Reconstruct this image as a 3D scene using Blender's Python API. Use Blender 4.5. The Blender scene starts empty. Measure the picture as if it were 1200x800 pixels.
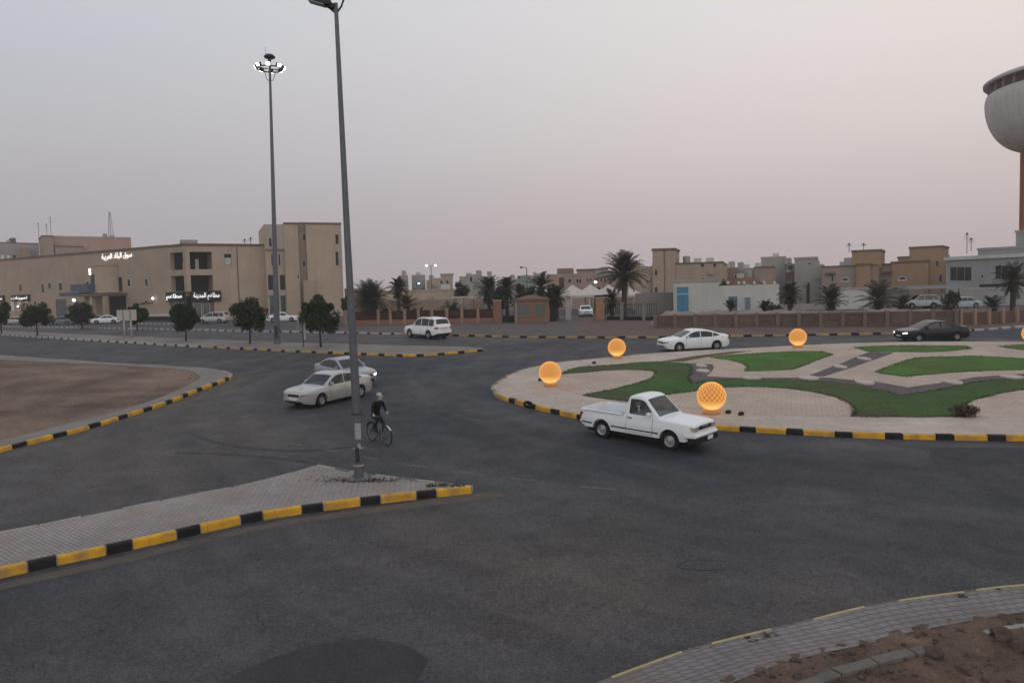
import bpy, bmesh, math, random
from mathutils import Vector, Matrix, noise

# ------------------------------------------------------------------ camera
SC = bpy.context.scene
COL = SC.collection
RAD = math.radians
F = 900.0                      # focal length in pixels of a 1200 x 800 frame
CAMZ = 6.87
cam_d = bpy.data.cameras.new('camera')
cam = bpy.data.objects.new('camera', cam_d)
COL.objects.link(cam)
cam_d.sensor_width = 36.0
cam_d.lens = F / 1200.0 * 36.0
cam_d.clip_end = 4000.0
cam_d.clip_start = 0.1
CR = Matrix.Rotation(RAD(90) - math.atan(55.0 / F), 3, 'X') @ Matrix.Rotation(RAD(-1.45), 3, 'Z')
cam.matrix_world = Matrix.Translation((0, 0, CAMZ)) @ CR.to_4x4()
SC.camera = cam

# ------------------------------------------------------------------ dusk sky
W = bpy.data.worlds.new('World')
SC.world = W
W.use_nodes = True
nt = W.node_tree
for n in list(nt.nodes):
    nt.nodes.remove(n)
N, LK = nt.nodes.new, nt.links.new
tc = N('ShaderNodeTexCoord')
sep = N('ShaderNodeSeparateXYZ'); LK(tc.outputs['Generated'], sep.inputs[0])
def ramp(stops):
    r = N('ShaderNodeValToRGB')
    e = r.color_ramp.elements
    while len(e) > 1:
        e.remove(e[-1])
    e[0].position = stops[0][0]; e[0].color = (*stops[0][1], 1)
    for p, c in stops[1:]:
        k = e.new(p); k.color = (*c, 1)
    r.color_ramp.interpolation = 'B_SPLINE'
    LK(sep.outputs['Z'], r.inputs[0])
    return r
rl = ramp([(0, (.345, .315, .335)), (.07, (.37, .345, .365)), (.18, (.45, .445, .475)), (.36, (.555, .585, .65)), (1, (.52, .58, .68))])
rr = ramp([(0, (.44, .355, .37)), (.07, (.52, .43, .435)), (.18, (.68, .60, .58)), (.36, (.84, .79, .755)), (1, (.60, .62, .68))])
rb = ramp([(0, (.80, .66, .56)), (.10, (.84, .76, .70)), (.3, (.80, .80, .80)), (1, (.54, .59, .68))])
mr = N('ShaderNodeMapRange'); mr.interpolation_type = 'SMOOTHSTEP'
mr.inputs['From Min'].default_value = -.62; mr.inputs['From Max'].default_value = .62
LK(sep.outputs['X'], mr.inputs['Value'])
mb_ = N('ShaderNodeMapRange'); mb_.interpolation_type = 'SMOOTHSTEP'
mb_.inputs['From Min'].default_value = .55; mb_.inputs['From Max'].default_value = -.6
LK(sep.outputs['Y'], mb_.inputs['Value'])
m1 = N('ShaderNodeMixRGB'); LK(mr.outputs[0], m1.inputs[0]); LK(rl.outputs[0], m1.inputs[1]); LK(rr.outputs[0], m1.inputs[2])
m2 = N('ShaderNodeMixRGB'); LK(mb_.outputs[0], m2.inputs[0]); LK(m1.outputs[0], m2.inputs[1]); LK(rb.outputs[0], m2.inputs[2])
bg = N('ShaderNodeBackground'); LK(m2.outputs[0], bg.inputs[0]); bg.inputs[1].default_value = 1.07
wo = N('ShaderNodeOutputWorld'); LK(bg.outputs[0], wo.inputs[0])

# the last glow of the sunset behind the camera
sl = bpy.data.lights.new('sun', 'SUN'); sl.energy = .22; sl.angle = RAD(35); sl.color = (1, .86, .74)
so = bpy.data.objects.new('sun', sl); COL.objects.link(so)
so.rotation_euler = Vector((-.30, .85, -.38)).to_track_quat('-Z', 'Y').to_euler()

SC.view_settings.view_transform = 'Standard'
SC.view_settings.look = 'None'
SC.view_settings.exposure = 0.0
SC.view_settings.gamma = 1.0
SC.render.engine = 'CYCLES'
SC.cycles.use_denoising = True
SC.cycles.max_bounces = 6
SC.cycles.diffuse_bounces = 3
SC.cycles.transparent_max_bounces = 12

# ------------------------------------------------------------------ measuring helpers
def g(y):
    """height of the ground: the crossroads climb gently away from the camera, then level out"""
    if y < 60: return .049 * y
    t = min(y - 60, 30)
    return 2.94 + .049 * (t - t * t / 60)

def ray(px, py):
    return (CR @ Vector(((px - 600) / F, -(py - 400) / F, -1))).normalized()

def G(px, py, dz=0.0):
    """ground point seen at a photo pixel"""
    d = ray(px, py); a, b = 1.0, 2500.0
    for _ in range(50):
        t = (a + b) / 2
        if CAMZ + t * d.z - g(t * d.y) - dz > 0: a = t
        else: b = t
    return Vector((a * d.x, a * d.y, g(a * d.y) + dz))

def PY(px, py, Y):
    d = ray(px, py); t = Y / d.y
    return Vector((t * d.x, Y, CAMZ + t * d.z))

def lerp(a, b, t): return a + (b - a) * t

# ------------------------------------------------------------------ object helpers
def tag(o, label=None, cat=None, group=None, kind=None):
    if label: o['label'] = label
    if cat: o['category'] = cat
    if group: o['group'] = group
    if kind: o['kind'] = kind
    return o

def empty(name, loc=(0, 0, 0), rz=0.0, label=None, cat=None, group=None):
    o = bpy.data.objects.new(name, None); COL.objects.link(o)
    o.empty_display_size = .2
    o.location = loc; o.rotation_euler = (0, 0, rz)
    return tag(o, label, cat, group)

def copy_tree(o, parent=None):
    c = o.copy(); COL.objects.link(c); c.parent = parent
    for ch in o.children: copy_tree(ch, c)
    return c

def put_on_slope(o, p, rz):
    """stand a vehicle on the ground at p, heading rz, leaning with the slope"""
    sl_ = (g(p[1] + 1) - g(p[1] - 1)) / 2
    up = Vector((0, -sl_, 1)).normalized()
    fx = Vector((math.cos(rz), math.sin(rz), 0)); fx = (fx - up * fx.dot(up)).normalized()
    ly = up.cross(fx)
    m = Matrix((fx, ly, up)).transposed()
    o.location = p; o.rotation_euler = m.to_euler()

class MB:
    """collects shapes, then links them as one mesh object"""
    def __init__(s): s.bm = bmesh.new(); s.k = 0; s.mats = []
    def use(s, m):
        if m not in s.mats: s.mats.append(m)
        s.k = s.mats.index(m); return s
    def face(s, pts):
        vs = [s.bm.verts.new(p) for p in pts]
        f = s.bm.faces.new(vs); f.material_index = s.k; return f
    def box(s, x0, x1, y0, y1, z0, z1, M=None, bev=0):
        vs = []
        for z in (z0, z1):
            for x, y in ((x0, y0), (x1, y0), (x1, y1), (x0, y1)):
                p = Vector((x, y, z)); vs.append(s.bm.verts.new(M @ p if M else p))
        fs = []
        for q in ((3, 2, 1, 0), (4, 5, 6, 7), (0, 1, 5, 4), (1, 2, 6, 5), (2, 3, 7, 6), (3, 0, 4, 7)):
            f = s.bm.faces.new([vs[i] for i in q]); f.material_index = s.k; fs.append(f)
        if bev:
            es = list({e for f in fs for e in f.edges})
            r = bmesh.ops.bevel(s.bm, geom=es, offset=bev, segments=2, affect='EDGES', profile=.6)
            for f in r['faces']: f.material_index = s.k
        return s
    def tube(s, pts, r, n=8, cap=True):
        pts = [Vector(p) for p in pts]
        rs = r if isinstance(r, (list, tuple)) else [r] * len(pts)
        rings = []
        u = None
        for i, p in enumerate(pts):
            d = (pts[min(i + 1, len(pts) - 1)] - pts[max(i - 1, 0)]).normalized()
            if u is None:
                u = d.orthogonal().normalized()
            else:
                u = (u - d * u.dot(d))
                u = u.normalized() if u.length > 1e-6 else d.orthogonal().normalized()
            v = d.cross(u)
            rings.append([s.bm.verts.new(p + (u * math.cos(a) + v * math.sin(a)) * rs[i]) for a in [2 * math.pi * k / n for k in range(n)]])
        for a, b in zip(rings, rings[1:]):
            for k in range(n):
                f = s.bm.faces.new([a[k], a[(k + 1) % n], b[(k + 1) % n], b[k]]); f.material_index = s.k; f.smooth = True
        if cap:
            for rg, rev in ((rings[0], True), (rings[-1], False)):
                f = s.bm.faces.new(list(reversed(rg)) if rev else rg); f.material_index = s.k
        return s
    def lathe(s, prof, n=24, M=None, smooth=True, a0=0, a1=2 * math.pi):
        full = abs(a1 - a0 - 2 * math.pi) < 1e-4
        cols = n if full else n + 1
        rings = []
        for r, z in prof:
            rg = []
            for k in range(cols):
                a = a0 + (a1 - a0) * k / n
                p = Vector((max(r, 1e-4) * math.cos(a), max(r, 1e-4) * math.sin(a), z))
                rg.append(s.bm.verts.new(M @ p if M else p))
            rings.append(rg)
        for a, b in zip(rings, rings[1:]):
            for k in range(n):
                k2 = (k + 1) % cols
                f = s.bm.faces.new([a[k], a[k2], b[k2], b[k]]); f.material_index = s.k; f.smooth = smooth
        return s
    def grid(s, rows, smooth=True):
        vs = [[s.bm.verts.new(p) for p in r] for r in rows]
        for a, b in zip(vs, vs[1:]):
            for k in range(len(a) - 1):
                f = s.bm.faces.new([a[k], a[k + 1], b[k + 1], b[k]]); f.material_index = s.k; f.smooth = smooth
        return s
    def build(s, name, mat=None, parent=None, loc=None, sharp=35, normals=True):
        if mat is not None and not s.mats: s.mats = [mat]
        if sharp:
            bmesh.ops.remove_doubles(s.bm, verts=s.bm.verts, dist=1e-5)
        if normals:
            bmesh.ops.recalc_face_normals(s.bm, faces=s.bm.faces)
        if sharp:
            lim = RAD(sharp)
            for e in s.bm.edges:
                if len(e.link_faces) == 2 and e.calc_face_angle(0) > lim: e.smooth = False
        me = bpy.data.meshes.new(name); s.bm.to_mesh(me); s.bm.free()
        for m in s.mats: me.materials.append(m)
        o = bpy.data.objects.new(name, me); COL.objects.link(o)
        if parent: o.parent = parent
        if loc is not None: o.location = loc
        return o

def mesh_from(name, verts, faces, mat, parent=None, midx=None, smooth=False):
    me = bpy.data.meshes.new(name); me.from_pydata(verts, [], faces)
    for m in (mat if isinstance(mat, list) else [mat]): me.materials.append(m)
    if midx: me.polygons.foreach_set('material_index', midx)
    if smooth: me.polygons.foreach_set('use_smooth', [True] * len(faces))
    me.update()
    o = bpy.data.objects.new(name, me); COL.objects.link(o)
    if parent: o.parent = parent
    return o

# ------------------------------------------------------------------ materials
def srgb(r, g_, b):
    f = lambda c: (c / 255 / 12.92) if c / 255 <= .04045 else ((c / 255 + .055) / 1.055) ** 2.4
    return (f(r), f(g_), f(b))

def mat(name, col, rough=.75, var=.12, scale=1.5, fine=None, finevar=.1, bump=0, bscale=20, metal=0, spec=.18, streak=0, col2=None, c2scale=.3, c2amt=.5, coat=0, emit=None, estr=0):
    m = bpy.data.materials.new(name); m.use_nodes = True
    t = m.node_tree; n = t.nodes; l = t.links
    p = n['Principled BSDF']
    p.inputs['Roughness'].default_value = rough
    p.inputs['Metallic'].default_value = metal
    p.inputs['Specular IOR Level'].default_value = spec
    if coat:
        p.inputs['Coat Weight'].default_value = coat; p.inputs['Coat Roughness'].default_value = .06
    if emit:
        p.inputs['Emission Color'].default_value = (*emit, 1); p.inputs['Emission Strength'].default_value = estr
    tcn = n.new('ShaderNodeTexCoord')
    def nz(sc, det=5, vec=None, rg=.6):
        x = n.new('ShaderNodeTexNoise'); x.inputs['Scale'].default_value = sc; x.inputs['Detail'].default_value = det
        x.inputs['Roughness'].default_value = rg
        l.new(vec or tcn.outputs['Object'], x.inputs['Vector']); return x.outputs['Fac']
    def mrange(src, a, b, lo=.3, hi=.7):
        x = n.new('ShaderNodeMapRange'); l.new(src, x.inputs[0])
        x.inputs[1].default_value = lo; x.inputs[2].default_value = hi; x.inputs[3].default_value = a; x.inputs[4].default_value = b
        return x.outputs[0]
    def mul(c, f):
        x = n.new('ShaderNodeVectorMath'); x.operation = 'SCALE'; l.new(c, x.inputs[0]); l.new(f, x.inputs['Scale']); return x.outputs[0]
    rgb = n.new('ShaderNodeRGB'); rgb.outputs[0].default_value = (*col, 1); c = rgb.outputs[0]
    if col2:
        r2 = n.new('ShaderNodeRGB'); r2.outputs[0].default_value = (*col2, 1)
        mx = n.new('ShaderNodeMixRGB'); l.new(mrange(nz(c2scale, 6), 0, c2amt * 2, .42, .68), mx.inputs[0]); l.new(c, mx.inputs[1]); l.new(r2.outputs[0], mx.inputs[2]); mx.use_clamp = True
        c = mx.outputs[0]
    if var: c = mul(c, mrange(nz(scale), 1 - var, 1 + var))
    if fine: c = mul(c, mrange(nz(fine, 3), 1 - finevar, 1 + finevar))
    if streak:
        mp = n.new('ShaderNodeMapping'); mp.inputs['Scale'].default_value = (1.2, 1.2, .12); l.new(tcn.outputs['Object'], mp.inputs[0])
        c = mul(c, mrange(nz(1.0, 6, mp.outputs[0], .7), 1 - streak, 1 + streak * .4, .35, .65))
    l.new(c, p.inputs['Base Color'])
    if bump:
        b = n.new('ShaderNodeBump'); b.inputs['Strength'].default_value = bump; b.inputs['Distance'].default_value = .02
        l.new(nz(bscale, 6), b.inputs['Height']); l.new(b.outputs[0], p.inputs['Normal'])
    if rough > .3 and var:
        l.new(mrange(nz(scale * 3), rough - .08, min(1, rough + .08)), p.inputs['Roughness'])
    return m

def brick_mat(name, c1, c2, mortar, bw, bh, ms=.006, rot=0, uv=False, rough=.85, var=.2, off=.5, dirt=None, scale=.4):
    m = bpy.data.materials.new(name); m.use_nodes = True
    t = m.node_tree; n = t.nodes; l = t.links; p = n['Principled BSDF']
    p.inputs['Roughness'].default_value = rough; p.inputs['Specular IOR Level'].default_value = .3
    tcn = n.new('ShaderNodeTexCoord'); mp = n.new('ShaderNodeMapping'); mp.inputs['Rotation'].default_value = (0, 0, rot)
    l.new(tcn.outputs['UV' if uv else 'Object'], mp.inputs[0])
    b = n.new('ShaderNodeTexBrick'); l.new(mp.outputs[0], b.inputs['Vector'])
    b.inputs['Color1'].default_value = (*c1, 1); b.inputs['Color2'].default_value = (*c2, 1); b.inputs['Mortar'].default_value = (*mortar, 1)
    b.inputs['Scale'].default_value = 1; b.inputs['Brick Width'].default_value = bw; b.inputs['Row Height'].default_value = bh
    b.inputs['Mortar Size'].default_value = ms; b.inputs['Mortar Smooth'].default_value = .3; b.offset = off
    c = b.outputs['Color']
    for sc, v in ((scale, var), (scale * 9, var * .6), (40, .08)):
        x = n.new('ShaderNodeTexNoise'); x.inputs['Scale'].default_value = sc; x.inputs['Detail'].default_value = 6
        l.new(tcn.outputs['Object'], x.inputs['Vector'])
        r = n.new('ShaderNodeMapRange'); l.new(x.outputs['Fac'], r.inputs[0])
        r.inputs[1].default_value = .3; r.inputs[2].default_value = .7; r.inputs[3].default_value = 1 - v; r.inputs[4].default_value = 1 + v
        s_ = n.new('ShaderNodeVectorMath'); s_.operation = 'SCALE'; l.new(c, s_.inputs[0]); l.new(r.outputs[0], s_.inputs['Scale']); c = s_.outputs[0]
    if dirt:
        x = n.new('ShaderNodeTexNoise'); x.inputs['Scale'].default_value = .9; x.inputs['Detail'].default_value = 8; l.new(tcn.outputs['Object'], x.inputs['Vector'])
        r = n.new('ShaderNodeMapRange'); l.new(x.outputs['Fac'], r.inputs[0]); r.inputs[1].default_value = .48; r.inputs[2].default_value = .72; r.inputs[4].default_value = .7
        mx = n.new('ShaderNodeMixRGB'); l.new(r.outputs[0], mx.inputs[0]); l.new(c, mx.inputs[1]); mx.inputs[2].default_value = (*dirt, 1); c = mx.outputs[0]
    l.new(c, p.inputs['Base Color'])
    bp = n.new('ShaderNodeBump'); bp.inputs['Strength'].default_value = .5; bp.inputs['Distance'].default_value = .01; bp.invert = True
    l.new(b.outputs['Fac'], bp.inputs['Height']); l.new(bp.outputs[0], p.inputs['Normal'])
    return m

def asphalt_mat():
    m = bpy.data.materials.new('asphalt'); m.use_nodes = True
    t = m.node_tree; n = t.nodes; l = t.links; p = n['Principled BSDF']
    p.inputs['Specular IOR Level'].default_value = .16
    tcn = n.new('ShaderNodeTexCoord'); V = tcn.outputs['Object']
    def nz(sc, det, vec=V, rg=.6):
        x = n.new('ShaderNodeTexNoise'); x.inputs['Scale'].default_value = sc; x.inputs['Detail'].default_value = det; x.inputs['Roughness'].default_value = rg
        l.new(vec, x.inputs['Vector']); return x.outputs['Fac']
    def mr(src, a, b, lo=.3, hi=.7):
        x = n.new('ShaderNodeMapRange'); l.new(src, x.inputs[0]); x.inputs[1].default_value = lo; x.inputs[2].default_value = hi
        x.inputs[3].default_value = a; x.inputs[4].default_value = b; return x.outputs[0]
    def mul(c, f):
        x = n.new('ShaderNodeVectorMath'); x.operation = 'SCALE'; l.new(c, x.inputs[0]); l.new(f, x.inputs['Scale']); return x.outputs[0]
    rgb = n.new('ShaderNodeMixRGB'); rgb.inputs[1].default_value = (.045, .047, .053, 1); rgb.inputs[2].default_value = (.078, .071, .067, 1)
    l.new(mr(nz(.09, 6), 0, 1, .4, .65), rgb.inputs[0]); c = rgb.outputs[0]
    c = mul(c, mr(nz(.5, 7), .84, 1.16)); c = mul(c, mr(nz(4, 4), .88, 1.12)); c = mul(c, mr(nz(16, 2), .66, 1.42)); c = mul(c, mr(nz(45, 2), .6, 1.45))
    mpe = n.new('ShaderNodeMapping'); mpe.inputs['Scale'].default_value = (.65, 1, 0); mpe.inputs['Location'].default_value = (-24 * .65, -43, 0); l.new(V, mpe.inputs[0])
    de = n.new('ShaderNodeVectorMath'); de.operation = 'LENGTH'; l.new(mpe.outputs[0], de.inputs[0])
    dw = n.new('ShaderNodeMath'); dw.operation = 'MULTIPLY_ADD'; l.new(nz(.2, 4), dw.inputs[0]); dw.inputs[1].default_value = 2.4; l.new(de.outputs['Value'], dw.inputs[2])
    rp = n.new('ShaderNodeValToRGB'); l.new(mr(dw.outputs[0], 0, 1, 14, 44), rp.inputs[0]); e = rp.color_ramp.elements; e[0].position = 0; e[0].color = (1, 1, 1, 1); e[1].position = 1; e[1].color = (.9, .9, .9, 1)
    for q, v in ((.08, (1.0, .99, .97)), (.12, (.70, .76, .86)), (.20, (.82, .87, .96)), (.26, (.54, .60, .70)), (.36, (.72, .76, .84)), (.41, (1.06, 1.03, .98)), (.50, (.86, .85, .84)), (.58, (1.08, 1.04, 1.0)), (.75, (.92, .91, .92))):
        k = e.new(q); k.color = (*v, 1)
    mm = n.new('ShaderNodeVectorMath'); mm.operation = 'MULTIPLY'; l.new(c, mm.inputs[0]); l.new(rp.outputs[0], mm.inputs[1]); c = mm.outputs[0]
    # cracks
    wv = n.new('ShaderNodeTexNoise'); wv.inputs['Scale'].default_value = .8; wv.inputs['Detail'].default_value = 6; l.new(V, wv.inputs['Vector'])
    wa = n.new('ShaderNodeMixRGB'); wa.blend_type = 'LINEAR_LIGHT'; wa.inputs[0].default_value = .9; l.new(V, wa.inputs[1]); l.new(wv.outputs['Color'], wa.inputs[2])
    vo = n.new('ShaderNodeTexVoronoi'); vo.feature = 'DISTANCE_TO_EDGE'; vo.inputs['Scale'].default_value = .16; l.new(wa.outputs[0], vo.inputs['Vector'])
    ck = n.new('ShaderNodeMath'); ck.operation = 'MAXIMUM'; l.new(mr(vo.outputs['Distance'], .62, 1, .0005, .0035), ck.inputs[0]); l.new(mr(nz(.06, 3), 0, 1, .44, .52), ck.inputs[1]); c = mul(c, ck.outputs[0])
    # wheel-polished lanes sweeping round the island
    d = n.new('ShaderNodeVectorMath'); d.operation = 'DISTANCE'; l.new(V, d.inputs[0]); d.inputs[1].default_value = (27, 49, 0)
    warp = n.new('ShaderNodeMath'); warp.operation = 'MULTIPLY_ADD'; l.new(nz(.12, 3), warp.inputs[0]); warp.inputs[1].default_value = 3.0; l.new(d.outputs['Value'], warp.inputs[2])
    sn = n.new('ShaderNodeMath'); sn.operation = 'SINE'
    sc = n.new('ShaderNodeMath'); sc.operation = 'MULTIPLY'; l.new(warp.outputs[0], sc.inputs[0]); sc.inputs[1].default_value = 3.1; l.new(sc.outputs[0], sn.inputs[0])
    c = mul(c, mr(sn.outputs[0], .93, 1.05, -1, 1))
    # dusty streaks along the lanes
    c2 = n.new('ShaderNodeMixRGB'); cc = n.new('ShaderNodeCombineXYZ')
    l.new(warp.outputs[0], cc.inputs[0])
    l.new(mr(nz(1.0, 6, cc.outputs[0]), 0, .34, .5, .8), c2.inputs[0]); l.new(c, c2.inputs[1]); c2.inputs[2].default_value = (.13, .115, .10, 1)
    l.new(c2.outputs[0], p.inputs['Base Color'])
    l.new(mr(nz(.7, 5), .62, .88), p.inputs['Roughness'])
    b = n.new('ShaderNodeBump'); b.inputs['Strength'].default_value = .5; b.inputs['Distance'].default_value = .012; l.new(nz(60, 4), b.inputs['Height']); l.new(b.outputs[0], p.inputs['Normal'])
    return m

def glass_mat(name, col=(.02, .025, .03), clear=.35):
    m = bpy.data.materials.new(name); m.use_nodes = True
    t = m.node_tree; p = t.nodes['Principled BSDF']
    p.inputs['Base Color'].default_value = (*col, 1); p.inputs['Roughness'].default_value = .06; p.inputs['Specular IOR Level'].default_value = .6
    if clear:
        tr = t.nodes.new('ShaderNodeBsdfTransparent'); mx = t.nodes.new('ShaderNodeMixShader'); mx.inputs[0].default_value = clear
        tr.inputs[0].default_value = (.8, .85, .85, 1)
        t.links.new(p.outputs[0], mx.inputs[1]); t.links.new(tr.outputs[0], mx.inputs[2]); t.links.new(mx.outputs[0], t.nodes['Material Output'].inputs[0])
    return m

ASPH = asphalt_mat()
ASPH_NEW = mat('fresh asphalt', (.024, .027, .036), .7, .14, .6, 50, .22, .3, 60)
ASPH_SOFT = mat('old asphalt overlay', (.039, .038, .040), .8, .25, .6, 16, .3, .3, 60)
ASPH_OLD = mat('tarred asphalt', (.031, .030, .031), .7, .2, .9, 50, .25, .3, 60)
SANDY = mat('sandy earth', (.20, .145, .11), .95, .18, .05, 3, .15, .4, 8)
DIRT = mat('bare dirt', (.185, .130, .097), .95, .2, .5, 9, .25, 1.0, 8, col2=(.085, .056, .044), c2scale=.22, c2amt=.5)
DIRTBR = mat('loose brown dirt', (.088, .060, .045), .97, .35, 1.5, 22, .35, 1.0, 18, col2=(.15, .10, .072), c2scale=.9, c2amt=.3)
DUST = mat('sand drift', (.092, .078, .068), .95, .2, 1.2, 30, .2, .3, 30)
PAVL = brick_mat('near pavers', (.30, .265, .255), (.25, .225, .22), (.13, .11, .10), .22, .11, .012, RAD(38), var=.16, dirt=(.22, .17, .14))
PAVR = brick_mat('grey interlocking pavers', (.20, .185, .185), (.17, .16, .16), (.085, .072, .066), .26, .17, .014, 0, uv=True, var=.16, dirt=(.14, .095, .07))
PAVS = mat('dusty concrete footway', (.20, .185, .175), .9, .12, .8, 20, .12, .2, 20, col2=(.16, .125, .105), c2scale=.4, c2amt=.35)
PAVF = mat('far footway', (.095, .082, .078), .9, .15, .5, 10, .12)
PAVB = mat('brown footway', (.115, .078, .068), .9, .18, .5, 10, .12)
TILE = brick_mat('pink beige tiles', (.43, .345, .28), (.39, .31, .255), (.27, .20, .17), .40, .40, .012, RAD(20), var=.13, dirt=(.34, .27, .23))
BAND = brick_mat('pale concrete paving', (.44, .37, .32), (.40, .335, .295), (.26, .22, .19), 1.2, .8, .012, RAD(8), var=.13, dirt=(.36, .29, .24), rough=.9)
GRAVEL = mat('dark gravel', (.105, .088, .092), .95, .25, 1.5, 25, .45, .8, 30)
LAWN = mat('lawn', (.055, .130, .020), .95, .22, .7, 18, .3, .8, 40, col2=(.075, .085, .028), c2scale=.25, c2amt=.3)
LAWN_D = mat('deep green lawn', (.036, .088, .020), .95, .22, .7, 18, .3, .5, 40, col2=(.065, .058, .030), c2scale=.16, c2amt=.5)
LAWN_O = mat('dry olive grass', (.075, .075, .035), .95, .22, .7, 18, .3, .8, 40)
YEL = mat('worn yellow kerb paint', (.60, .32, .022), .7, .14, 2, 25, .15, .3, 20, col2=(.27, .18, .09), c2scale=2.6, c2amt=.42)
YELD = mat('faded yellow kerb paint', (.34, .24, .10), .8, .12, 2, 25, .12, .2, 20, col2=(.24, .20, .15), c2scale=1.2, c2amt=.5)
BLK = mat('black kerb paint', (.009, .009, .011), .65, .2, 3, 30, .2, .3, 20, col2=(.035, .03, .028), c2scale=2.5, c2amt=.25)
WHT = mat('worn white kerb paint', (.36, .35, .34), .75, .12, 2, 20, .12, .2, 20, col2=(.22, .20, .18), c2scale=1.0, c2amt=.3)
CONC = mat('kerb concrete', (.27, .245, .22), .85, .15, 1.5, 20, .15, .3, 20)
CONCD = mat('weathered kerb concrete', (.13, .12, .11), .9, .2, 1.5, 20, .15, .4, 20)
PAINT_Y = mat('faded yellow line', (.36, .30, .18), .8, .2, 3, 25, .2)
PAINT_W = mat('faded lane dash', (.10, .098, .10), .8, .3, 3, 12, .4)
STONEW = mat('pale stone slab', (.42, .36, .33), .85, .15, 1.5, 18, .12, .3, 15)
STEEL = mat('galvanised steel', (.115, .125, .14), .5, .12, 3, 20, .1, metal=.35)
STEELD = mat('dark painted steel', (.035, .037, .042), .5, .1, 3)
RUBBER = mat('rubber', (.014, .014, .015), .85, .1, 5)
BLACKP = mat('black plastic', (.015, .015, .017), .55, .1, 5)
ALLOY = mat('alloy wheel', (.48, .48, .49), .35, .05, 5, metal=.6)
CHROME = mat('chrome', (.6, .6, .62), .15, 0, metal=1)
DARKIN = mat('dark interior', (.02, .02, .022), .9, .1, 5)
SEATM = mat('grey seat cloth', (.06, .06, .062), .9, .1, 5)
GLASS = glass_mat('car glass', (.012, .015, .018), .38)
GLASSD = glass_mat('tinted car glass', (.008, .009, .011), .12)
WPAINT = mat('white car paint', (.70, .73, .75), .3, 0, coat=.6)
SPAINT = mat('silver car paint', (.39, .40, .39), .3, 0, metal=.35, coat=.6)
SPAINT2 = mat('grey silver car paint', (.27, .28, .29), .3, 0, metal=.4, coat=.6)
DPAINT = mat('black car paint', (.009, .011, .017), .3, 0, coat=.25)
LIGHTC = mat('clear lamp lens', (.36, .38, .40), .12, 0, spec=1.0, metal=.3)
LIGHTON = mat('lit lamp lens', (.9, .9, .85), .2, 0, emit=(1, .95, .85), estr=2.0)
LIGHTR = mat('red lamp lens', (.25, .012, .012), .15, 0, spec=.8)
PLATE = mat('number plate', (.62, .62, .60), .5, .05, 5)
FAB_BLK = mat('black cloth', (.012, .012, .014), .95, .2, 8)
FAB_NAVY = mat('dark navy cloth', (.018, .020, .028), .95, .2, 8)
FAB_WHT = mat('white cotton', (.6, .6, .6), .9, .05, 8)
SKIN = mat('skin', (.25, .13, .08), .6, .05, 8)
WIN = glass_mat('window glass', (.012, .013, .015), 0); WIN.node_tree.nodes['Principled BSDF'].inputs['Specular IOR Level'].default_value = .2; WIN.node_tree.nodes['Principled BSDF'].inputs['Roughness'].default_value = .2
WINB = glass_mat('greenish shop glass', (.05, .075, .075), 0)
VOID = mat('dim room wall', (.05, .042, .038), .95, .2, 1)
IRON = mat('black iron', (.014, .013, .013), .6, .1, 4)
BULB = mat('white lamp', (1, 1, 1), .4, 0, emit=(1, .97, .92), estr=5)
SIGNLT = mat('white backlit letters', (1, 1, 1), .4, 0, emit=(1, .97, .93), estr=.85)
BARK = mat('bark', (.06, .045, .035), .95, .3, 6, 30, .2, .6, 25)
LEAF = mat('leaves', (.020, .032, .015), .8, .35, 1.2, 9, .35)
LEAF2 = mat('fresh leaves', (.032, .045, .018), .8, .35, 1.2, 9, .35)
PALMT = mat('palm trunk', (.065, .048, .038), .95, .3, 6, 25, .25, .8, 25)
PALML = mat('palm leaflets', (.024, .038, .024), .75, .3, .8, 7, .25)
PALML2 = mat('dull palm leaflets', (.042, .052, .034), .8, .3, .8, 7, .25)

# ================================================================== GROUND
def smooth_pts(P, closed=False, n=6):
    P = [Vector((p[0], p[1])) for p in P]; m = len(P); out = []
    rng = range(m) if closed else range(m - 1)
    for i in rng:
        if closed: p0, p1, p2, p3 = P[i - 1], P[i], P[(i + 1) % m], P[(i + 2) % m]
        else: p0, p1, p2, p3 = P[max(i - 1, 0)], P[i], P[i + 1], P[min(i + 2, m - 1)]
        k = max(1, min(n, int((p2 - p1).length / .4)))
        for j in range(k):
            t = j / k
            out.append(.5 * ((2 * p1) + (p2 - p0) * t + (2 * p0 - 5 * p1 + 4 * p2 - p3) * t * t + (3 * p1 - p0 - 3 * p2 + p3) * t ** 3))
    if not closed: out.append(P[-1])
    return out

def area(P): return sum(P[i - 1][0] * P[i][1] - P[i][0] * P[i - 1][1] for i in range(len(P))) / 2

def inset(P, d):
    """move a closed outline inwards by d"""
    sgn = 1 if area(P) > 0 else -1; out = []
    for i in range(len(P)):
        a, b, c = P[i - 1], P[i], P[(i + 1) % len(P)]
        t = (Vector(c[:2]) - Vector(a[:2]))
        if t.length < 1e-6: continue
        t.normalize(); out.append(Vector((b[0] - t.y * d * sgn, b[1] + t.x * d * sgn)))
    return out

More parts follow.
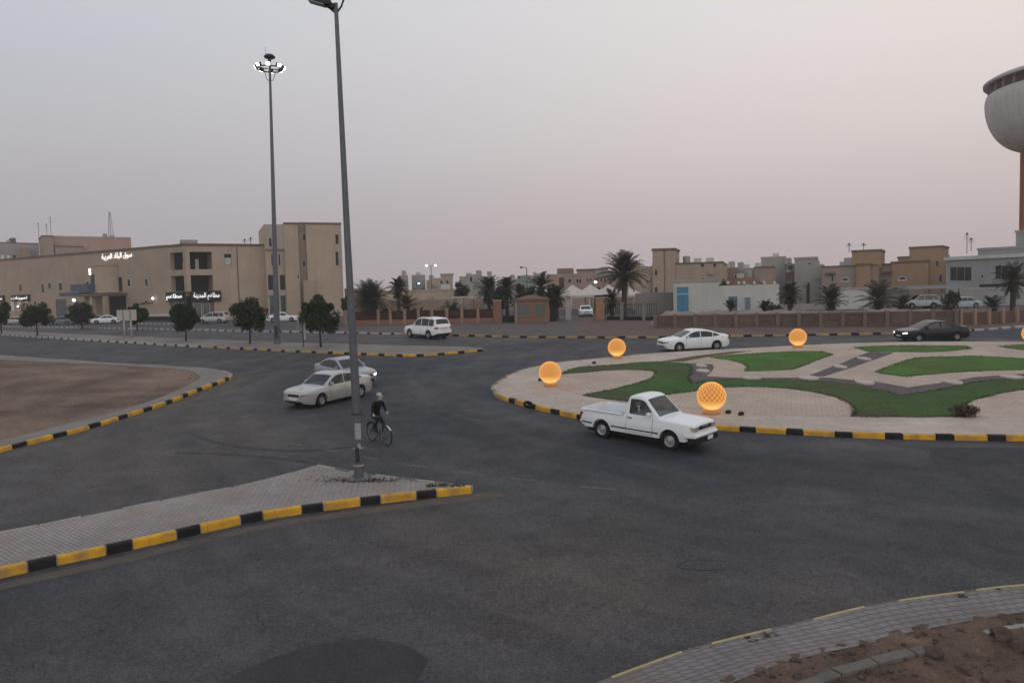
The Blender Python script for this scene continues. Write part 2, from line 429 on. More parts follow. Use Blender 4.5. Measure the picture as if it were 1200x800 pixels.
def slab(name, P, dz, m, depth=.25, label=None, kind='structure', parent=None, sides=True, cat=None):
    bm = bmesh.new()
    vs = [bm.verts.new((p[0], p[1], 0)) for p in P]
    f = bm.faces.new(vs)
    f.normal_update()
    if f.normal.z < 0: f.normal_flip(); f.normal_update()
    bmesh.ops.triangulate(bm, faces=[f], ngon_method='EAR_CLIP')
    y0, y1 = min(p[1] for p in P), max(p[1] for p in P)
    for yy in [0] + [60 + 2.5 * k for k in range(13)]:
        if y0 < yy < y1:
            bmesh.ops.bisect_plane(bm, geom=bm.verts[:] + bm.edges[:] + bm.faces[:], plane_co=(0, yy, 0), plane_no=(0, 1, 0))
    for v in bm.verts: v.co.z = g(max(v.co.y, 0)) + dz
    if sides:
        be = [e for e in bm.edges if len(e.link_faces) == 1]
        r = bmesh.ops.extrude_edge_only(bm, edges=be)
        for v in [v for v in r['geom'] if isinstance(v, bmesh.types.BMVert)]: v.co.z -= depth
    bmesh.ops.recalc_face_normals(bm, faces=bm.faces)
    me = bpy.data.meshes.new(name); bm.to_mesh(me); bm.free(); me.materials.append(m)
    o = bpy.data.objects.new(name, me); COL.objects.link(o)
    if parent: o.parent = parent
    return tag(o, label, cat, kind=kind)

def pix(L, dz=0.0): return [G(x, y, dz).to_2d() for x, y in L]

def resample(P, step):
    L = [0]
    for a, b in zip(P, P[1:]): L.append(L[-1] + (b - a).length)
    n = max(1, round(L[-1] / step)); out = []; j = 0
    for i in range(n + 1):
        s = L[-1] * i / n
        while j < len(P) - 2 and L[j + 1] < s: j += 1
        t = (s - L[j]) / max(L[j + 1] - L[j], 1e-9); out.append(P[j].lerp(P[j + 1], t))
    return out, L[-1]

def at_len(P, L, s):
    j = 0
    while j < len(P) - 2 and L[j + 1] < s: j += 1
    t = min(1, max(0, (s - L[j]) / max(L[j + 1] - L[j], 1e-9))); d = (P[j + 1] - P[j]).normalized()
    return P[j].lerp(P[j + 1], t), d

def kerb(name, P, pattern, h, w, side, label, jitter=.018, gap=.016, end=False):
    """painted kerb stones along the open path P (the road-side top edge); side=+1 puts the stones to the left of the path"""
    L = [0]
    for a, b in zip(P, P[1:]): L.append(L[-1] + (b - a).length)
    mb = MB(); s = 0; i = 0; rnd = random.Random(name + str(len(P)))
    while s < L[-1] - .1:
        m, ln = pattern(s) if callable(pattern) else pattern[i % len(pattern)]
        mb.use(m); s1 = min(s + ln, L[-1]); k = max(1, int((s1 - s) / .5)); rings = []
        ox, oz = rnd.uniform(-jitter, jitter), rnd.uniform(-jitter, jitter)
        for j in range(k + 1):
            p, d = at_len(P, L, lerp(s + gap, s1 - gap, j / k)); nrm = Vector((-d.y, d.x)) * side
            z = g(p.y) + oz
            rings.append([mb.bm.verts.new((p.x + nrm.x * (o + ox), p.y + nrm.y * (o + ox), z + zz)) for o, zz in
                          ((-.03, -.08), (-.02, h * .75), (-.008, h - .02), (.02, h), (w - .02, h), (w, h - .015), (w, -.08))])
        for a, b in zip(rings, rings[1:]):
            for q in range(6):
                f = mb.bm.faces.new([a[q], a[q + 1], b[q + 1], b[q]]); f.material_index = mb.k
        for rg in (rings[0], rings[-1]):
            f = mb.bm.faces.new(rg); f.material_index = mb.k
        s = s1; i += 1
    return tag(mb.build(name, sharp=None), label, kind='structure')

# the earth everywhere, out to the horizon
vs, fs = [], []
xs = [-900, -400, 0, 400, 900]; ys = [-60, 0] + list(range(10, 61, 10)) + [60 + 2.5 * k for k in range(1, 13)] + [150, 400, 900]
for y in ys:
    for x in xs: vs.append((x, y, g(max(y, 0)) - .03))
for j in range(len(ys) - 1):
    for i in range(len(xs) - 1):
        a = j * len(xs) + i; fs.append((a, a + 1, a + 1 + len(xs), a + len(xs)))
tag(mesh_from('ground', vs, fs, SANDY), 'open sandy ground under and beyond the town', kind='structure')

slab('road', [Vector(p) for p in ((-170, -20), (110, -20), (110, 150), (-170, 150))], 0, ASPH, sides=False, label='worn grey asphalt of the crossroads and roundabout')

# ---- patches and marks on the asphalt
def sheet(name, L, m, dz, label, smooth=False):
    P = pix(L)
    if smooth: P = smooth_pts(P, True, 4)
    return slab(name, P, dz, m, sides=False, label=label)
sheet('road_patch', [(1092, 524), (1320, 526), (1330, 543), (1096, 543), (1088, 534)], ASPH_NEW, .006, 'smooth dark rectangular asphalt repair before the roundabout kerb')
sheet('road_patch', [(322, 770), (365, 756), (430, 749), (478, 757), (503, 772), (492, 790), (470, 812), (270, 830), (262, 800), (288, 784)], ASPH_SOFT, .006, 'dark tarred asphalt repair at the lower edge of the view', True)
# arc of tyre rubber
def ring_line(cx, cy, rx, ry, a0, a1, w, m, name, label, n=28):
    c = G(cx, cy); P = [G(cx + rx * math.cos(lerp(a0, a1, i / n)), cy + ry * math.sin(lerp(a0, a1, i / n))).to_2d() for i in range(n + 1)]
    vs, fs = [], []
    for i, p in enumerate(P):
        d = (P[min(i + 1, n)] - P[max(i - 1, 0)]).normalized(); nn = Vector((-d.y, d.x)) * w * (.5 + .5 * math.sin(math.pi * i / n))
        for q in (p + nn, p - nn): vs.append((q.x, q.y, g(q.y) + .005))
    for i in range(n): fs.append((2 * i, 2 * i + 1, 2 * i + 3, 2 * i + 2))
    return tag(mesh_from(name, vs, fs, m), label, kind='structure')
ring_line(826, 662, 32, 6, 0, 5.2, .018, ASPH_OLD, 'tyre_mark', 'thin oval tyre mark on the near asphalt')
ring_line(345, 480, 150, 48, .35, 2.6, .10, ASPH_OLD, 'tyre_mark', 'dark curved tyre mark across the junction')
ring_line(180, 556, 215, 26, -1.45, -.25, .12, ASPH_OLD, 'tyre_mark', 'dark curved tyre mark along the triangular island')
dash = MB().use(PAINT_W)
for a, b in (((341, 519), (354, 522)), ((380, 526), (396, 530)), ((425, 535), (443, 538)), ((467, 542.5), (501, 547.5)), ((529, 551.5), (565, 556.5)), ((599, 560.5), (639, 564.5)), ((680, 570), (722, 573.5)), ((548, 491.5), (563, 492))):
    p, q = G(*a), G(*b); d = (q - p).to_2d().normalized(); nn = Vector((-d.y, d.x)) * .07
    dash.face([(p.x + nn.x, p.y + nn.y, g(p.y + nn.y) + .007), (q.x + nn.x, q.y + nn.y, g(q.y + nn.y) + .007), (q.x - nn.x, q.y - nn.y, g(q.y - nn.y) + .007), (p.x - nn.x, p.y - nn.y, g(p.y - nn.y) + .007)])
tag(dash.build('lane_marking'), 'faded white dashes along the mouth of the roundabout', kind='structure')

# ---- roundabout island
H1 = .20
isl_near = [(1500, 503), (1400, 507), (1300, 509.5), (1200, 510), (1050, 508), (990, 506), (930, 503), (860, 499), (760, 493), (705, 488.5), (675.5, 485), (656, 480.7), (634, 476), (615, 471), (601, 467.5), (587.5, 463.5)]
isl_tip = [(587.5, 463.5), (579, 459), (575.4, 455), (577, 450.5), (585, 445), (593, 439.8), (605, 434.7)]
isl_far = [(605, 434.7), (620, 430.3), (637, 426.8), (656, 423.7), (681, 421), (714, 418.2), (770, 413), (850, 408.6), (900, 406), (960, 403), (1020, 401), (1100, 399.8), (1200, 400), (1330, 402), (1480, 406)]
back = [(1620, 418), (1700, 440), (1640, 480)]
Lall = isl_near + isl_tip[1:] + isl_far[1:] + back
P_all = smooth_pts(pix(Lall, H1), True, 5)
slab('roundabout_island', inset(P_all, .12), H1 - .008, BAND, .1, 'pale paved top of the roundabout island')
Pn = smooth_pts(pix(isl_near[:], H1), False, 6); Pt = smooth_pts(pix(isl_tip, H1), False, 6); Pf = smooth_pts(pix(isl_far, H1), False, 6)
kerb('kerb', Pn, [(YEL, 1.1), (BLK, .58)], H1, .2, -1, 'yellow and black painted kerb along the near side of the roundabout')
kerb('kerb', Pt, [(YELD, 1.0), (CONC, .5), (CONCD, .5)], H1, .2, -1, 'chipped pale kerb round the left tip of the roundabout')
kerb('kerb', Pf, [(CONC, 1.0), (CONC, 1.0), (CONCD, .6), (CONC, 1.0)], H1, .2, -1, 'unpainted pale kerb along the far side of the roundabout')

def zone(name, L, m, dz, label, smooth=0, kind='structure', depth=.05):
    P = pix(L, H1)
    if smooth: P = smooth_pts(P, True, smooth)
    return slab(name, P, H1 + dz, m, depth, label, kind)
zone('tile_paving', [(632, 446.5), (645, 442), (658, 438.5), (680, 430), (727, 427), (760, 424.5), (777, 423), (817, 416.5), (857, 411.5), (905, 409), (960, 406), (1020, 403.6), (1200, 402.8), (1400, 407), (1480, 430), (1460, 480), (1400, 488), (1200, 489), (1060, 488.7), (997, 488), (930, 486.5), (860, 483.5), (800, 478), (745, 471), (700, 466), (683, 463), (660, 457), (642, 450)], TILE, .0, 'pink beige tiled paths on the roundabout island')
lawnA = [(658, 438.2), (665, 434), (680, 430), (700, 428.6), (727, 427), (745, 425), (775, 423.6), (803, 426), (811, 431), (810, 437), (807, 444), (813, 450), (827, 445.5), (868, 444.6), (920, 444.8), (965, 446.5), (996, 450), (1030, 456), (1055, 463.5), (1104, 456), (1143, 447.5), (1200, 442.5), (1300, 441), (1400, 444), (1400, 458), (1300, 455), (1240, 454.8), (1200, 456), (1172, 460.6), (1143, 468), (1128, 475), (1124, 480), (1126, 484.5), (1135, 488.3), (1060, 488.5), (997, 487.8), (1000.5, 484), (1001.2, 480), (999, 475), (991, 470), (979, 465), (962, 460.8), (945, 458), (922, 455), (897, 453.4), (875, 453), (850, 453.7), (817, 457.5), (782, 462.3), (758, 467), (745, 470.7), (720, 468.4), (700, 466), (683, 463), (700, 459.5), (720, 456), (745, 449.5), (763, 444), (769, 440), (769, 437), (763, 434.6), (750, 433.4), (733, 433), (710, 434), (688, 436), (672, 437)]
zone('lawn', lawnA, LAWN_D, .014, 'dark green wavy lawn sweeping between the pale petals of the roundabout')
lawnB = [(874, 434.8), (876, 431), (874, 428), (868, 425), (858, 422.3), (848, 420.6), (832, 419), (850, 416.6), (900, 413.2), (930, 411.9), (962, 411.5), (976, 415), (952, 424), (929, 433), (900, 434.4)]
zone('lawn', lawnB, LAWN, .014, 'bright green lawn patch left of the diagonal gravel strip')
lawnC = [(1026, 435.5), (1050, 426.5), (1066, 421.5), (1075, 419), (1140, 417), (1200, 420), (1270, 424), (1330, 430), (1300, 434), (1200, 433), (1140, 435), (1095, 438), (1062, 441.3), (1035, 438)]
zone('lawn', lawnC, LAWN, .014, 'large bright green lawn patch right of the diagonal gravel strip')
lawnD = [(1001.6, 407), (1030, 405.4), (1058, 404.6), (1132, 405.3), (1138, 408.5), (1110, 411.5), (1087, 412.5), (1019, 412)]
zone('lawn', lawnD, LAWN, .014, 'long narrow green lawn strip near the far kerb of the roundabout')
lawnE = [(1171, 405.6), (1200, 403.6), (1260, 404), (1260, 410), (1200, 410), (1180, 408)]
zone('lawn', lawnE, LAWN, .014, 'small green lawn wedge near the last globe lamp')
zone('lawn', [(775, 423.4), (800, 419.5), (817, 416.8), (857, 412.2), (880, 411.2), (862, 413.6), (830, 418), (800, 423.5)], LAWN_O, .012, 'thin olive strip of dry grass along the far paving')
GR = [[(803, 425.4), (835, 427), (836.5, 431), (833, 436), (827, 441), (868, 443), (968, 442.4), (1000, 445.4), (1030, 448), (1064, 454), (1104, 448.6), (1143, 442), (1200, 438), (1300, 437), (1300, 441.4), (1200, 442.6), (1143, 447.6), (1104, 456), (1055, 464.2), (1030, 457), (996, 451), (965, 446.8), (868, 445), (827, 446), (812, 451), (806, 445), (810, 437), (811, 431)],
      [(945, 441), (966, 440.8), (1000, 430), (1041.5, 415.4), (1047, 412.9), (1019, 412.2), (1005, 417.5), (985, 426), (966, 433)]]
zone('gravel_bed', GR[0], GRAVEL, .018, 'dark grey gravel ribbon edging the wavy lawn')
zone('gravel_bed', GR[1], GRAVEL, .010, 'dark gravel strip crossing diagonally between two lawns')
rs = random.Random(3)
for k, (x0, x1, y, lb) in enumerate(((868, 893, 443.2, 'flat pale stone slab on the gravel by the left end of the ribbon'), (935, 960, 443.6, 'flat pale stone slab where the diagonal gravel strip starts'),
        (1002, 1023, 449, 'flat pale stone slab on the gravel before the ribbon dips'), (1105, 1128, 448.6, 'flat pale stone slab on the gravel just after the ribbon dips'),
        (1173, 1200, 442.6, 'flat pale stone slab on the gravel at the right edge of the view'), (976, 992, 430.4, 'lower pale stone slab on the diagonal gravel strip'),
        (1004, 1020, 421, 'upper pale stone slab on the diagonal gravel strip'), (815, 829, 429.4, 'upper pale stone slab in the gravel hook by the wavy lawn'), (815, 832, 435.3, 'lower pale stone slab in the gravel hook by the wavy lawn'))):
    a, b = G(x0, y, H1), G(x1, y, H1); c = (a + b) / 2; hw = (b - a).length / 2
    P = [Vector((c.x + hw * math.cos(t) * rs.uniform(.8, 1.05), c.y + .65 * math.sin(t) * rs.uniform(.8, 1.1))) for t in [2 * math.pi * i / 9 for i in range(9)]]
    slab('stone_slab', P, H1 + .09, STONEW, .1, lb, kind=None, cat='stone slab')['group'] = 'stone slabs in the gravel of the roundabout'

# grass blades over the lawns
def inside(p, P):
    c = False; j = len(P) - 1
    for i in range(len(P)):
        if (P[i][1] > p[1]) != (P[j][1] > p[1]) and p[0] < (P[j][0] - P[i][0]) * (p[1] - P[i][1]) / (P[j][1] - P[i][1]) + P[i][0]: c = not c
        j = i
    return c
vs, fs, mi = [], [], []
rg = random.Random(5)
for L, dens, mk in ((lawnA, 8, 1), (lawnB, 8, 0), (lawnC, 8, 0), (lawnD, 8, 0), (lawnE, 8, 0)):
    P = pix(L, H1); x0, x1 = min(p[0] for p in P), min(46, max(p[0] for p in P)); y0, y1 = min(p[1] for p in P), max(p[1] for p in P)
    for _ in range(int((x1 - x0) * (y1 - y0) * dens)):
        q = (rg.uniform(x0, x1), rg.uniform(y0, y1))
        if not inside(q, P): continue
        a = rg.uniform(0, 6.28); w = rg.uniform(.012, .03); h = rg.uniform(.015, .045); z = g(q[1]) + H1 + .01
        i = len(vs); dx, dy = math.cos(a) * w, math.sin(a) * w
        vs += [(q[0] - dx, q[1] - dy, z), (q[0] + dx, q[1] + dy, z), (q[0] + rg.uniform(-.04, .04), q[1] + rg.uniform(-.04, .04), z + h)]
        fs.append((i, i + 1, i + 2)); mi.append(mk)
for L, mk in ((lawnA, 1), (lawnB, 0), (lawnC, 0), (lawnD, 0), (lawnE, 0)):      # ragged tufts along every edge
    P = pix(L, H1)
    for q0, q1 in zip(P, P[1:] + P[:1]):
        if q0.x > 46: continue
        for _ in range(int((q1 - q0).length * 60)):
            c = q0.lerp(q1, rg.random()); k_ = noise.noise((c.x * 1.1, c.y * 1.1, 3)) * .16; q = (c.x + rg.gauss(k_, .07), c.y + rg.gauss(k_, .07))
            a = rg.uniform(0, 6.28); w = rg.uniform(.02, .045); h = rg.uniform(.015, .04); z = g(q[1]) + H1 + .012; i = len(vs); dx, dy = math.cos(a) * w, math.sin(a) * w
            vs += [(q[0] - dx, q[1] - dy, z), (q[0] + dx, q[1] + dy, z), (q[0] - dy * 1.5, q[1] + dx * 1.5, z + h)]; fs.append((i, i + 1, i + 2)); mi.append(mk)
tag(mesh_from('grass', vs, fs, [LAWN, LAWN_D], midx=mi), 'short grass blades growing on the roundabout lawns', 'grass', kind='stuff')

# ---- left dirt island with its footway
H2 = .18
o_near = [(-160, 566), (-60, 545), (0, 525), (50, 511.5), (100, 499), (150, 484), (200, 468), (235, 454), (258, 446), (270, 440.6)]
o_far = [(270, 440.6), (272, 437.5), (260, 433.6), (240, 431), (200, 428.2), (125, 424.5), (60, 420), (0, 416), (-90, 411), (-200, 406)]
Pn2 = smooth_pts(pix(o_near, H2), False, 6); Pf2 = smooth_pts(pix(o_far, H2), False, 6)
outer = Pn2 + Pf2[1:] + [Vector((-70, 35)), Vector((-45, 20))]
inner_px = [(-160, 548), (-60, 532), (0, 515), (25, 510), (75, 497), (125, 485), (175, 470), (212, 455), (230, 446), (234, 441.5), (228, 436.6), (217, 433), (175, 430), (100, 426), (0, 421), (-90, 415.5), (-200, 410)]
inner = smooth_pts(pix(inner_px, H2), False, 5)
ring = inset(outer, .1)[:len(Pn2) + len(Pf2) - 1] + list(reversed(inner))
slab('footway', ring, H2 - .006, PAVS, .25, 'dusty grey footway round the left dirt lot')
kerb('kerb', Pn2, [(BLK, .62), (YEL, 1.15)], H2, .16, 1, 'yellow and black painted kerb curving round the left dirt lot')
kerb('kerb', Pf2, [(CONC, 1.0)], H2, .16, 1, 'plain concrete kerb on the far side of the left dirt lot')

def dirt_grid(name, x0, x1, y0, y1, step, hf, m, label, keep=None):
    nx, ny = int((x1 - x0) / step), int((y1 - y0) / step); vs, fs, idx = [], [], {}
    def v(i, j):
        if (i, j) not in idx:
            x, y = x0 + i * step, y0 + j * step; idx[(i, j)] = len(vs); vs.append((x, y, hf(x, y)))
        return idx[(i, j)]
    for j in range(ny):
        for i in range(nx):
            c = (x0 + (i + .5) * step, y0 + (j + .5) * step)
            if keep and not keep(c): continue
            fs.append((v(i, j), v(i + 1, j), v(i + 1, j + 1), v(i, j + 1)))
    return tag(mesh_from(name, vs, fs, m, smooth=True), label, kind='structure')
lot = inner + [Vector((-70, 36)), Vector((-45, 21))]
lot_wide = inset(lot, -.35) if True else lot
def edge_d(p, P): return min((Vector(p) - q).length for q in P)
dirt_grid('dirt_lot', -46, -14, 22, 62, .4,
          lambda x, y: g(y) + H2 - .04 + min(.25, .06 * max(0, edge_d((x, y), inner) - .5)) * (.25 + abs(noise.noise((x * .23, y * .23, 1))) + .4 * noise.noise((x * .8, y * .8, 4))) + .02 * noise.noise((x * 2.5, y * 2.5, 7)) - .02,
          DIRT, 'bare reddish dirt lot left of the junction', lambda c: inside(c, lot_wide))
# drifted sand beside the kerb
sheet('sand_drift', [(285, 443), (286, 447), (270, 456), (235, 468), (150, 493), (60, 517), (-20, 538), (-20, 534), (60, 515), (150, 490), (235, 462), (268, 449), (276, 441)], DUST, .005, 'thin sand drift lying against the painted kerb', True)

# ---- near triangular island
H3 = .20
front = pix([(-260, 718), (-120, 694), (0, 667), (75, 650.5), (160, 633), (300, 602), (420, 584.5), (553, 570)], H3)
bk = pix([(553, 570), (530, 568.2), (507, 565), (467, 560.5), (416, 554), (371, 545), (331, 557), (280, 569.6), (225, 579), (187, 587), (117, 601), (40, 617), (0, 624), (-120, 650), (-260, 682)], H3)
front_s = smooth_pts(front, False, 6)
slab('triangle_island', front_s + bk[1:], H3 - .006, PAVL, .25, 'pale brick-paved triangular island under the near lamp post')
fi = [p + Vector((0, 0)) for p in front_s]
kerb('kerb', fi, [(YEL, 1.02), (BLK, .58)], H3 + .02, .17, 1, 'bold yellow and black kerb along the near edge of the triangular island', jitter=.012)
kerb('kerb', smooth_pts(bk[5:], False, 1), [(CONC, 1.0)], H3 + .005, .12, -1, 'low worn concrete edging on the back of the triangular island', jitter=.02)
kerb('kerb', smooth_pts(list(bk[:6]), False, 1), [(CONC, .9), (CONCD, .35), (CONC, .7), (CONCD, .6)], H3 + .012, .12, -1, 'broken concrete edging behind the near lamp post', jitter=.03)
sheet('sand_drift', [(-100, 712), (0, 691), (160, 656), (300, 622), (420, 604), (560, 586), (600, 580), (555, 578), (420, 597), (300, 616), (160, 648), (0, 683), (-100, 703)], DUST, .005, 'sandy dust along the foot of the triangular island', True)

# ---- median with the round trees
H4 = .16
m_near = [(-160, 384), (-60, 388.5), (0, 391.5), (60, 395), (130, 399), (200, 403.2), (262, 406.2), (300, 408), (345, 410.4), (400, 412.4), (440, 414), (478, 415.3), (500, 414.4), (530, 412.2), (566, 409)]
m_far = [(566, 409), (563, 407.4), (520, 405.8), (430, 403.6), (340, 401), (262, 398.3), (200, 396), (130, 393), (60, 390), (0, 387.5), (-60, 385.4), (-160, 382)]
Pm = smooth_pts(pix(m_near, H4), False, 5); Pmf = smooth_pts(pix(m_far, H4), False, 5)
slab('median', inset(Pm + Pmf[1:-1], .1), H4 - .006, PAVS, .25, 'long paved median planted with clipped trees')
iw = 0
for i, p in enumerate(Pm):
    if p.x < G(255, 405).x: iw = i
kerb('kerb', Pm[:iw + 1], [(WHT, 1.15), (BLK, .38)], H4, .16, 1, 'white and black kerb along the left part of the median')
ic = max(i for i, p in enumerate(Pm) if p.x < G(405, 412).x)
kerb('kerb', Pm[iw:ic + 1], [(YELD, 1.15), (BLK, .38)], H4, .16, 1, 'dusty faded kerb along the middle part of the median')
kerb('kerb', Pm[ic:], [(YEL, 1.05), (BLK, .5)], H4, .16, 1, 'yellow and black kerb at the tapering tip of the median')
kerb('kerb', Pmf, [(CONC, 1.2)], H4, .14, 1, 'plain concrete kerb on the far side of the median')

# ---- far side: kerb, footway, walls behind
H5 = .16
far_k = [(-160, 377.5), (0, 381.8), (110, 383.5), (240, 386), (330, 387.6), (400, 388.7), (500, 391), (560, 392.5), (620, 393.6), (720, 394), (800, 393.6), (900, 391.8), (1040, 389.5), (1100, 387.6), (1150, 385), (1200, 381.5), (1330, 373)]
Pk = smooth_pts(pix(far_k, H5), False, 6)
ia = max(i for i, p in enumerate(Pk) if p.x < G(487, 390).x); ib = max(i for i, p in enumerate(Pk) if p.x < G(1135, 386).x)
kerb('kerb', Pk[:ia + 1], [(WHT, 1.1), (BLK, .36)], H5, .2, 1, 'white and black kerb of the far footway on the left')
kerb('kerb', Pk[ia:ib + 1], [(YELD, 1.05), (BLK, .62)], H5, .2, 1, 'yellow and black kerb of the far footway in the middle')
kerb('kerb', Pk[ib:], [(WHT, 1.0), (CONCD, .45)], H5, .2, 1, 'white and grey kerb of the far footway on the right')
kp = [p + Vector((0, .1)) for p in Pk]
i4 = max(i for i, p in enumerate(Pk) if p.x < G(405, 388).x); i7 = max(i for i, p in enumerate(Pk) if p.x < G(690, 393).x)
slab('footway', kp[:i4 + 1] + [p + Vector((0, 2.6)) for p in reversed(kp[:i4 + 1])], H5 - .006, PAVF, .25, 'narrow footway before the commercial building')
slab('footway', kp[i4:i7 + 1] + [Vector((kp[i7].x, 92)), Vector((kp[i4].x, 92))], H5 - .006, PAVF, .25, 'grey footway before the gate and fence')
slab('footway', kp[i7:] + [Vector((kp[-1].x, 92)), Vector((kp[i7].x, 92))], H5 - .006, PAVB, .25, 'brown footway along the pilastered wall')
# second kerb in the car park on the left
P9 = smooth_pts(pix([(160, 378.4), (207, 379.3)], .15), False, 3)
kerb('kerb', P9, [(WHT, 1.2), (BLK, .5)], .15, .3, 1, 'short white and black kerb before the car park')

# ---- near right footway and dirt
H6 = .16
fo = smooth_pts(pix([(600, 850), (650, 820), (706, 795.5), (769, 772.5), (801, 761), (866, 744), (962, 722), (992, 713.5), (1060, 701), (1157, 688.5), (1200, 684), (1330, 676), (1500, 672)], H6), False, 6)
fin = smooth_pts(pix([(760, 850), (820, 815), (888, 787), (920, 775), (965, 764.5), (1013, 754), (1060, 742), (1107, 732), (1160, 722.5), (1200, 716.5), (1330, 705), (1500, 700)], H6), False, 6)
A, la = resample(fo, .25); B, lb_ = resample(fin, .25); n = min(len(A), len(B))
A, _ = resample(fo, la / (n - 1)); B, _ = resample(fin, lb_ / (n - 1)); n = min(len(A), len(B))
me_v, me_f, uvs = [], [], []
for i in range(n):
    for j in range(5):
        p = A[i].lerp(B[i], j / 4); me_v.append((p.x, p.y, g(p.y) + H6 - .004 + .006 * noise.noise((p.x * 2, p.y * 2, 0)))); uvs.append((i * la / (n - 1), j / 4 * (A[i] - B[i]).length))
for i in range(n - 1):
    for j in range(4): me_f.append((i * 5 + j, i * 5 + j + 1, i * 5 + j + 6, i * 5 + j + 5))
fw = mesh_from('footway', me_v, me_f, PAVR)
ul = fw.data.uv_layers.new(name='UVMap')
for lp in fw.data.loops: ul.data[lp.index].uv = uvs[lp.vertex_index]
tag(fw, 'grey interlocking paver footway curving through the near right corner', kind='structure')
# narrow worn kerb lip with yellow paint left only on some stones
YELL = mat('pale old yellow paint', (.36, .30, .15), .8, .15, 3, 25, .15)
def lip(s): return [(YELL, 1.25), (CONCD, .75), (YELL, 1.5), (CONCD, .12), (YELL, 1.3), (CONCD, .45)][int(s / 1.0) % 6]
kerb('kerb', fo, lip, H6 + .01, .055, -1, 'thin worn kerb lip with flaking yellow paint at the near right', jitter=.008)
def hbr(x, y):
    d = min((Vector((x, y)) - q).length for q in fin[::2]); t = max(0, min(1, (d - .7) / 2.0))
    return g(y) + H6 - .008 + .03 * noise.noise((x * 3, y * 3, 2)) + t * (-.18 + .30 * abs(noise.noise((x * .9, y * .9, 5))) + .26 * abs(noise.noise((x * 2.6, y * 2.6, 9))) + .09 * noise.noise((x * 6, y * 6, 3)) + .05 * noise.noise((x * 13, y * 13, 3)))
brk = list(fin) + [Vector((fin[-1].x, 3)), Vector((fin[0].x, 3))]
brw = inset(brk, -.15)
dirt_grid('dirt_bank', 1.5, 17, 6, 19, .06, hbr, DIRTBR, 'churned brown earth bank in the near right corner', lambda c: inside(c, brw))
kb = smooth_pts(pix([(930, 801), (975, 784), (1020, 772), (1078, 758)], H6), False, 6)
kerb('kerb', kb, [(CONCD, .8)], H6 + .04, .22, -1, 'half buried grey kerb stones in the brown earth', jitter=.02)
kb2 = smooth_pts(pix([(1148, 738.5), (1180, 731.5), (1210, 727)], H6), False, 6)
kerb('kerb', kb2, [(CONC, .8)], H6 + .0, .12, -1, 'half buried pale kerb stone near the right edge', jitter=.02)
def rock(name, p, s, m, seed, label, group=None, squash=.7):
    bm = bmesh.new(); bmesh.ops.create_icosphere(bm, subdivisions=3, radius=1)
    for v in bm.verts:
        k = 1 + .55 * noise.noise(v.co * 1.3 + Vector((seed, 0, 0))) + .22 * noise.noise(v.co * 3.3 + Vector((seed, 3, 0)))
        v.co = Vector((v.co.x * k * s, v.co.y * k * s * .85, v.co.z * k * s * squash))
    me = bpy.data.meshes.new(name); bm.to_mesh(me); bm.free(); me.materials.append(m)
    for f in me.polygons: f.use_smooth = True
    o = bpy.data.objects.new(name, me); COL.objects.link(o); o.location = p; o.rotation_euler = (0, 0, seed)
    return tag(o, label, 'rock', group)
ROCKM = mat('earthy rock', (.085, .060, .052), .95, .25, 4, 18, .25, .8, 20)
def on_dirt(px, py):
    p = G(px, py, .1); return Vector((p.x, p.y, hbr(p.x, p.y)))
rock('rock', on_dirt(1177, 749), .21, ROCKM, 1.3, 'largest round dark rock on the brown earth near the right edge', 'rocks on the brown earth')
rock('rock', on_dirt(1094, 769), .17, ROCKM, 4.1, 'brown rock right of the half buried kerb', 'rocks on the brown earth')
rock('rock', on_dirt(1128, 788), .13, ROCKM, 7.7, 'small brown rock at the lower edge under the big rock', 'rocks on the brown earth')
rock('rock', on_dirt(1198, 762), .19, ROCKM, 9.2, 'brown rock cut by the right edge of the view', 'rocks on the brown earth')
rw = MB().use(ROCKM); rr_ = random.Random(8)
for _ in range(1600):
    q = (rr_.uniform(3, 15), rr_.uniform(8, 18))
    if not inside(q, brk): continue
    s = rr_.uniform(.012, .05); z = hbr(*q) + s * .3; Mx = Matrix.Translation((q[0], q[1], z)) @ Matrix.Rotation(rr_.uniform(0, 6), 4, 'Z') @ Matrix.Rotation(rr_.uniform(0, 1), 4, 'X')
    rw.box(-s, s, -s * .7, s * .8, -s * .5, s * .5, Mx)
tag(rw.build('clods', sharp=None), 'small clods and pebbles scattered on the brown earth', 'clods', kind='stuff')
rw = MB().use(mat('pebble', (.24, .18, .14), .95))
for _ in range(700):
    q = (rr_.uniform(-46, -16), rr_.uniform(24, 60))
    if not inside(q, lot): continue
    s = rr_.uniform(.02, .07); Mx = Matrix.Translation((q[0], q[1], g(q[1]) + H2 - .02)) @ Matrix.Rotation(rr_.uniform(0, 6), 4, 'Z')
    rw.box(-s, s, -s * .7, s * .8, -s * .5, s * .6, Mx)
tag(rw.build('pebbles', sharp=None), 'pebbles scattered over the left dirt lot', 'pebbles', kind='stuff')

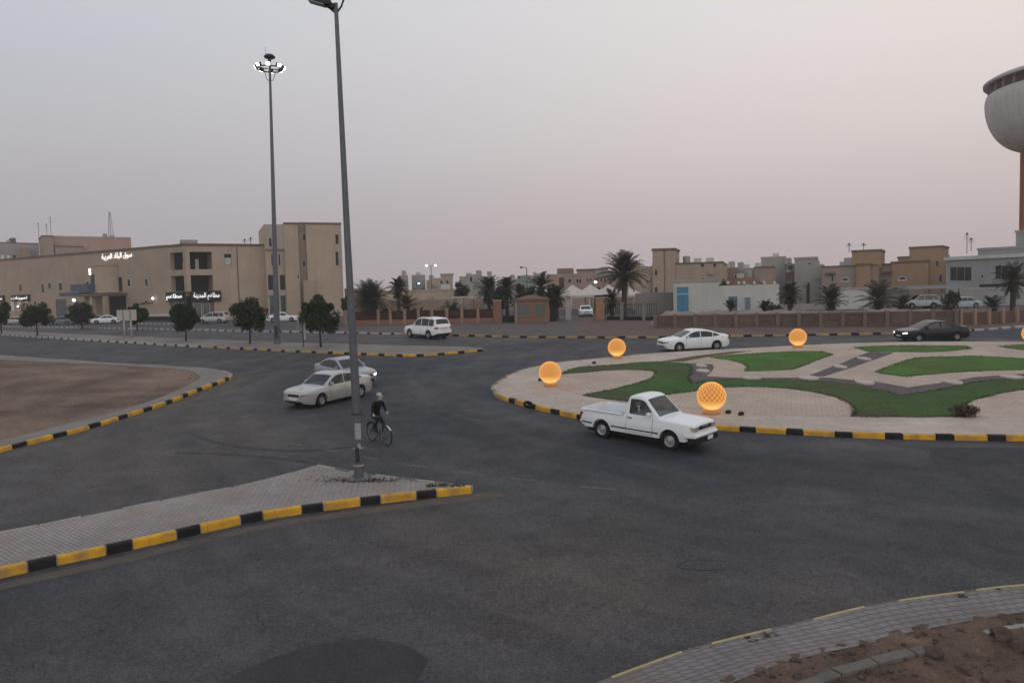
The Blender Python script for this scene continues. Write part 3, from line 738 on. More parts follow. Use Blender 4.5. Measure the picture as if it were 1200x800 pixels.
# ================================================================== LAMPS
def near_lamp():
    b = G(421, 561, H3); top_px = (393.5, 4)
    t = empty('street_lamp', b, 0, 'tall grey lamp post on the brick island with unlit floodlights at the top edge', 'street lamp')
    tp = PY(top_px[0], top_px[1], b.y) - b
    m = MB().use(STEEL)
    m.lathe([(.20, -.2), (.20, .02), (.155, .06), (.15, .9), (.13, 2.2)], 12)
    m.tube([Vector((0, 0, 2.1)), tp * .5, tp], [.132, .10, .058], 12)
    m.build('pole', parent=t)
    m = MB().use(STEEL)
    m.box(-.3, .3, -.3, .3, -.02, .03)
    for x in (-.24, .24):
        for y in (-.24, .24): m.tube([(x, y, .03), (x, y, .09)], .02, 6)
    m.build('base_plate', parent=t)
    m = MB().use(STEELD); m.box(-.06, .06, -.165, -.14, .55, 1.0); m.build('access_door', parent=t)
    m = MB().use(mat('peeling poster paper', (.30, .31, .31), .9, .2, 9)); m.lathe([(.158, 1.25), (.155, 1.75)], 8, Matrix.Translation((0, -.006, 0)), a0=-1.9, a1=-.6); m.lathe([(.158, .98), (.157, 1.12)], 6, Matrix.Translation((0, -.006, 0)), a0=-1.4, a1=-.8)
    m.build('poster_remnant', parent=t)
    for z in (.42, .95, 2.0):
        m = MB().use(STEELD if z > 1 else STONEW); m.lathe([(.162, z), (.166, z + .02), (.162, z + .04)], 12); m.build('strap', parent=t)
    m = MB().use(STEELD)
    m.tube([tp - Vector((0, 0, .30)), tp + Vector((-.16, 0, -.16)), tp + Vector((-.34, 0, -.02))], .03, 8)
    m.tube([tp - Vector((0, 0, .30)), tp + Vector((.16, 0, -.10)), tp + Vector((.27, 0, .18)), tp + Vector((.27, 0, .5))], .03, 8)
    m.tube([tp + Vector((.27, 0, .5)), tp + Vector((.5, 0, .55))], .03, 8)
    m.build('bracket', parent=t)
    for dx, dz, ry in ((-.44, .06, .30), (.62, .68, -.3)):
        fl = MB().use(STEELD)
        M_ = Matrix.Translation(tp + Vector((dx, 0, dz))) @ Matrix.Rotation(ry, 4, 'Y')
        fl.box(-.38, .32, -.2, .2, -.08, .08, M_, bev=.03)
        fl.box(.2, .45, -.1, .1, -.11, .03, M_, bev=.02)
        f = fl.build('floodlight', parent=t)
        gl = MB().use(LIGHTC); gl.box(-.34, .14, -.16, .16, -.10, -.083, M_); gl.build('lens', parent=f)
near_lamp()

def high_mast():
    b = G(325, 403, H4)
    t = empty('high_mast', b, 0, 'tall lighting mast on the median with a ring of lit lamps at its head', 'lamp mast')
    Ht = 22.9
    m = MB().use(STEEL); m.lathe([(.34, -.2), (.34, .02), (.26, .06), (.25, 1.2), (.19, 8), (.135, 16), (.085, Ht)], 14); m.build('pole', parent=t)
    m = MB().use(STEELD); m.box(-.11, .11, -.27, -.23, .5, 1.5); m.build('access_door', parent=t)
    m = MB().use(STEELD); m.lathe([(0, Ht + .62), (.3, Ht + .58), (.46, Ht + .42), (.40, Ht + .30), (.15, Ht + .3), (.11, Ht)], 16)
    m.tube([(-.3, 0, Ht + .5), (-.3, 0, Ht + 1.2)], .015, 5); m.build('cap', parent=t)
    m = MB().use(STEELD)
    ring = [(1.0 * math.cos(a), 1.0 * math.sin(a), Ht - .55) for a in [k * math.pi / 8 for k in range(17)]]
    m.tube(ring, .05, 6)
    for k in range(4):
        a = k * math.pi / 2 + .4; m.tube([(.15 * math.cos(a), .15 * math.sin(a), Ht - .55), (1.0 * math.cos(a), 1.0 * math.sin(a), Ht - .55)], .04, 6)
        m.tube([(.5 * math.cos(a), .5 * math.sin(a), Ht - .55), (.25 * math.cos(a), .25 * math.sin(a), Ht - 1.4), (.1 * math.cos(a), .1 * math.sin(a), Ht - 1.5)], .025, 6)
    m.build('lamp_ring', parent=t)
    for k in range(8):
        a = k * math.pi / 4 + .18; c = Vector((1.08 * math.cos(a), 1.08 * math.sin(a), Ht - .42))
        M_ = Matrix.Translation(c) @ Matrix.Rotation(a, 4, 'Z') @ Matrix.Rotation(.45, 4, 'Y')
        h = MB().use(STEELD); h.box(-.16, .08, -.16, .16, -.13, .13, M_, bev=.04); hb = h.build('floodlight', parent=t)
        l_ = MB().use(BULB); l_.box(.083, .12, -.15, .15, -.12, .12, M_); l_.build('lens', parent=hb)
high_mast()
[o for o in bpy.data.objects if o.name == 'high_mast'][0].rotation_euler = (0, RAD(.95), 0)

def far_lamp(px, pyt, Y, label, heads=(-1, 1), lit=True, group=None, arm=.7):
    top = PY(px, pyt, Y); b = Vector((top.x, Y, g(Y))); Ht = top.z - b.z
    t = empty('street_lamp', b, 0, label, 'street lamp', group)
    m = MB().use(STEEL); m.tube([(0, 0, -.2), (0, 0, Ht - .1)], [.14, .07], 8)
    m.build('pole', parent=t)
    for s in heads:
        m = MB().use(STEELD); m.tube([(0, 0, Ht - .25), (s * arm * .5, 0, Ht), (s * arm, 0, Ht + .02)], .05, 6); a = m.build('arm', parent=t)
        m = MB().use(BULB if lit else STEELD); m.lathe([(0, -.2), (.2, -.1), (.26, 0), (.2, .1), (0, .16)], 10, Matrix.Translation((s * (arm + .15), 0, Ht))); m.build('lamp_head', parent=a)
far_lamp(505, 311, 150, 'far twin headed street lamp with both heads lit above the beige wall', group=None)
far_lamp(617, 313, 125, 'thin unlit street lamp with one arm behind the gate kiosk', (-1,), False)
far_lamp(489, 332, 190, 'distant lamp with a single lit head before a pale house', (1,), True, arm=.2)

# glowing lattice globes -------------------------------------------------
GLOW = mat('warm globe lattice', (.6, .30, .10), .6, 0, emit=(1.0, .50, .12), estr=.60)
def globe_core_mat():
    m = bpy.data.materials.new('warm painted globe glow'); m.use_nodes = True
    t = m.node_tree; p = t.nodes['Principled BSDF']
    p.inputs['Base Color'].default_value = (.3, .15, .05, 1); p.inputs['Emission Color'].default_value = (1.0, .38, .07, 1)
    # the low bulb's falloff is painted into the diffuser's own glow
    tcn = t.nodes.new('ShaderNodeTexCoord'); d = t.nodes.new('ShaderNodeVectorMath'); d.operation = 'DISTANCE'; t.links.new(tcn.outputs['Object'], d.inputs[0]); d.inputs[1].default_value = (0, 0, .28)
    r = t.nodes.new('ShaderNodeValToRGB'); mr_ = t.nodes.new('ShaderNodeMapRange'); mr_.inputs[1].default_value = .22; mr_.inputs[2].default_value = .95; t.links.new(d.outputs['Value'], mr_.inputs[0]); t.links.new(mr_.outputs[0], r.inputs[0])
    r.color_ramp.elements[0].color = (1.7, 1.3, .45, 1); r.color_ramp.elements[1].color = (.34, .115, .018, 1); e = r.color_ramp.elements.new(.5); e.color = (.52, .20, .028, 1)
    t.links.new(r.outputs[0], p.inputs['Emission Color']); p.inputs['Emission Strength'].default_value = .72
    return m
CORE = globe_core_mat()
HOT = mat('bright filament disc', (1, 1, 1), .5, 0, emit=(1, .62, .18), estr=5.5)
WHTM = mat('globe stand', (.45, .25, .12), .7, .1, 5)
def lattice_globe(R_=.58):
    t = empty('globe_lamp')
    cz = R_ + .12
    mb = MB().use(GLOW)
    n, turns = 17, .55
    for s in (-1, 1):
        for k in range(n):
            pts = []
            for j in range(17):
                u = lerp(.06, .94, j / 16); th = math.pi * u; a = 2 * math.pi * k / n + s * turns * math.pi * (u - .5) * 1.6
                pts.append((R_ * math.sin(th) * math.cos(a), R_ * math.sin(th) * math.sin(a), cz - R_ * math.cos(th)))
            mb.tube(pts, .012, 4, cap=False)
    mb.build('lattice', parent=t, sharp=None)
    c = MB().use(CORE); c.lathe([(0, cz - R_ * .93)] + [(R_ * .93 * math.sin(math.pi * k / 14), cz - R_ * .93 * math.cos(math.pi * k / 14)) for k in range(1, 14)] + [(0, cz + R_ * .93)], 24)
    c.build('diffuser', parent=t)
    h = MB().use(HOT); h.lathe([(0, cz - .38), (.12, cz - .36), (.16, cz - .25), (.12, cz - .12), (0, cz - .08)], 14); h.build('bulb', parent=t)
    b = MB().use(WHTM); b.lathe([(.36, -.02), (.36, .06), (.24, .10), (.20, .16)], 16); b.build('base', parent=t)
    return t
GG = 'glowing orange globe lamps around the roundabout'
gl0 = lattice_globe()
globes = [(645, 452, 'glowing orange lattice globe lamp nearest the left tip of the roundabout', .57), (834, 484, 'largest glowing orange lattice globe lamp right behind the white pickup', .59),
          (723, 419.5, 'glowing orange globe lamp before the far kerb left of the white sedan', .57), (935, 407, 'glowing orange globe lamp before the far kerb between the white and the black sedan', .58),
          (1209, 403, 'glowing orange globe lamp half cut by the right edge of the view', .58)]
for i, (px, py, lb, s) in enumerate(globes):
    o = gl0 if i == 0 else copy_tree(gl0)
    o.location = G(px, py, H1); o.rotation_euler = (0, 0, i * .8); o.scale = [s / .58] * 3; tag(o, lb, 'globe lamp', GG)
# small ground spotlights
sp_ = []
for px, py, lb in ((633, 446, 'small dark spotlight lying left of the first globe lamp'), (853, 484, 'small dark spotlight just right of the largest globe lamp'), (868, 486, 'small dark spotlight farther right of the largest globe lamp'), (696, 426, 'small dark spotlight on the pale band near the far globe lamp')):
    p = G(px, py, H1); t = empty('spotlight', p, .4, lb, 'spotlight', 'small spotlights on the roundabout'); t.scale = (.68, .68, .68)
    m = MB().use(BLACKP); m.box(-.14, .14, -.09, .09, .05, .20, Matrix.Rotation(.5, 4, 'X'), bev=.02); m.build('housing', parent=t)
    m = MB().use(BLACKP); m.box(-.17, -.15, -.03, .03, 0, .14); m.box(.15, .17, -.03, .03, 0, .14); m.box(-.17, .17, -.05, .05, 0, .015); m.build('bracket', parent=t)
# dark lump beside kerb: a worn half-sunk tyre
p = G(619, 476, H1); t = empty('old_tyre', p + Vector((0, 0, .0)), .5, 'worn black tyre piece leaning on the roundabout kerb', 'tyre')
m = MB().use(RUBBER); M_ = Matrix.Translation((0, 0, .08)) @ Matrix.Rotation(.55, 4, 'X') @ Matrix.Scale(.68, 4)
m.lathe([(.20, -.09), (.29, -.10), (.335, -.06), (.345, 0), (.335, .06), (.29, .10), (.20, .09), (.19, 0), (.20, -.09)], 26, M_); m.build('tread', parent=t)

# ================================================================== VEHICLES
def L1(pts):
    pts = sorted(pts)
    def f(x):
        if x <= pts[0][0]: return pts[0][1]
        for (a, b), (c, d) in zip(pts, pts[1:]):
            if x <= c: return lerp(b, d, (x - a) / (c - a)) if c > a else d
        return pts[-1][1]
    return f
def soft(f, d): return lambda x: (f(x - d) + 2 * f(x - d / 2) + 2 * f(x) + 2 * f(x + d / 2) + f(x + d)) / 8

def wheel(parent, x, y, r, w, side, rimm=ALLOY, spokes=5, steelw=False, turn=0):
    q_ = .86; R2 = r * q_
    t = MB().use(RUBBER); Mx = Matrix.Translation((x, y, r)) @ Matrix.Rotation(turn, 4, 'Z') @ Matrix.Rotation(RAD(-90 * side), 4, 'X')
    t.lathe([(R2 * .66, -w / 2), (r * .94, -w / 2), (r, -w * .36), (r, w * .36), (r * .94, w / 2), (R2 * .66, w / 2), (R2 * .64, w * .3)], 30, Mx)
    o = t.build('wheel', parent=parent)
    rm = MB().use(DARKIN); rm.lathe([(0, w * .18), (R2 * .64, w * .18)], 26, Mx)
    rm.use(rimm); rm.lathe([(R2 * .60, w * .26), (R2 * .66, w * .47), (R2 * .645, w * .5), (R2 * .60, w * .42), (R2 * .585, w * .2)], 26, Mx)
    if steelw:
        rm.lathe([(0, w * .50), (R2 * .16, w * .50), (R2 * .2, w * .36), (R2 * .46, w * .30), (R2 * .6, w * .25)], 20, Mx)
        rm.use(DARKIN)
        for k in range(8):
            a = k * math.pi / 4; rm.lathe([(0, w * .365), (R2 * .055, w * .365)], 8, Mx @ Matrix.Translation((R2 * .38 * math.cos(a), R2 * .38 * math.sin(a), 0)))
    else:
        rm.lathe([(0, w * .42), (R2 * .13, w * .42), (R2 * .16, w * .3)], 14, Mx)
        for k in range(spokes):
            a = 2 * math.pi * k / spokes
            rm.box(R2 * .08, R2 * .62, -R2 * .065, R2 * .065, w * .24, w * .38, Mx @ Matrix.Rotation(a, 4, 'Z'))
    rm.build('rim', parent=o)
    return o

def make_car(sp, label, group=None, name='car', cat='car'):
    L_, Wd, H_ = sp['L'], sp['W'], sp['H']; hw = Wd / 2; xf, xr = L_ / 2, -L_ / 2
    r = sp.get('r', .32); xa, xb = sp['wf'], sp['wr']
    paint = sp['paint']; root = empty(name, (0, 0, 0), 0, label, cat, group)
    top = soft(L1(sp['top']), sp.get('soft', .07)); roof = soft(L1(sp['roof']), .06); belt = sp['belt']
    rx0, rx1 = min(p[0] for p in sp['roof']), max(p[0] for p in sp['roof'])
    sill = sp.get('sill', .24); bed = sp.get('bed')
    nose = sp.get('nose', .34); ncut = sp.get('ncut', .26)
    def pf(x):
        d = min(xf - x, x - xr); k = max(0, 1 - d / .75)
        return 1 - (ncut if x > 0 else ncut * .8) * k ** 3.2
    yz = L1([(.15, .93), (.3, .965), (.42, .99), (.58, 1.0), (.72, .995), (.86, .965), (1.0, .925), (1.15, .88)])
    ra = r + .055
    def zbot(x):
        d = min(xf - x, x - xr); z = sill + max(0, 1 - d / .35) * (.10 if x > 0 else .14)
        for xc in (xa, xb):
            if abs(x - xc) < ra: z = max(z, r + math.sqrt(ra * ra - (x - xc) ** 2))
        return z
    X = set()
    n = int(L_ / .05)
    for i in range(n + 1): X.add(round(lerp(xr, xf, i / n), 4))
    for e in (.015, .035, .07, .12): X.add(round(xf - e, 4)); X.add(round(xr + e, 4))
    for xc in (xa, xb):
        for k in range(17): X.add(round(xc + ra * math.cos(math.pi * k / 16), 4))
    X = sorted(X)
    if bed: X = sorted(X + [bed[0], bed[0] + 1e-3, bed[1], bed[1] - 1e-3])
    def body_z(x):
        d = xf - x; k = max(0, 1 - d / .06) if x > 0 else max(0, 1 - (x - xr) / .06)
        return top(x) - k * k * (.05 if x > 0 else .04)
    def side_y(x, z): return hw * yz(z) * pf(x)
    def sec(x):
        zt = body_z(x); zb = min(zbot(x), zt - .05); zs = zt - .045; P = []
        y0 = side_y(x, zb)
        P.append((y0 - .16, zb)); P.append((y0 - .02, zb))
        for k in range(7):
            z = lerp(zb, zs, k / 6); P.append((side_y(x, z), z))
        ys = side_y(x, zs)
        if bed and bed[0] <= x <= bed[1]:
            P += [(ys - .02, zt - .01), (ys - .07, zt - .01), (ys - .09, bed[2]), (0, bed[2])]
        else:
            P += [(ys - .035, zt - .012), (ys * .80, zt + .012), (ys * .4, zt + .03), (0, zt + .035)]
        return P
    rows = []
    for x in X:
        s = sec(x); rows.append([Vector((x, y, z)) for y, z in s] + [Vector((x, -y, z)) for y, z in reversed(s[:-1])])
    mb = MB().use(paint)
    mb.grid(rows)
    for rw_ in (rows[0], rows[-1]): mb.face([p for p in rw_]).smooth = True
    body = mb.build('body', parent=root, sharp=32)
    # dark underbody and wheel wells
    ub = MB().use(DARKIN)
    ub.box(xr + .25, xf - .25, -hw + .28, hw - .28, .20, bed[2] - .03 if bed else min(belt, body_z(xa)) - .16)
    ub.box(xb + ra + .02, xa - ra - .02, -hw + .09, hw - .09, sill - .03, sill + .25)
    ub.build('underbody', parent=root)
    # greenhouse --------------------------------------------------------
    tum = sp.get('tumble', .28); yb = hw * .925
    gap = sp.get('roofgap', .09)
    def yg(x, z):
        e = (x - rx0) / (rx1 - rx0); c = 1 - .06 * abs(2 * e - 1) ** 3
        return (yb - (z - belt) * tum) * c - .015
    ws = sp['windows']; WS0, WS1 = sp['shield']; RW0, RW1 = sp['rearw']
    gx = set(round(lerp(rx0, rx1, i / 46), 4) for i in range(47))
    for a, b in ws + [sp['shield'], sp['rearw']]: gx.add(a); gx.add(b)
    gx = sorted(gx)
    base = belt - .10
    def zz(x):
        zt = max(roof(x), base + .02); q = [base, belt + sp.get('wlow', .03), zt - gap, zt - .035, zt]
        return [min(q[i], zt - (4 - i) * .002) if i < 4 else zt for i in range(5)] if q[2] > q[1] else [base, min(q[1], zt - .008), min(q[1], zt - .006), max(min(q[1], zt - .006), zt - .035), zt]
    def gsec(x):
        q = zz(x); P = [(yg(x, z), z) for z in q[:4]]
        ye = yg(x, q[4]) - .035; P += [(ye, q[4]), (ye * .93, q[4] + .006), (ye * .45, q[4] + .02), (0, q[4] + .025)]
        return P
    bmv = MB().use(sp.get('roofpaint', paint)); R_ = [gsec(x) for x in gx]
    V_ = [[bmv.bm.verts.new((x, y, z)) for y, z in s] + [bmv.bm.verts.new((x, -y, z)) for y, z in reversed(s[:-1])] for x, s in zip(gx, R_)]
    m_ = len(V_[0])
    def within(xm, rg): return rg[0] < xm < rg[1]
    for i in range(len(gx) - 1):
        xm = (gx[i] + gx[i + 1]) / 2
        for k in range(m_ - 1):
            kk = k if k < 7 else m_ - 2 - k
            if kk == 1 and any(within(xm, w_) for w_ in ws) : continue
            if kk in (5, 6) and (within(xm, (WS0, WS1)) or within(xm, (RW0, RW1))): continue
            try:
                f = bmv.bm.faces.new([V_[i][k], V_[i][k + 1], V_[i + 1][k + 1], V_[i + 1][k]]); f.smooth = True
            except ValueError: pass
    bmv.build('roof', parent=root, sharp=40)
    gm = sp.get('glass', GLASS)
    for nm, (a, b) in (('windshield', (WS0, WS1)), ('rear_window', (RW0, RW1))):
        xs_ = [x for x in gx if a <= x <= b]; rws = []
        for x in xs_:
            s = gsec(x); ys = [s[5][0], s[6][0], 0, -s[6][0], -s[5][0]]; zs = [s[5][1], s[6][1], s[7][1], s[6][1], s[5][1]]
            rws.append([Vector((x, y * 1.0, z - .004)) for y, z in zip(ys, zs)])
        mb = MB().use(gm); mb.grid(rws); mb.build(nm, parent=root)
    for (a, b) in ws:
        xs_ = [x for x in gx if a <= x <= b]
        for s_ in (1, -1):
            rws = []
            for x in xs_:
                q = zz(x); rws.append([Vector((x, s_ * (yg(x, z) - .006), z)) for z in (q[1], (q[1] + q[2]) / 2, q[2])])
            mb = MB().use(gm); mb.grid(rws); mb.build('side_window', parent=root)
            tr = MB().use(BLACKP)
            for x in (xs_[0], xs_[-1]):
                q = zz(x)
                if q[2] - q[1] > .05: tr.tube([(x, s_ * (yg(x, q[1]) - .002), q[1]), (x, s_ * (yg(x, q[2]) - .002), q[2])], .011, 4)
            tr.tube([(x, s_ * (yg(x, zz(x)[1]) + .002), zz(x)[1]) for x in xs_[::3] + [xs_[-1]]], .010, 4)
            tr.build('window_trim', parent=root)
    # interior
    inn = MB().use(DARKIN); inn.box(rx0 + .15, min(rx1 - .05, xa), -hw * .82, hw * .82, .30, .36); inn.box(rx1 - .55, rx1 - .12, -hw * .78, hw * .78, .6, belt - .02, bev=.05)
    inn.build('dashboard', parent=root)
    for sx in sp['seats']:
        for s_ in (1, -1):
            mb = MB().use(SEATM); mb.box(sx - .25, sx + .25, s_ * .36 - .24, s_ * .36 + .24, .38, .56, bev=.05)
            mb.box(sx - .32, sx - .18, s_ * .36 - .23, s_ * .36 + .23, .5, 1.08 + (belt - .9), Matrix.Translation((0, 0, 0)), bev=.05)
            mb.box(sx - .31, sx - .21, s_ * .36 - .12, s_ * .36 + .12, 1.10 + (belt - .9), 1.28 + (belt - .9), bev=.04); mb.build('seat', parent=root)
    sw = MB().use(BLACKP); c = Vector((sp['seats'][0] + .42, .36, belt + .02))
    sw.tube([c + Vector((.07 * math.cos(a), .18 * math.sin(a), .17 * math.cos(a))) for a in [k * math.pi / 8 for k in range(17)]], .016, 6)
    sw.tube([c, c + Vector((.3, 0, -.15))], .03, 6); sw.build('steering_wheel', parent=root)
    # wheels
    tw = sp.get('tw', .2)
    for xc in (xa, xb):
        for s_ in (1, -1):
            wheel(root, xc, s_ * (hw - tw / 2 - .025), r, tw, s_, sp.get('rim', ALLOY), sp.get('spokes', 5), sp.get('steelw', False), sp.get('turn', 0) if xc == xa else 0)
    # doors: slightly proud panels with seams and handles
    for (a, b) in sp['doors']:
        for s_ in (1, -1):
            xs_ = [lerp(a + .006, b - .006, i / 8) for i in range(9)]; rws = []
            for x in xs_:
                zt = min(body_z(x) - .05, belt - .03); z0 = sill + .07
                for xc in (xa, xb):
                    if abs(x - xc) < ra + .05: z0 = max(z0, r + math.sqrt((ra + .05) ** 2 - (x - xc) ** 2))
                rws.append([Vector((x, s_ * (side_y(x, z) + .006), z)) for z in [lerp(z0, zt, k / 5) for k in range(6)]])
            mb = MB().use(sp.get('doorpaint', paint)); mb.grid(rws); d_ = mb.build('door', parent=root)
            sm = MB().use(DARKIN)
            def zlow(x):
                z0 = sill + .07
                for xc in (xa, xb):
                    if abs(x - xc) < ra + .05: z0 = max(z0, r + math.sqrt((ra + .05) ** 2 - (x - xc) ** 2))
                return z0
            path = [(a, z) for z in [lerp(belt - .02, zlow(a), k / 5) for k in range(5)]] + [(x, zlow(x)) for x in [lerp(a, b, k / 10) for k in range(11)]] + [(b, z) for z in [lerp(zlow(b), belt - .02, k / 5) for k in range(1, 6)]]
            sm.tube([(x, s_ * (side_y(x, z) + .004), z) for x, z in path], .0065, 4)
            sm.build('door_seam', parent=d_)
            hd = MB().use(sp.get('handle', paint)); zc = belt - .12; xc = a + .14
            hd.box(xc - .08, xc + .08, -.02, .02, zc - .018, zc + .018, Matrix.Translation((0, s_ * (side_y(xc, zc) + .02), 0)), bev=.008); hd.build('handle', parent=d_)
    if sp.get('strip'):
        m_s, z0, z1 = sp['strip']
        for s_ in (1, -1):
            for a, b in ((xb + ra + .03, xa - ra - .03), (xr + .12, xb - ra - .03)):
                xs_ = [lerp(a, b, i / 10) for i in range(11)]
                mb = MB().use(m_s); mb.grid([[Vector((x, s_ * (side_y(x, z0) + (.011 if q in (1, 2) else .001)), z)) for q, z in enumerate((z0, z0 + .005, z1 - .005, z1))] for x in xs_]); mb.build('side_strip', parent=root)
    # mirrors
    for s_ in (1, -1):
        x = WS1 - .42 if not sp.get('mirx') else sp['mirx']; y = yg(x, belt + .05)
        mb = MB().use(sp.get('mirror', paint)); mb.box(x - .05, x + .07, s_ * (y + .08) - .09, s_ * (y + .08) + .09, belt + .03, belt + .16, bev=.03)
        mb.tube([(x, s_ * (y - .01), belt + .02), (x, s_ * (y + .06), belt + .06)], .02, 6); mb.build('mirror', parent=root)
    # front: helper that lays a patch on the body surface
    def front_x(y, z):
        """x of the front skin at (y, z)"""
        lo, hi = xf - .9, xf + .01
        for _ in range(22):
            m__ = (lo + hi) / 2
            ok = side_y(m__, z) > abs(y) and body_z(m__) > z if m__ < xf else False
            if ok: lo = m__
            else: hi = m__
        return lo
    def rear_x(y, z):
        lo, hi = xr - .01, xr + .9
        for _ in range(22):
            m__ = (lo + hi) / 2
            ok = side_y(m__, z) > abs(y) and body_z(m__) > z if m__ > xr else False
            if ok: hi = m__
            else: lo = m__
        return hi
    def patch(nm, m__, y0, y1, z0, z1, fn, off=.012, mirror=True, sk=0, ny=8, nz_=4, par=root):
        out = []
        for s_ in ((1, -1) if mirror else (1,)):
            rws = []
            for j in range(nz_ + 1):
                v = j / nz_; z = lerp(z0, z1, v)
                rws.append([Vector((fn(lerp(y0, y1, i / ny), min(z + sk * i / ny, 9)) + off * (1 if fn is front_x else -1), s_ * lerp(y0, y1, i / ny), z + sk * i / ny + .006)) for i in range(ny + 1)])
            mb = MB().use(m__); mb.grid(rws)
            # rim so the lens has depth
            bnd = rws[0] + [r_[-1] for r_ in rws[1:]] + list(reversed(rws[-1]))[1:] + [r_[0] for r_ in reversed(rws[:-1])]
            inx = [p - Vector((.04 * (1 if fn is front_x else -1), 0, 0)) for p in bnd]
            mb.grid([bnd, inx], smooth=False)
            out.append(mb.build(nm, parent=par))
        return out
    for a in sp.get('front', []): patch(*a[:6], front_x, **(a[6] if len(a) > 6 else {}))
    for a in sp.get('rear', []): patch(*a[:6], rear_x, **(a[6] if len(a) > 6 else {}))
    if sp.get('extra'): sp['extra'](root, dict(side_y=side_y, body_z=body_z, front_x=front_x, rear_x=rear_x, hw=hw, xf=xf, xr=xr, patch=patch, r=r, yg=yg, zz=zz))
    return root

def sedan_spec(paint, L_=4.8, Wd=1.80, H_=1.46, roofx=0, **kw):
    f = L_ / 4.8; hs = H_ / 1.46
    sp = dict(L=L_, W=Wd, H=H_, paint=paint, r=.325, wf=1.42 * f, wr=-1.33 * f, belt=.93 * hs, sill=.21,
        top=[(-2.4 * f, .93 * hs), (-2.3 * f, 1.0 * hs), (-1.7 * f, 1.03 * hs), (-1.2 * f, .97 * hs), (.9 * f, .95 * hs), (1.05 * f, .94 * hs), (1.7 * f, .90 * hs), (2.1 * f, .85 * hs), (2.3 * f, .81 * hs), (2.4 * f, .775 * hs)],
        roof=[(-1.95 * f, .96 * hs), (-1.75 * f, 1.02 * hs), (-1.0 * f, 1.36 * hs), (-.6 * f, 1.43 * hs), (-.1 * f, 1.46 * hs), (.25 * f, 1.42 * hs), (.45 * f, 1.34 * hs), (1.12 * f, .95 * hs), (1.2 * f, .90 * hs)],
        windows=[(-1.62 * f, -1.18 * f), (-1.10 * f, -.28 * f), (-.20 * f, .78 * f)], shield=(.42 * f, 1.10 * f), rearw=(-1.72 * f, -1.0 * f),
        doors=[(-1.15 * f, -.24 * f), (-.24 * f, .84 * f)], seats=[.12 * f, -.75 * f], mirx=.66 * f,
        front=[('headlight', LIGHTC, .46, .82, .58, .70, dict(sk=.06)), ('grille', BLACKP, 0, .38, .57, .68), ('air_intake', BLACKP, 0, .55, .33, .42), ('fog_lamp', LIGHTC, .62, .76, .34, .42), ('number_plate', PLATE, -.26, .26, .42, .52, dict(mirror=False, off=.03, ny=6))],
        rear=[('tail_light', LIGHTR, .50, .82, .72, .86), ('number_plate', PLATE, -.26, .26, .55, .66, dict(mirror=False, off=.02)), ('bumper_strip', BLACKP, 0, .6, .30, .38)])
    sp.update(kw); return sp

def suv_spec(paint, **kw):
    sp = dict(L=4.8, W=1.86, H=1.84, paint=paint, r=.385, wf=1.42, wr=-1.33, belt=1.12, sill=.36, ncut=.18, tumble=.22, tw=.26,
        top=[(-2.4, 1.06), (-2.35, 1.12), (.95, 1.12), (1.15, 1.12), (2.1, 1.02), (2.4, .88)],
        roof=[(-2.36, 1.08), (-2.25, 1.30), (-2.05, 1.70), (-1.9, 1.78), (-.6, 1.84), (.1, 1.82), (.35, 1.74), (1.1, 1.15), (1.2, 1.08)],
        windows=[(-1.95, -1.35), (-1.27, -.30), (-.2, .75)], shield=(.36, 1.08), rearw=(-2.26, -2.04), doors=[(-1.25, -.25), (-.25, .9)], seats=[.1, -.8], mirx=.62,
        front=[('headlight', LIGHTC, .50, .84, .80, .95), ('grille', BLACKP, 0, .42, .76, .95), ('air_intake', BLACKP, 0, .6, .42, .55)],
        rear=[('tail_light', LIGHTR, .60, .86, .88, 1.04), ('number_plate', PLATE, -.24, .24, .76, .88, dict(mirror=False, off=.02)), ('bumper_strip', BLACKP, 0, .8, .40, .50), ('chrome_bar', CHROME, 0, .5, .92, .97)])
    sp.update(kw); return sp

def seat_person(parent_loc, rz, p):
    pass

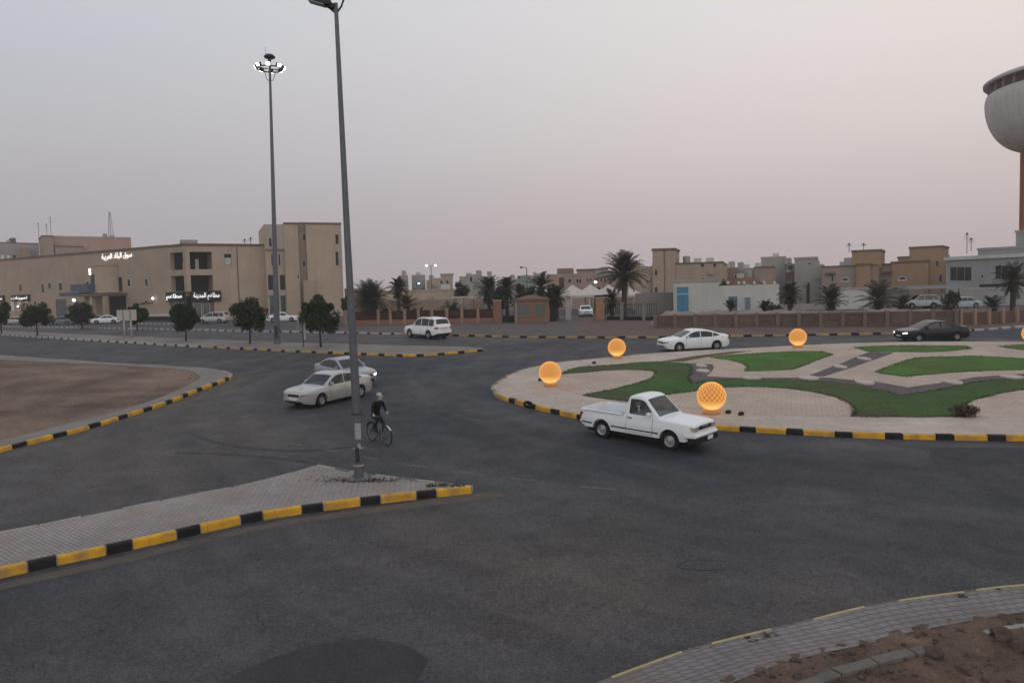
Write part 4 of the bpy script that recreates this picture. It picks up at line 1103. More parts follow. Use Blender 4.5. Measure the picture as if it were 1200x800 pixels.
# -- white pickup ---------------------------------------------------------
def pickup_extra(root, c):
    xr, xf, hw = c['xr'], c['xf'], c['hw']
    m = MB().use(BLACKP)   # front bumper: black tubular lower guard
    P = [(c['front_x'](y, .62) + .06, y, .46) for y in (-.78, -.5, 0, .5, .78)]
    for z0, z1, o in ((.34, .56, .05),):
        rows = []
        for y in [lerp(-.86, .86, i / 14) for i in range(15)]:
            x = c['front_x'](y * .96, .60) + .03; rows.append([Vector((x - .1, y, z0)), Vector((x + .06, y, z0 + .02)), Vector((x + .07, y, (z0 + z1) / 2)), Vector((x + .05, y, z1)), Vector((x - .1, y, z1))])
        m.grid(rows)
    m.build('front_bumper', parent=root)
    m = MB().use(c_w := WPAINT)
    rows = []
    for y in [lerp(-.87, .87, i / 14) for i in range(15)]:
        x = c['front_x'](y * .97, .66) + .02; rows.append([Vector((x - .1, y, .565)), Vector((x + .05, y, .57)), Vector((x + .06, y, .62)), Vector((x + .02, y, .68)), Vector((x - .08, y, .68))])
    m.grid(rows); m.build('bumper_top', parent=root)
    m = MB().use(PLATE); x = c['front_x'](0, .6) + .12; m.box(x, x + .012, -.02, .32, .42, .56); m.build('number_plate', parent=root)
    m = MB().use(STEELD); m.tube([(xr - .06, -.72, .50), (xr - .1, -.5, .48), (xr - .1, .5, .48), (xr - .06, .72, .50)], .05, 8); m.build('rear_bumper', parent=root)
    m = MB().use(CHROME); 
    for y in (-.14, 0, .14): m.box(c['front_x'](y, .83) + .01, c['front_x'](y, .83) + .035, y - .045, y + .045, .80, .915, bev=.01)
    m.build('grille_bars', parent=root)
    for s_ in (1, -1):
        m = MB().use(WPAINT); m.tube([(-.42, s_ * .66, 1.0), (-.42, s_ * .62, 1.02)], .02, 5)
        m.box(-2.35, -.40, s_ * (hw - .045) - .03, s_ * (hw - .045) + .03, 1.03, 1.065, bev=.012); m.build('bed_rail', parent=root)
    # rear window guard bars
    m = MB().use(WPAINT); m.box(-.44, -.40, -.68, .68, 1.04, 1.08); m.build('cab_rail', parent=root)
pk = make_car(dict(L=4.95, W=1.72, H=1.72, paint=WPAINT, r=.36, wf=1.56, wr=-1.38, belt=1.10, sill=.40, ncut=.16, tumble=.26, tw=.23, steelw=True, turn=.06,
    top=[(-2.475, 1.06), (-.36, 1.06), (-.30, 1.08), (.75, 1.09), (.95, 1.08), (1.7, 1.05), (2.2, 1.02), (2.4, .995), (2.475, .97)], soft=.05,
    roof=[(-.36, 1.06), (-.34, 1.35), (-.30, 1.66), (-.22, 1.735), (.0, 1.765), (.28, 1.76), (.44, 1.715), (.54, 1.63), (1.06, 1.12), (1.13, 1.03)],
    windows=[(-.16, .76)], shield=(.50, 1.06), rearw=(-.335, -.285), doors=[(-.26, .86)], seats=[-.02], mirx=.70, bed=(-2.42, -.40, .58), roofgap=.11,
    strip=(BLACKP, .545, .595), handle=BLACKP, glass=glass_mat('pickup glass', (.012, .015, .018), .45),
    front=[('headlight', LIGHTC, .42, .71, .78, .92, dict(off=.015)), ('indicator', mat('amber lens', (.5, .28, .10), .2, 0), .715, .755, .78, .92), ('grille', BLACKP, 0, .40, .79, .93, dict(mirror=True, off=.01))],
    rear=[('tail_light', LIGHTR, .66, .78, .62, .92), ('number_plate', PLATE, -.24, .24, .62, .74, dict(mirror=False, off=.02))], extra=pickup_extra),
    'white single cab pickup with an empty bed passing the near kerb of the roundabout', name='pickup_truck', cat='pickup truck')
a, b = G(709, 515), G(783, 524.5)
put_on_slope(pk, (a + b) / 2 + Vector((.45, .60, 0)), RAD(-44))
PK_M = pk.matrix_basis.copy()

# -- silver saloon --------------------------------------------------------
sv = make_car(sedan_spec(SPAINT, 4.65, 1.79, 1.47, spokes=7, turn=.12, front=[('headlight', LIGHTC, .44, .84, .575, .70, dict(sk=.07)), ('grille', BLACKP, 0, .36, .585, .69), ('air_intake', BLACKP, 0, .58, .30, .37), ('fog_lamp', LIGHTC, .62, .76, .32, .39), ('number_plate', PLATE, -.28, .28, .42, .53, dict(mirror=False, off=.03, ny=6))]),
    'silver saloon with headlamps off driving toward the camera beside the near lamp post')
put_on_slope(sv, G(388, 470) + Vector((-.1, .2, 0)), RAD(-122))
# -- second silver car behind --------------------------------------------
s2 = make_car(sedan_spec(SPAINT2, 4.5, 1.76, 1.47, glass=GLASSD, front=[('headlight', LIGHTON, .52, .80, .58, .69, dict(sk=.05)), ('grille', BLACKP, 0, .40, .57, .68), ('air_intake', BLACKP, 0, .55, .30, .40), ('number_plate', PLATE, -.26, .26, .42, .52, dict(mirror=False, off=.03))]),
    'grey silver saloon with a lit headlamp partly hidden behind the front silver saloon')
put_on_slope(s2, G(404.5, 448.5), RAD(-48))
# -- white saloon ---------------------------------------------------------
fast = dict(top=[(-2.42, .92), (-2.36, 1.02), (-1.95, 1.06), (-1.2, .98), (.9, .96), (1.1, .95), (1.7, .90), (2.15, .84), (2.34, .80), (2.42, .77)],
    roof=[(-2.05, 1.0), (-1.9, 1.05), (-1.2, 1.32), (-.7, 1.43), (-.15, 1.47), (.2, 1.44), (.5, 1.34), (1.28, .96), (1.36, .90)],
    windows=[(-1.60, -1.16), (-1.08, -.22), (-.14, .92)], shield=(.45, 1.25), rearw=(-1.88, -1.15), doors=[(-1.12, -.18), (-.18, .95)], wf=1.45, wr=-1.38, r=.335, mirx=.80)
ws_ = make_car(sedan_spec(WPAINT, 4.84, 1.84, 1.47, spokes=7, glass=GLASSD, **fast), 'white saloon with dark windows driving left along the far side of the roundabout')
put_on_slope(ws_, G(812, 409.6), RAD(180 + 13))
# -- black saloon ---------------------------------------------------------
bs = make_car(sedan_spec(DPAINT, 4.88, 1.85, 1.45, spokes=6, glass=GLASSD, **fast, front=[('headlight', LIGHTON, .52, .82, .58, .68, dict(sk=.06)), ('grille', BLACKP, 0, .44, .50, .66), ('number_plate', PLATE, -.26, .26, .40, .50, dict(mirror=False, off=.03))]),
    'black saloon driving left along the far kerb at the right of the view')
put_on_slope(bs, G(1091, 399), RAD(180 + 3))
# -- white off-road wagon -------------------------------------------------
def suv_x(root, c):
    for s_ in (1, -1):
        m = MB().use(STEELD); m.tube([(-1.7, s_ * .66, 1.86), (-1.2, s_ * .68, 1.90), (-.1, s_ * .68, 1.90), (.2, s_ * .66, 1.86)], .02, 6); m.build('roof_rail', parent=root)
sw = make_car(suv_spec(mat('bright white car paint', (.74, .75, .76), .3, 0, coat=.6), glass=GLASSD, extra=suv_x, spokes=6), 'white off-road wagon seen from behind driving away on the far road', name='suv', cat='suv')
put_on_slope(sw, G(501, 395.5), RAD(180 - 47))

# -- parked cars ----------------------------------------------------------
PK = 'cars parked before the commercial building'
def park(spec, px, py, rz, label, Y=None, name='car', cat='car'):
    o = make_car(spec, label, PK, name, cat); p = G(px, py) if Y is None else PY(px, 372, Y); o.location = (p.x, p.y, g(p.y)); o.rotation_euler = (0, 0, RAD(rz)); return o
park(suv_spec(SPAINT, L=4.5, H=1.7, top=[(-2.25, .98), (-2.2, 1.05), (.95, 1.03), (1.15, 1.0), (2.0, .85), (2.25, .70)], roof=[(-2.22, 1.0), (-2.1, 1.25), (-1.95, 1.6), (-1.8, 1.66), (-.5, 1.7), (.2, 1.66), (.5, 1.56), (1.3, 1.05), (1.38, .98)], windows=[(-1.85, -1.3), (-1.2, -.3), (-.2, .85)], shield=(.52, 1.28), rearw=(-2.11, -1.94), belt=1.03, sill=.28, r=.33, wf=1.35, wr=-1.3, mirx=.8,
     front=[('headlight', LIGHTC, .5, .8, .66, .8), ('grille', BLACKP, 0, .4, .62, .74)], rear=[('tail_light', LIGHTR, .6, .84, .85, 1.2)]), 250, 372, 176, 'silver people carrier parked before the corner shops behind a clipped tree', 115, 'minivan', 'minivan')
park(sedan_spec(WPAINT, 4.7), 332, 372, 2, 'white saloon parked before the tall tower block behind the lighting mast', 114)
park(sedan_spec(mat('blue grey car paint', (.13, .15, .18), .3, 0, coat=.5), 4.7), 73, 372, 178, 'blue grey saloon parked between the second and third clipped trees', 128)
park(sedan_spec(SPAINT, 4.6), 18, 372, 185, 'pale saloon parked before the lit shop at the left edge', 140)
park(sedan_spec(WPAINT, 4.5), 124, 372, 200, 'white saloon parked under the blue entrance canopy', 130)
park(sedan_spec(SPAINT2, 4.5), 112, 372, 190, 'light grey saloon parked left of the blue entrance canopy', 134)

# ================================================================== PEOPLE
def skin_fig(name, joints, bones, parent, mats, matfn, sub=2):
    """one continuous figure grown from a skeleton"""
    me = bpy.data.meshes.new(name); keys = list(joints)
    me.from_pydata([joints[k][0] for k in keys], [(keys.index(a), keys.index(b)) for a, b in bones], [])
    o = bpy.data.objects.new(name, me); COL.objects.link(o)
    md = o.modifiers.new('s', 'SKIN'); md.use_smooth_shade = True
    sv_ = me.skin_vertices[0].data
    for i, k in enumerate(keys):
        r_ = joints[k][1]; sv_[i].radius = r_ if isinstance(r_, tuple) else (r_, r_)
        sv_[i].use_root = (i == 0)
    s = o.modifiers.new('b', 'SUBSURF'); s.levels = sub; s.render_levels = sub
    dg = bpy.context.evaluated_depsgraph_get(); ev = o.evaluated_get(dg)
    nm = bpy.data.meshes.new_from_object(ev); nm.name = name
    o.modifiers.clear(); o.data = nm
    nm.materials.clear()
    for m in mats: nm.materials.append(m)
    for f in nm.polygons: f.material_index = matfn(f.center); f.use_smooth = True
    o.parent = parent
    return o

# -- bicycle --------------------------------------------------------------
BW = .345
CX = Matrix.Translation((0, 0, 0))
bike_p = G(445, 519); bike_h = RAD(-50)
bk_ = empty('bicycle', (0, 0, 0), 0, 'dark city bicycle ridden across the junction beside the near lamp post', 'bicycle')
fr, rr2 = Vector((.52, 0, BW)), Vector((-.53, 0, BW)); bb = Vector((-.08, 0, .29)); st = Vector((-.22, 0, .86)); hd_t = Vector((.33, 0, .92)); hd_b = Vector((.37, 0, .74))
m = MB().use(STEELD)
m.tube([hd_t, hd_b], .022, 8); m.tube([hd_b, bb], .018, 8); m.tube([hd_t - Vector((-.01, 0, .03)), Vector((-.20, 0, .76))], .016, 8); m.tube([bb, st], .016, 8)
for s_ in (-.055, .055):
    m.tube([bb + Vector((0, s_ * .5, 0)), rr2 + Vector((0, s_, 0))], .010, 6); m.tube([Vector((-.20, s_ * .3, .76)), rr2 + Vector((0, s_, 0))], .009, 6)
    m.tube([hd_b, hd_b + Vector((.015, s_, -.03)), fr + Vector((0, s_, 0))], .012, 6)
m.build('frame', parent=bk_)
for c, nm in ((fr, 'front'), (rr2, 'rear')):
    m = MB().use(RUBBER); m.tube([c + Vector((BW * .97 * math.cos(a), 0, BW * .97 * math.sin(a))) for a in [2 * math.pi * k / 36 for k in range(37)]], .021, 6); w_ = m.build('wheel', parent=bk_)
    m = MB().use(STEEL); m.tube([c + Vector((BW * .91 * math.cos(a), 0, BW * .91 * math.sin(a))) for a in [2 * math.pi * k / 36 for k in range(37)]], .010, 5)
    m.tube([c + Vector((0, -.05, 0)), c + Vector((0, .05, 0))], .022, 8)
    for k in range(14):
        a = 2 * math.pi * k / 14; m.tube([c + Vector((.02 * math.cos(a), .02 * (-1) ** k, .02 * math.sin(a))), c + Vector((BW * .9 * math.cos(a + .2), 0, BW * .9 * math.sin(a + .2)))], .0016, 3)
    m.build('rim', parent=w_)
WMUD = mat('white mudguard', (.5, .5, .5), .5, .1, 8)
m = MB().use(WMUD); rows = []
for k in range(17):
    a = lerp(RAD(40), RAD(215), k / 16); rows.append([fr + Vector(((BW + .025) * math.cos(a), y, (BW + .025) * math.sin(a))) for y in (-.028, 0, .028)])
m.grid(rows); m.build('mudguard', parent=bk_)
m = MB().use(BLACKP); rows = []
for k in range(17):
    a = lerp(RAD(-20), RAD(150), k / 16); rows.append([rr2 + Vector(((BW + .025) * math.cos(a), y, (BW + .025) * math.sin(a))) for y in (-.03, 0, .03)])
m.grid(rows); m.build('mudguard', parent=bk_)
m = MB().use(STEEL); hs_ = Vector((.31, 0, 1.04)); m.tube([hd_t, hs_], .013, 8)
m.tube([Vector((.16, .29, 1.05)), Vector((.27, .27, 1.06)), Vector((.33, .15, 1.05)), hs_, Vector((.33, -.15, 1.05)), Vector((.27, -.27, 1.06)), Vector((.16, -.29, 1.05))], .012, 8); m.build('handlebar', parent=bk_)
m = MB().use(BLACKP); m.tube([st, st + Vector((-.005, 0, .06))], .015, 6); m.box(-.36, -.10, -.07, .07, .90, .95, bev=.03); m.build('saddle', parent=bk_)
m = MB().use(STEEL); m.lathe([(0, -.01), (.09, -.01), (.09, .01), (0, .01)], 18, Matrix.Translation(bb + Vector((0, -.05, 0))) @ Matrix.Rotation(RAD(90), 4, 'X'))
pd1, pd2 = bb + Vector((.06, .11, -.155)), bb + Vector((-.05, -.11, .16))
m.tube([bb + Vector((0, .07, 0)), bb + Vector((.06, .08, -.155))], .012, 6); m.tube([bb + Vector((0, -.07, 0)), bb + Vector((-.05, -.08, .16))], .012, 6)
for q in (pd1, pd2): m.box(q.x - .045, q.x + .045, q.y - .045, q.y + .045, q.z - .012, q.z + .012)
m.tube([bb + Vector((0, -.05, .09)), rr2 + Vector((0, -.05, .035))], .005, 4); m.tube([bb + Vector((0, -.05, -.09)), rr2 + Vector((0, -.05, -.035))], .005, 4); m.build('crank', parent=bk_)
m = MB().use(STEELD)
for y in (-.07, 0, .07): m.tube([(-.30, y, .74), (-.78, y, .74)], .007, 5)
m.tube([(-.78, -.07, .74), (-.78, .07, .74)], .007, 5); m.tube([(-.7, .07, .74), rr2 + Vector((0, .06, 0))], .006, 5); m.tube([(-.7, -.07, .74), rr2 + Vector((0, -.06, 0))], .006, 5); m.build('luggage_rack', parent=bk_)
put_on_slope(bk_, bike_p, bike_h); bk_.scale = (1.05, 1.05, 1.05)

def limb_person(label, J, cloth, matfn, extras, loc=None):
    root = empty('person', (0, 0, 0), 0, label, 'person'); return root

def make_rider():
    root = empty('person', (0, 0, 0), 0, 'cyclist in dark clothes with a white cap and face mask riding the dark bicycle', 'person')
    hip = Vector((-.20, 0, 1.00))
    lf, rf = pd1 + Vector((-.02, 0, .07)), pd2 + Vector((-.02, 0, .07))
    J = {'hip': (hip, (.135, .15)), 'waist': (hip + Vector((.05, 0, .17)), (.115, .135)), 'chest': (Vector((-.03, 0, 1.36)), (.125, .165)), 'neckb': (Vector((.035, 0, 1.50)), (.075, .09)),
         'neck': (Vector((.07, 0, 1.565)), .052), 'head0': (Vector((.105, 0, 1.63)), (.075, .070)), 'head': (Vector((.115, 0, 1.71)), (.098, .078)), 'head2': (Vector((.105, 0, 1.78)), (.075, .065))}
    B = [('hip', 'waist'), ('waist', 'chest'), ('chest', 'neckb'), ('neckb', 'neck'), ('neck', 'head0'), ('head0', 'head'), ('head', 'head2')]
    for s_, ft, nm in ((1, lf, 'l'), (-1, rf, 'r')):
        J['hp' + nm] = (hip + Vector((.03, s_ * .10, -.04)), .098)
        kz = (hip + ft) / 2; kn = kz + Vector((.27 if s_ > 0 else .36, s_ * .02, .10 if s_ > 0 else .15)); kn.y = s_ * .12
        J['k' + nm] = (kn, .062); J['c' + nm] = (kn.lerp(ft, .35) + Vector((-.02, 0, 0)), .056); J['a' + nm] = (ft + Vector((-.06, 0, .05)), .038); J['f' + nm] = (ft + Vector((.10, 0, -.02)), (.03, .04))
        B += [('hip', 'hp' + nm), ('hp' + nm, 'k' + nm), ('k' + nm, 'c' + nm), ('c' + nm, 'a' + nm), ('a' + nm, 'f' + nm)]
        J['s' + nm] = (Vector((.0, s_ * .19, 1.455)), .064); hand = Vector((.18, s_ * .275, 1.075)); J['e' + nm] = (Vector((.02, s_ * .27, 1.20)), .043); J['w' + nm] = (hand + Vector((-.06, 0, .03)), .027); J['h' + nm] = (hand + Vector((.005, 0, .018)), (.034, .022))
        B += [('neckb', 's' + nm), ('s' + nm, 'e' + nm), ('e' + nm, 'w' + nm), ('w' + nm, 'h' + nm)]
    def mf(c):
        if c.z > 1.555: return 1
        if c.z > 1.0 and c.x > .12 and abs(c.y) > .2: return 2
        if c.z < 1.06: return 3
        return 0
    body = skin_fig('body', J, B, root, [FAB_BLK, SKIN, mat('pale glove', (.45, .43, .40), .8, .1, 9), FAB_NAVY], mf)
    for s_ in (1, -1):     # fingers closed over the grip
        m = MB().use(mat('pale glove finger', (.45, .43, .40), .8, .1, 9))
        for k in range(4):
            x = .13 + .024 * k; y = s_ * (.285 - .003 * k); z = 1.05
            m.tube([(x, y + s_ * -.018, z + .045), (x + .002, y + s_ * .018, z + .035), (x + .002, y + s_ * .026, z + .005), (x, y + s_ * .008, z - .018)], [.011, .0105, .010, .008], 6)
        m.tube([(.12, s_ * .262, 1.09), (.16, s_ * .245, 1.075), (.19, s_ * .243, 1.05)], [.012, .011, .008], 6); m.build('hand', parent=root)
    HC = Vector((.115, 0, 1.71))
    m = MB().use(mat('white cap cloth', (.38, .38, .37), .85, .08, 9)); Mh = Matrix.Translation(HC + Vector((-.01, 0, .02))) @ Matrix.Diagonal((1.12, .95, 1, 1))
    m.lathe([(.100, .022), (.103, .04), (.095, .07), (.07, .105), (.035, .122), (0, .127)], 20, Mh)
    m.grid([[HC + Vector((.09 + .09 * u * math.cos(a * .9), .085 * math.sin(a), .035 - .015 * u)) for u in (0, .5, 1)] for a in [lerp(-1.4, 1.4, k / 10) for k in range(11)]]); m.build('cap', parent=root)
    m = MB().use(FAB_WHT); Mm = Matrix.Translation(HC + Vector((.028, 0, -.045)))
    m.lathe([(.055, -.045), (.072, -.025), (.078, -.002), (.072, .012)], 12, Mm, a0=-1.25, a1=1.25); m.build('face_mask', parent=root)
    m = MB().use(mat('black hair', (.012, .01, .009), .8, .1, 9)); m.lathe([(.068, -.07), (.088, -.04), (.095, .0), (.096, .03)], 14, Matrix.Translation(HC + Vector((-.015, 0, 0))), a0=1.5, a1=4.78); m.build('hair', parent=root)
    for s_ in (1, -1):
        m = MB().use(BLACKP); m.lathe([(0, -.003), (.009, 0), (0, .004)], 8, Matrix.Translation(HC + Vector((.094, s_ * .03, .012))) @ Matrix.Rotation(RAD(90), 4, 'Y')); m.build('eye', parent=root)
        m = MB().use(SKIN); m.lathe([(0, -.03), (.016, -.02), (.02, 0), (.016, .022), (0, .03)], 8, Matrix.Translation(HC + Vector((-.005, s_ * .082, -.005)))); m.build('ear', parent=root)
    for ft in (lf, rf):
        m = MB().use(BLACKP); m.box(ft.x - .10, ft.x + .16, ft.y - .045, ft.y + .045, ft.z - .065, ft.z + .0, bev=.028); m.build('shoe', parent=root)
    return root
rider = make_rider(); put_on_slope(rider, bike_p, bike_h); rider.scale = (1.05, 1.05, 1.05)

# -- driver of the pickup -------------------------------------------------
def make_driver():
    root = empty('person', (0, 0, 0), 0, 'driver in a pale robe sitting behind the wheel of the white pickup', 'person')
    o = Vector((-.08, .36, .18)); hip = Vector((0, 0, .50)) + o
    J = {'hip': (hip, (.15, .16)), 'waist': (hip + Vector((-.02, 0, .2)), (.13, .15)), 'chest': (hip + Vector((-.05, 0, .42)), (.13, .18)), 'nb': (hip + Vector((-.05, 0, .56)), (.075, .09)), 'neck': (hip + Vector((-.03, 0, .63)), .052),
         'h0': (hip + Vector((-.005, 0, .69)), (.074, .07)), 'h1': (hip + Vector((.0, 0, .77)), (.096, .078)), 'h2': (hip + Vector((-.01, 0, .84)), (.07, .06))}
    B = [('hip', 'waist'), ('waist', 'chest'), ('chest', 'nb'), ('nb', 'neck'), ('neck', 'h0'), ('h0', 'h1'), ('h1', 'h2')]
    for s_, nm in ((1, 'l'), (-1, 'r')):
        J['t' + nm] = (hip + Vector((.08, s_ * .1, 0)), .09); J['k' + nm] = (hip + Vector((.46, s_ * .12, .08)), .062); J['a' + nm] = (hip + Vector((.62, s_ * .1, -.26)), .04); J['f' + nm] = (hip + Vector((.74, s_ * .1, -.28)), .035)
        J['s' + nm] = (hip + Vector((-.05, s_ * .19, .50)), .062); J['e' + nm] = (hip + Vector((.14, s_ * .24, .28)), .045); J['w' + nm] = (hip + Vector((.38, s_ * .17, .38)), .03); J['d' + nm] = (hip + Vector((.46, s_ * .16, .42)), (.04, .025))
        B += [('hip', 't' + nm), ('t' + nm, 'k' + nm), ('k' + nm, 'a' + nm), ('a' + nm, 'f' + nm), ('nb', 's' + nm), ('s' + nm, 'e' + nm), ('e' + nm, 'w' + nm), ('w' + nm, 'd' + nm)]
    zt = hip.z + .60
    skin_fig('body', J, B, root, [mat('pale robe cloth', (.38, .38, .37), .9, .08, 9), SKIN], lambda c: 1 if (c.z > zt or (c.x > hip.x + .39 and c.z > hip.z + .3)) else 0)
    m = MB().use(mat('short black hair', (.012, .01, .009), .8, .1, 9)); m.lathe([(.088, 0), (.092, .04), (.08, .08), (.04, .105), (0, .11)], 14, Matrix.Translation(hip + Vector((-.02, 0, .775)))); m.build('hair', parent=root)
    return root
dr = make_driver(); dr.location = pk.location; dr.rotation_euler = pk.rotation_euler

# ================================================================== BUILDINGS
class Fac:
    """a vertical wall plane from ground point A (left) to B (right), seen from the camera side"""
    def __init__(s, A, B, z0):
        s.A = Vector((A[0], A[1], 0)); s.d = Vector((B[0] - A[0], B[1] - A[1], 0)); s.L = s.d.length; s.d.normalize()
        s.n = Vector((s.d.y, -s.d.x, 0)); s.z0 = z0
        s.M = Matrix(((s.d.x, -s.n.x, 0, 0), (s.d.y, -s.n.y, 0, 0), (0, 0, 1, 0), (0, 0, 0, 1)))   # local: x along, y into the wall
    def uz(s, px, py):
        d = ray(px, py); C = Vector((0, 0, CAMZ)); t = (s.A - C).dot(s.n) / d.dot(s.n); p = C + d * t
        return (p - s.A).dot(s.d), p.z - s.z0
    def root(s, name, label, cat, group=None):
        o = empty(name, (s.A.x, s.A.y, s.z0), math.atan2(s.d.y, s.d.x), label, cat, group); s.o = o; return o
    def rect(s, r):
        u0, z1 = s.uz(r[0], r[1]); u1, z0 = s.uz(r[2], r[3]); return u0, u1, max(z0, .0), z1

def px_fac(x0, Y0, x1, Y1):
    A = PY(x0, 345, Y0); B = PY(x1, 345, Y1); return Fac((A.x, A.y), (B.x, B.y), g(min(Y0, Y1)) - .02)

FRAME = mat('pale window frame', (.34, .31, .28), .8, .1, 3)
def window(parent, u0, u1, z0, z1, fm=FRAME, pane=WIN, fw=.12, proud=.06, bars=0, y=0, name='window', hbar=False):
    m = MB().use(fm)
    m.box(u0 - fw, u0, y - proud, y + .05, z0 - fw, z1 + fw); m.box(u1, u1 + fw, y - proud, y + .05, z0 - fw, z1 + fw)
    m.box(u0, u1, y - proud, y + .05, z0 - fw, z0); m.box(u0, u1, y - proud, y + .05, z1, z1 + fw)
    for k in range(bars):
        u = lerp(u0, u1, (k + 1) / (bars + 1)); m.box(u - .04, u + .04, y - proud * .7, y + .05, z0, z1)
    if hbar: m.box(u0, u1, y - proud * .65, y + .05, lerp(z0, z1, .68) - .03, lerp(z0, z1, .68) + .03)
    w = m.build(name, parent=parent, sharp=None)
    m = MB().use(pane); m.box(u0 - .01, u1 + .01, y - .025, y + .02, z0 - .01, z1 + .01); m.build('pane', parent=w, sharp=None)
    return w

def block(parent, nm, m_, u0, u1, y0, y1, z0, z1, cop=None, cop_h=.25, over=.06):
    m = MB().use(m_); m.box(u0, u1, y0, y1, z0, z1); o = m.build(nm, parent=parent, sharp=None)
    if cop:
        m = MB().use(cop); m.box(u0 - over, u1 + over, y0 - over, y1 + over, z1 - cop_h, z1 + .06); m.build('parapet', parent=o, sharp=None)
    return o

def st(name, c, v=.10, streak=.07): return mat(name, c, .92, v, .25, 6, .05, .15, 6, streak=streak)
TAN = st('tan stucco', (.30, .225, .165)); TAN2 = st('darker beige stucco', (.34, .27, .21)); BEIGE = st('beige stucco', (.40, .315, .245)); BRN = st('brown stucco', (.21, .145, .11))
PINKB = st('pink beige stucco', (.36, .255, .205)); GREYW = st('grey white stucco', (.30, .285, .28)); GREYB = st('blue grey stucco', (.27, .28, .285)); WHITEW = st('off white render', (.46, .47, .45))
TANV = st('ochre stucco', (.31, .205, .13)); TAUP = st('taupe stucco', (.29, .22, .185)); DKB = st('dark brown stucco', (.12, .078, .06)); GREENG = st('pale green grey render', (.22, .25, .23)); ORNG = st('orange stucco', (.26, .14, .09))
COP = st('dark coping', (.14, .11, .09), .1, .1); COPL = st('pale coping', (.33, .29, .26), .1, .1); SALM = st('salmon render', (.23, .125, .092)); PILL = st('beige pillar render', (.27, .19, .15)); GREYP = st('grey pillar render', (.20, .19, .18))
WALLP = brick_mat('brown wall panels', (.125, .088, .077), (.108, .078, .07), (.07, .052, .046), 1.2, .22, .02, rough=.9, var=.25)
def wall_local(m):
    # bricks laid in the wall plane
    t = m.node_tree; mp = [n for n in t.nodes if n.type == 'MAPPING'][0]; mp.inputs['Rotation'].default_value = (RAD(90), 0, 0); return m
wall_local(WALLP)
BLUED = mat('blue painted metal door', (.065, .20, .33), .5, .1, 3)
BLUEC = mat('grey blue canopy', (.075, .10, .15), .6, .1, 3)
CANV = mat('white tent canvas', (.46, .42, .39), .9, .08, 1)
ORB = mat('orange plastic barrier', (.48, .15, .03), .6, .1, 3)
SHOPIN = mat('lit shop interior', (.5, .48, .42), .9, .1, 2, emit=(.9, .85, .75), estr=.08)

# ---- Arabic shop lettering (presentation forms keep the letters joined)
ISO = {'ا': 0xFE8D, 'د': 0xFEA9, 'ر': 0xFEAD, 'ز': 0xFEAF, 'و': 0xFEED, 'ة': 0xFE93}
DUAL = {'ب': 0xFE8F, 'ت': 0xFE95, 'ج': 0xFE9D, 'ح': 0xFEA1, 'خ': 0xFEA5, 'س': 0xFEB1, 'ش': 0xFEB5, 'ص': 0xFEB9, 'ط': 0xFEC1, 'ع': 0xFEC9, 'غ': 0xFECD, 'ف': 0xFED1, 'ق': 0xFED5, 'ك': 0xFED9, 'ل': 0xFEDD, 'م': 0xFEE1, 'ن': 0xFEE5, 'ه': 0xFEE9, 'ي': 0xFEF1}
def shape_ar(s):
    out = []
    for i, c in enumerate(s):
        prev = i > 0 and s[i - 1] in DUAL; nxt = i < len(s) - 1 and (s[i + 1] in DUAL or s[i + 1] in ISO)
        if c in DUAL:
            b = DUAL[c]; out.append(chr(b + (3 if prev and nxt else 1 if prev else 2 if nxt else 0)))
        elif c in ISO: out.append(chr(ISO[c] + (1 if prev else 0)))
        else: out.append(c)
    return ''.join(reversed(out))
def lettering(name, text, parent, u0, u1, zc, h, m_, y, bold=.02):
    cu = bpy.data.curves.new(name, 'FONT'); cu.body = shape_ar(text); cu.size = 1; cu.extrude = .03; cu.offset = bold * .3; cu.align_x = 'CENTER'; cu.align_y = 'CENTER'
    o = bpy.data.objects.new(name, cu); COL.objects.link(o)
    dg = bpy.context.evaluated_depsgraph_get(); me = bpy.data.meshes.new_from_object(o.evaluated_get(dg)); bpy.data.objects.remove(o)
    if not me.vertices: return None
    xs_ = [v.co.x for v in me.vertices]; ys_ = [v.co.y for v in me.vertices]; w = max(xs_) - min(xs_); hh = max(ys_) - min(ys_)
    cx, cy = (max(xs_) + min(xs_)) / 2, (max(ys_) + min(ys_)) / 2
    sx, sy = (u1 - u0) / w, h / hh
    for v in me.vertices: v.co = Vector(((u0 + u1) / 2 + (v.co.x - cx) * sx, y - .03 + v.co.z, zc + (v.co.y - cy) * sy))
    me.materials.clear(); me.materials.append(m_)
    for f in me.polygons: f.material_index = 0
    me.name = name; o = bpy.data.objects.new(name, me); COL.objects.link(o); o.parent = parent
    return o

# ---- the commercial building on the left ------------------------------
CA = PY(219, 345, 135); CB = PY(0, 345, 180)
dirv = (CB - CA); dirv.z = 0; far_end = CA + dirv * 1.5
FL = Fac((far_end.x, far_end.y), (CA.x, CA.y), g(135) - .02)
CC = PY(314.5, 345, 141.5); FR = Fac((CA.x, CA.y), (CC.x, CC.y), g(135) - .02)
com = empty('commercial_building', (CA.x, CA.y, FL.z0), 0, 'long beige commercial building with an unfinished open corner and lit shop signs on the left', 'building')
def sub(f, nm):
    """an un-named frame: parts are built in facade coordinates and moved to the building root"""
    return Matrix.Translation(Vector((f.A.x, f.A.y, f.z0)) - Vector(com.location)) @ Matrix.Rotation(math.atan2(f.d.y, f.d.x), 4, 'Z')
ML, MR = sub(FL, 'l'), sub(FR, 'r')
HR = FR.uz(219, 286)[1]; HL = FL.uz(2, 304)[1]
def tb(nm, m_, M_, *b, parent=com, mats=None):
    m = MB().use(m_)
    for q in b: m.box(*q, M_)
    return m.build(nm, parent=parent, sharp=None)
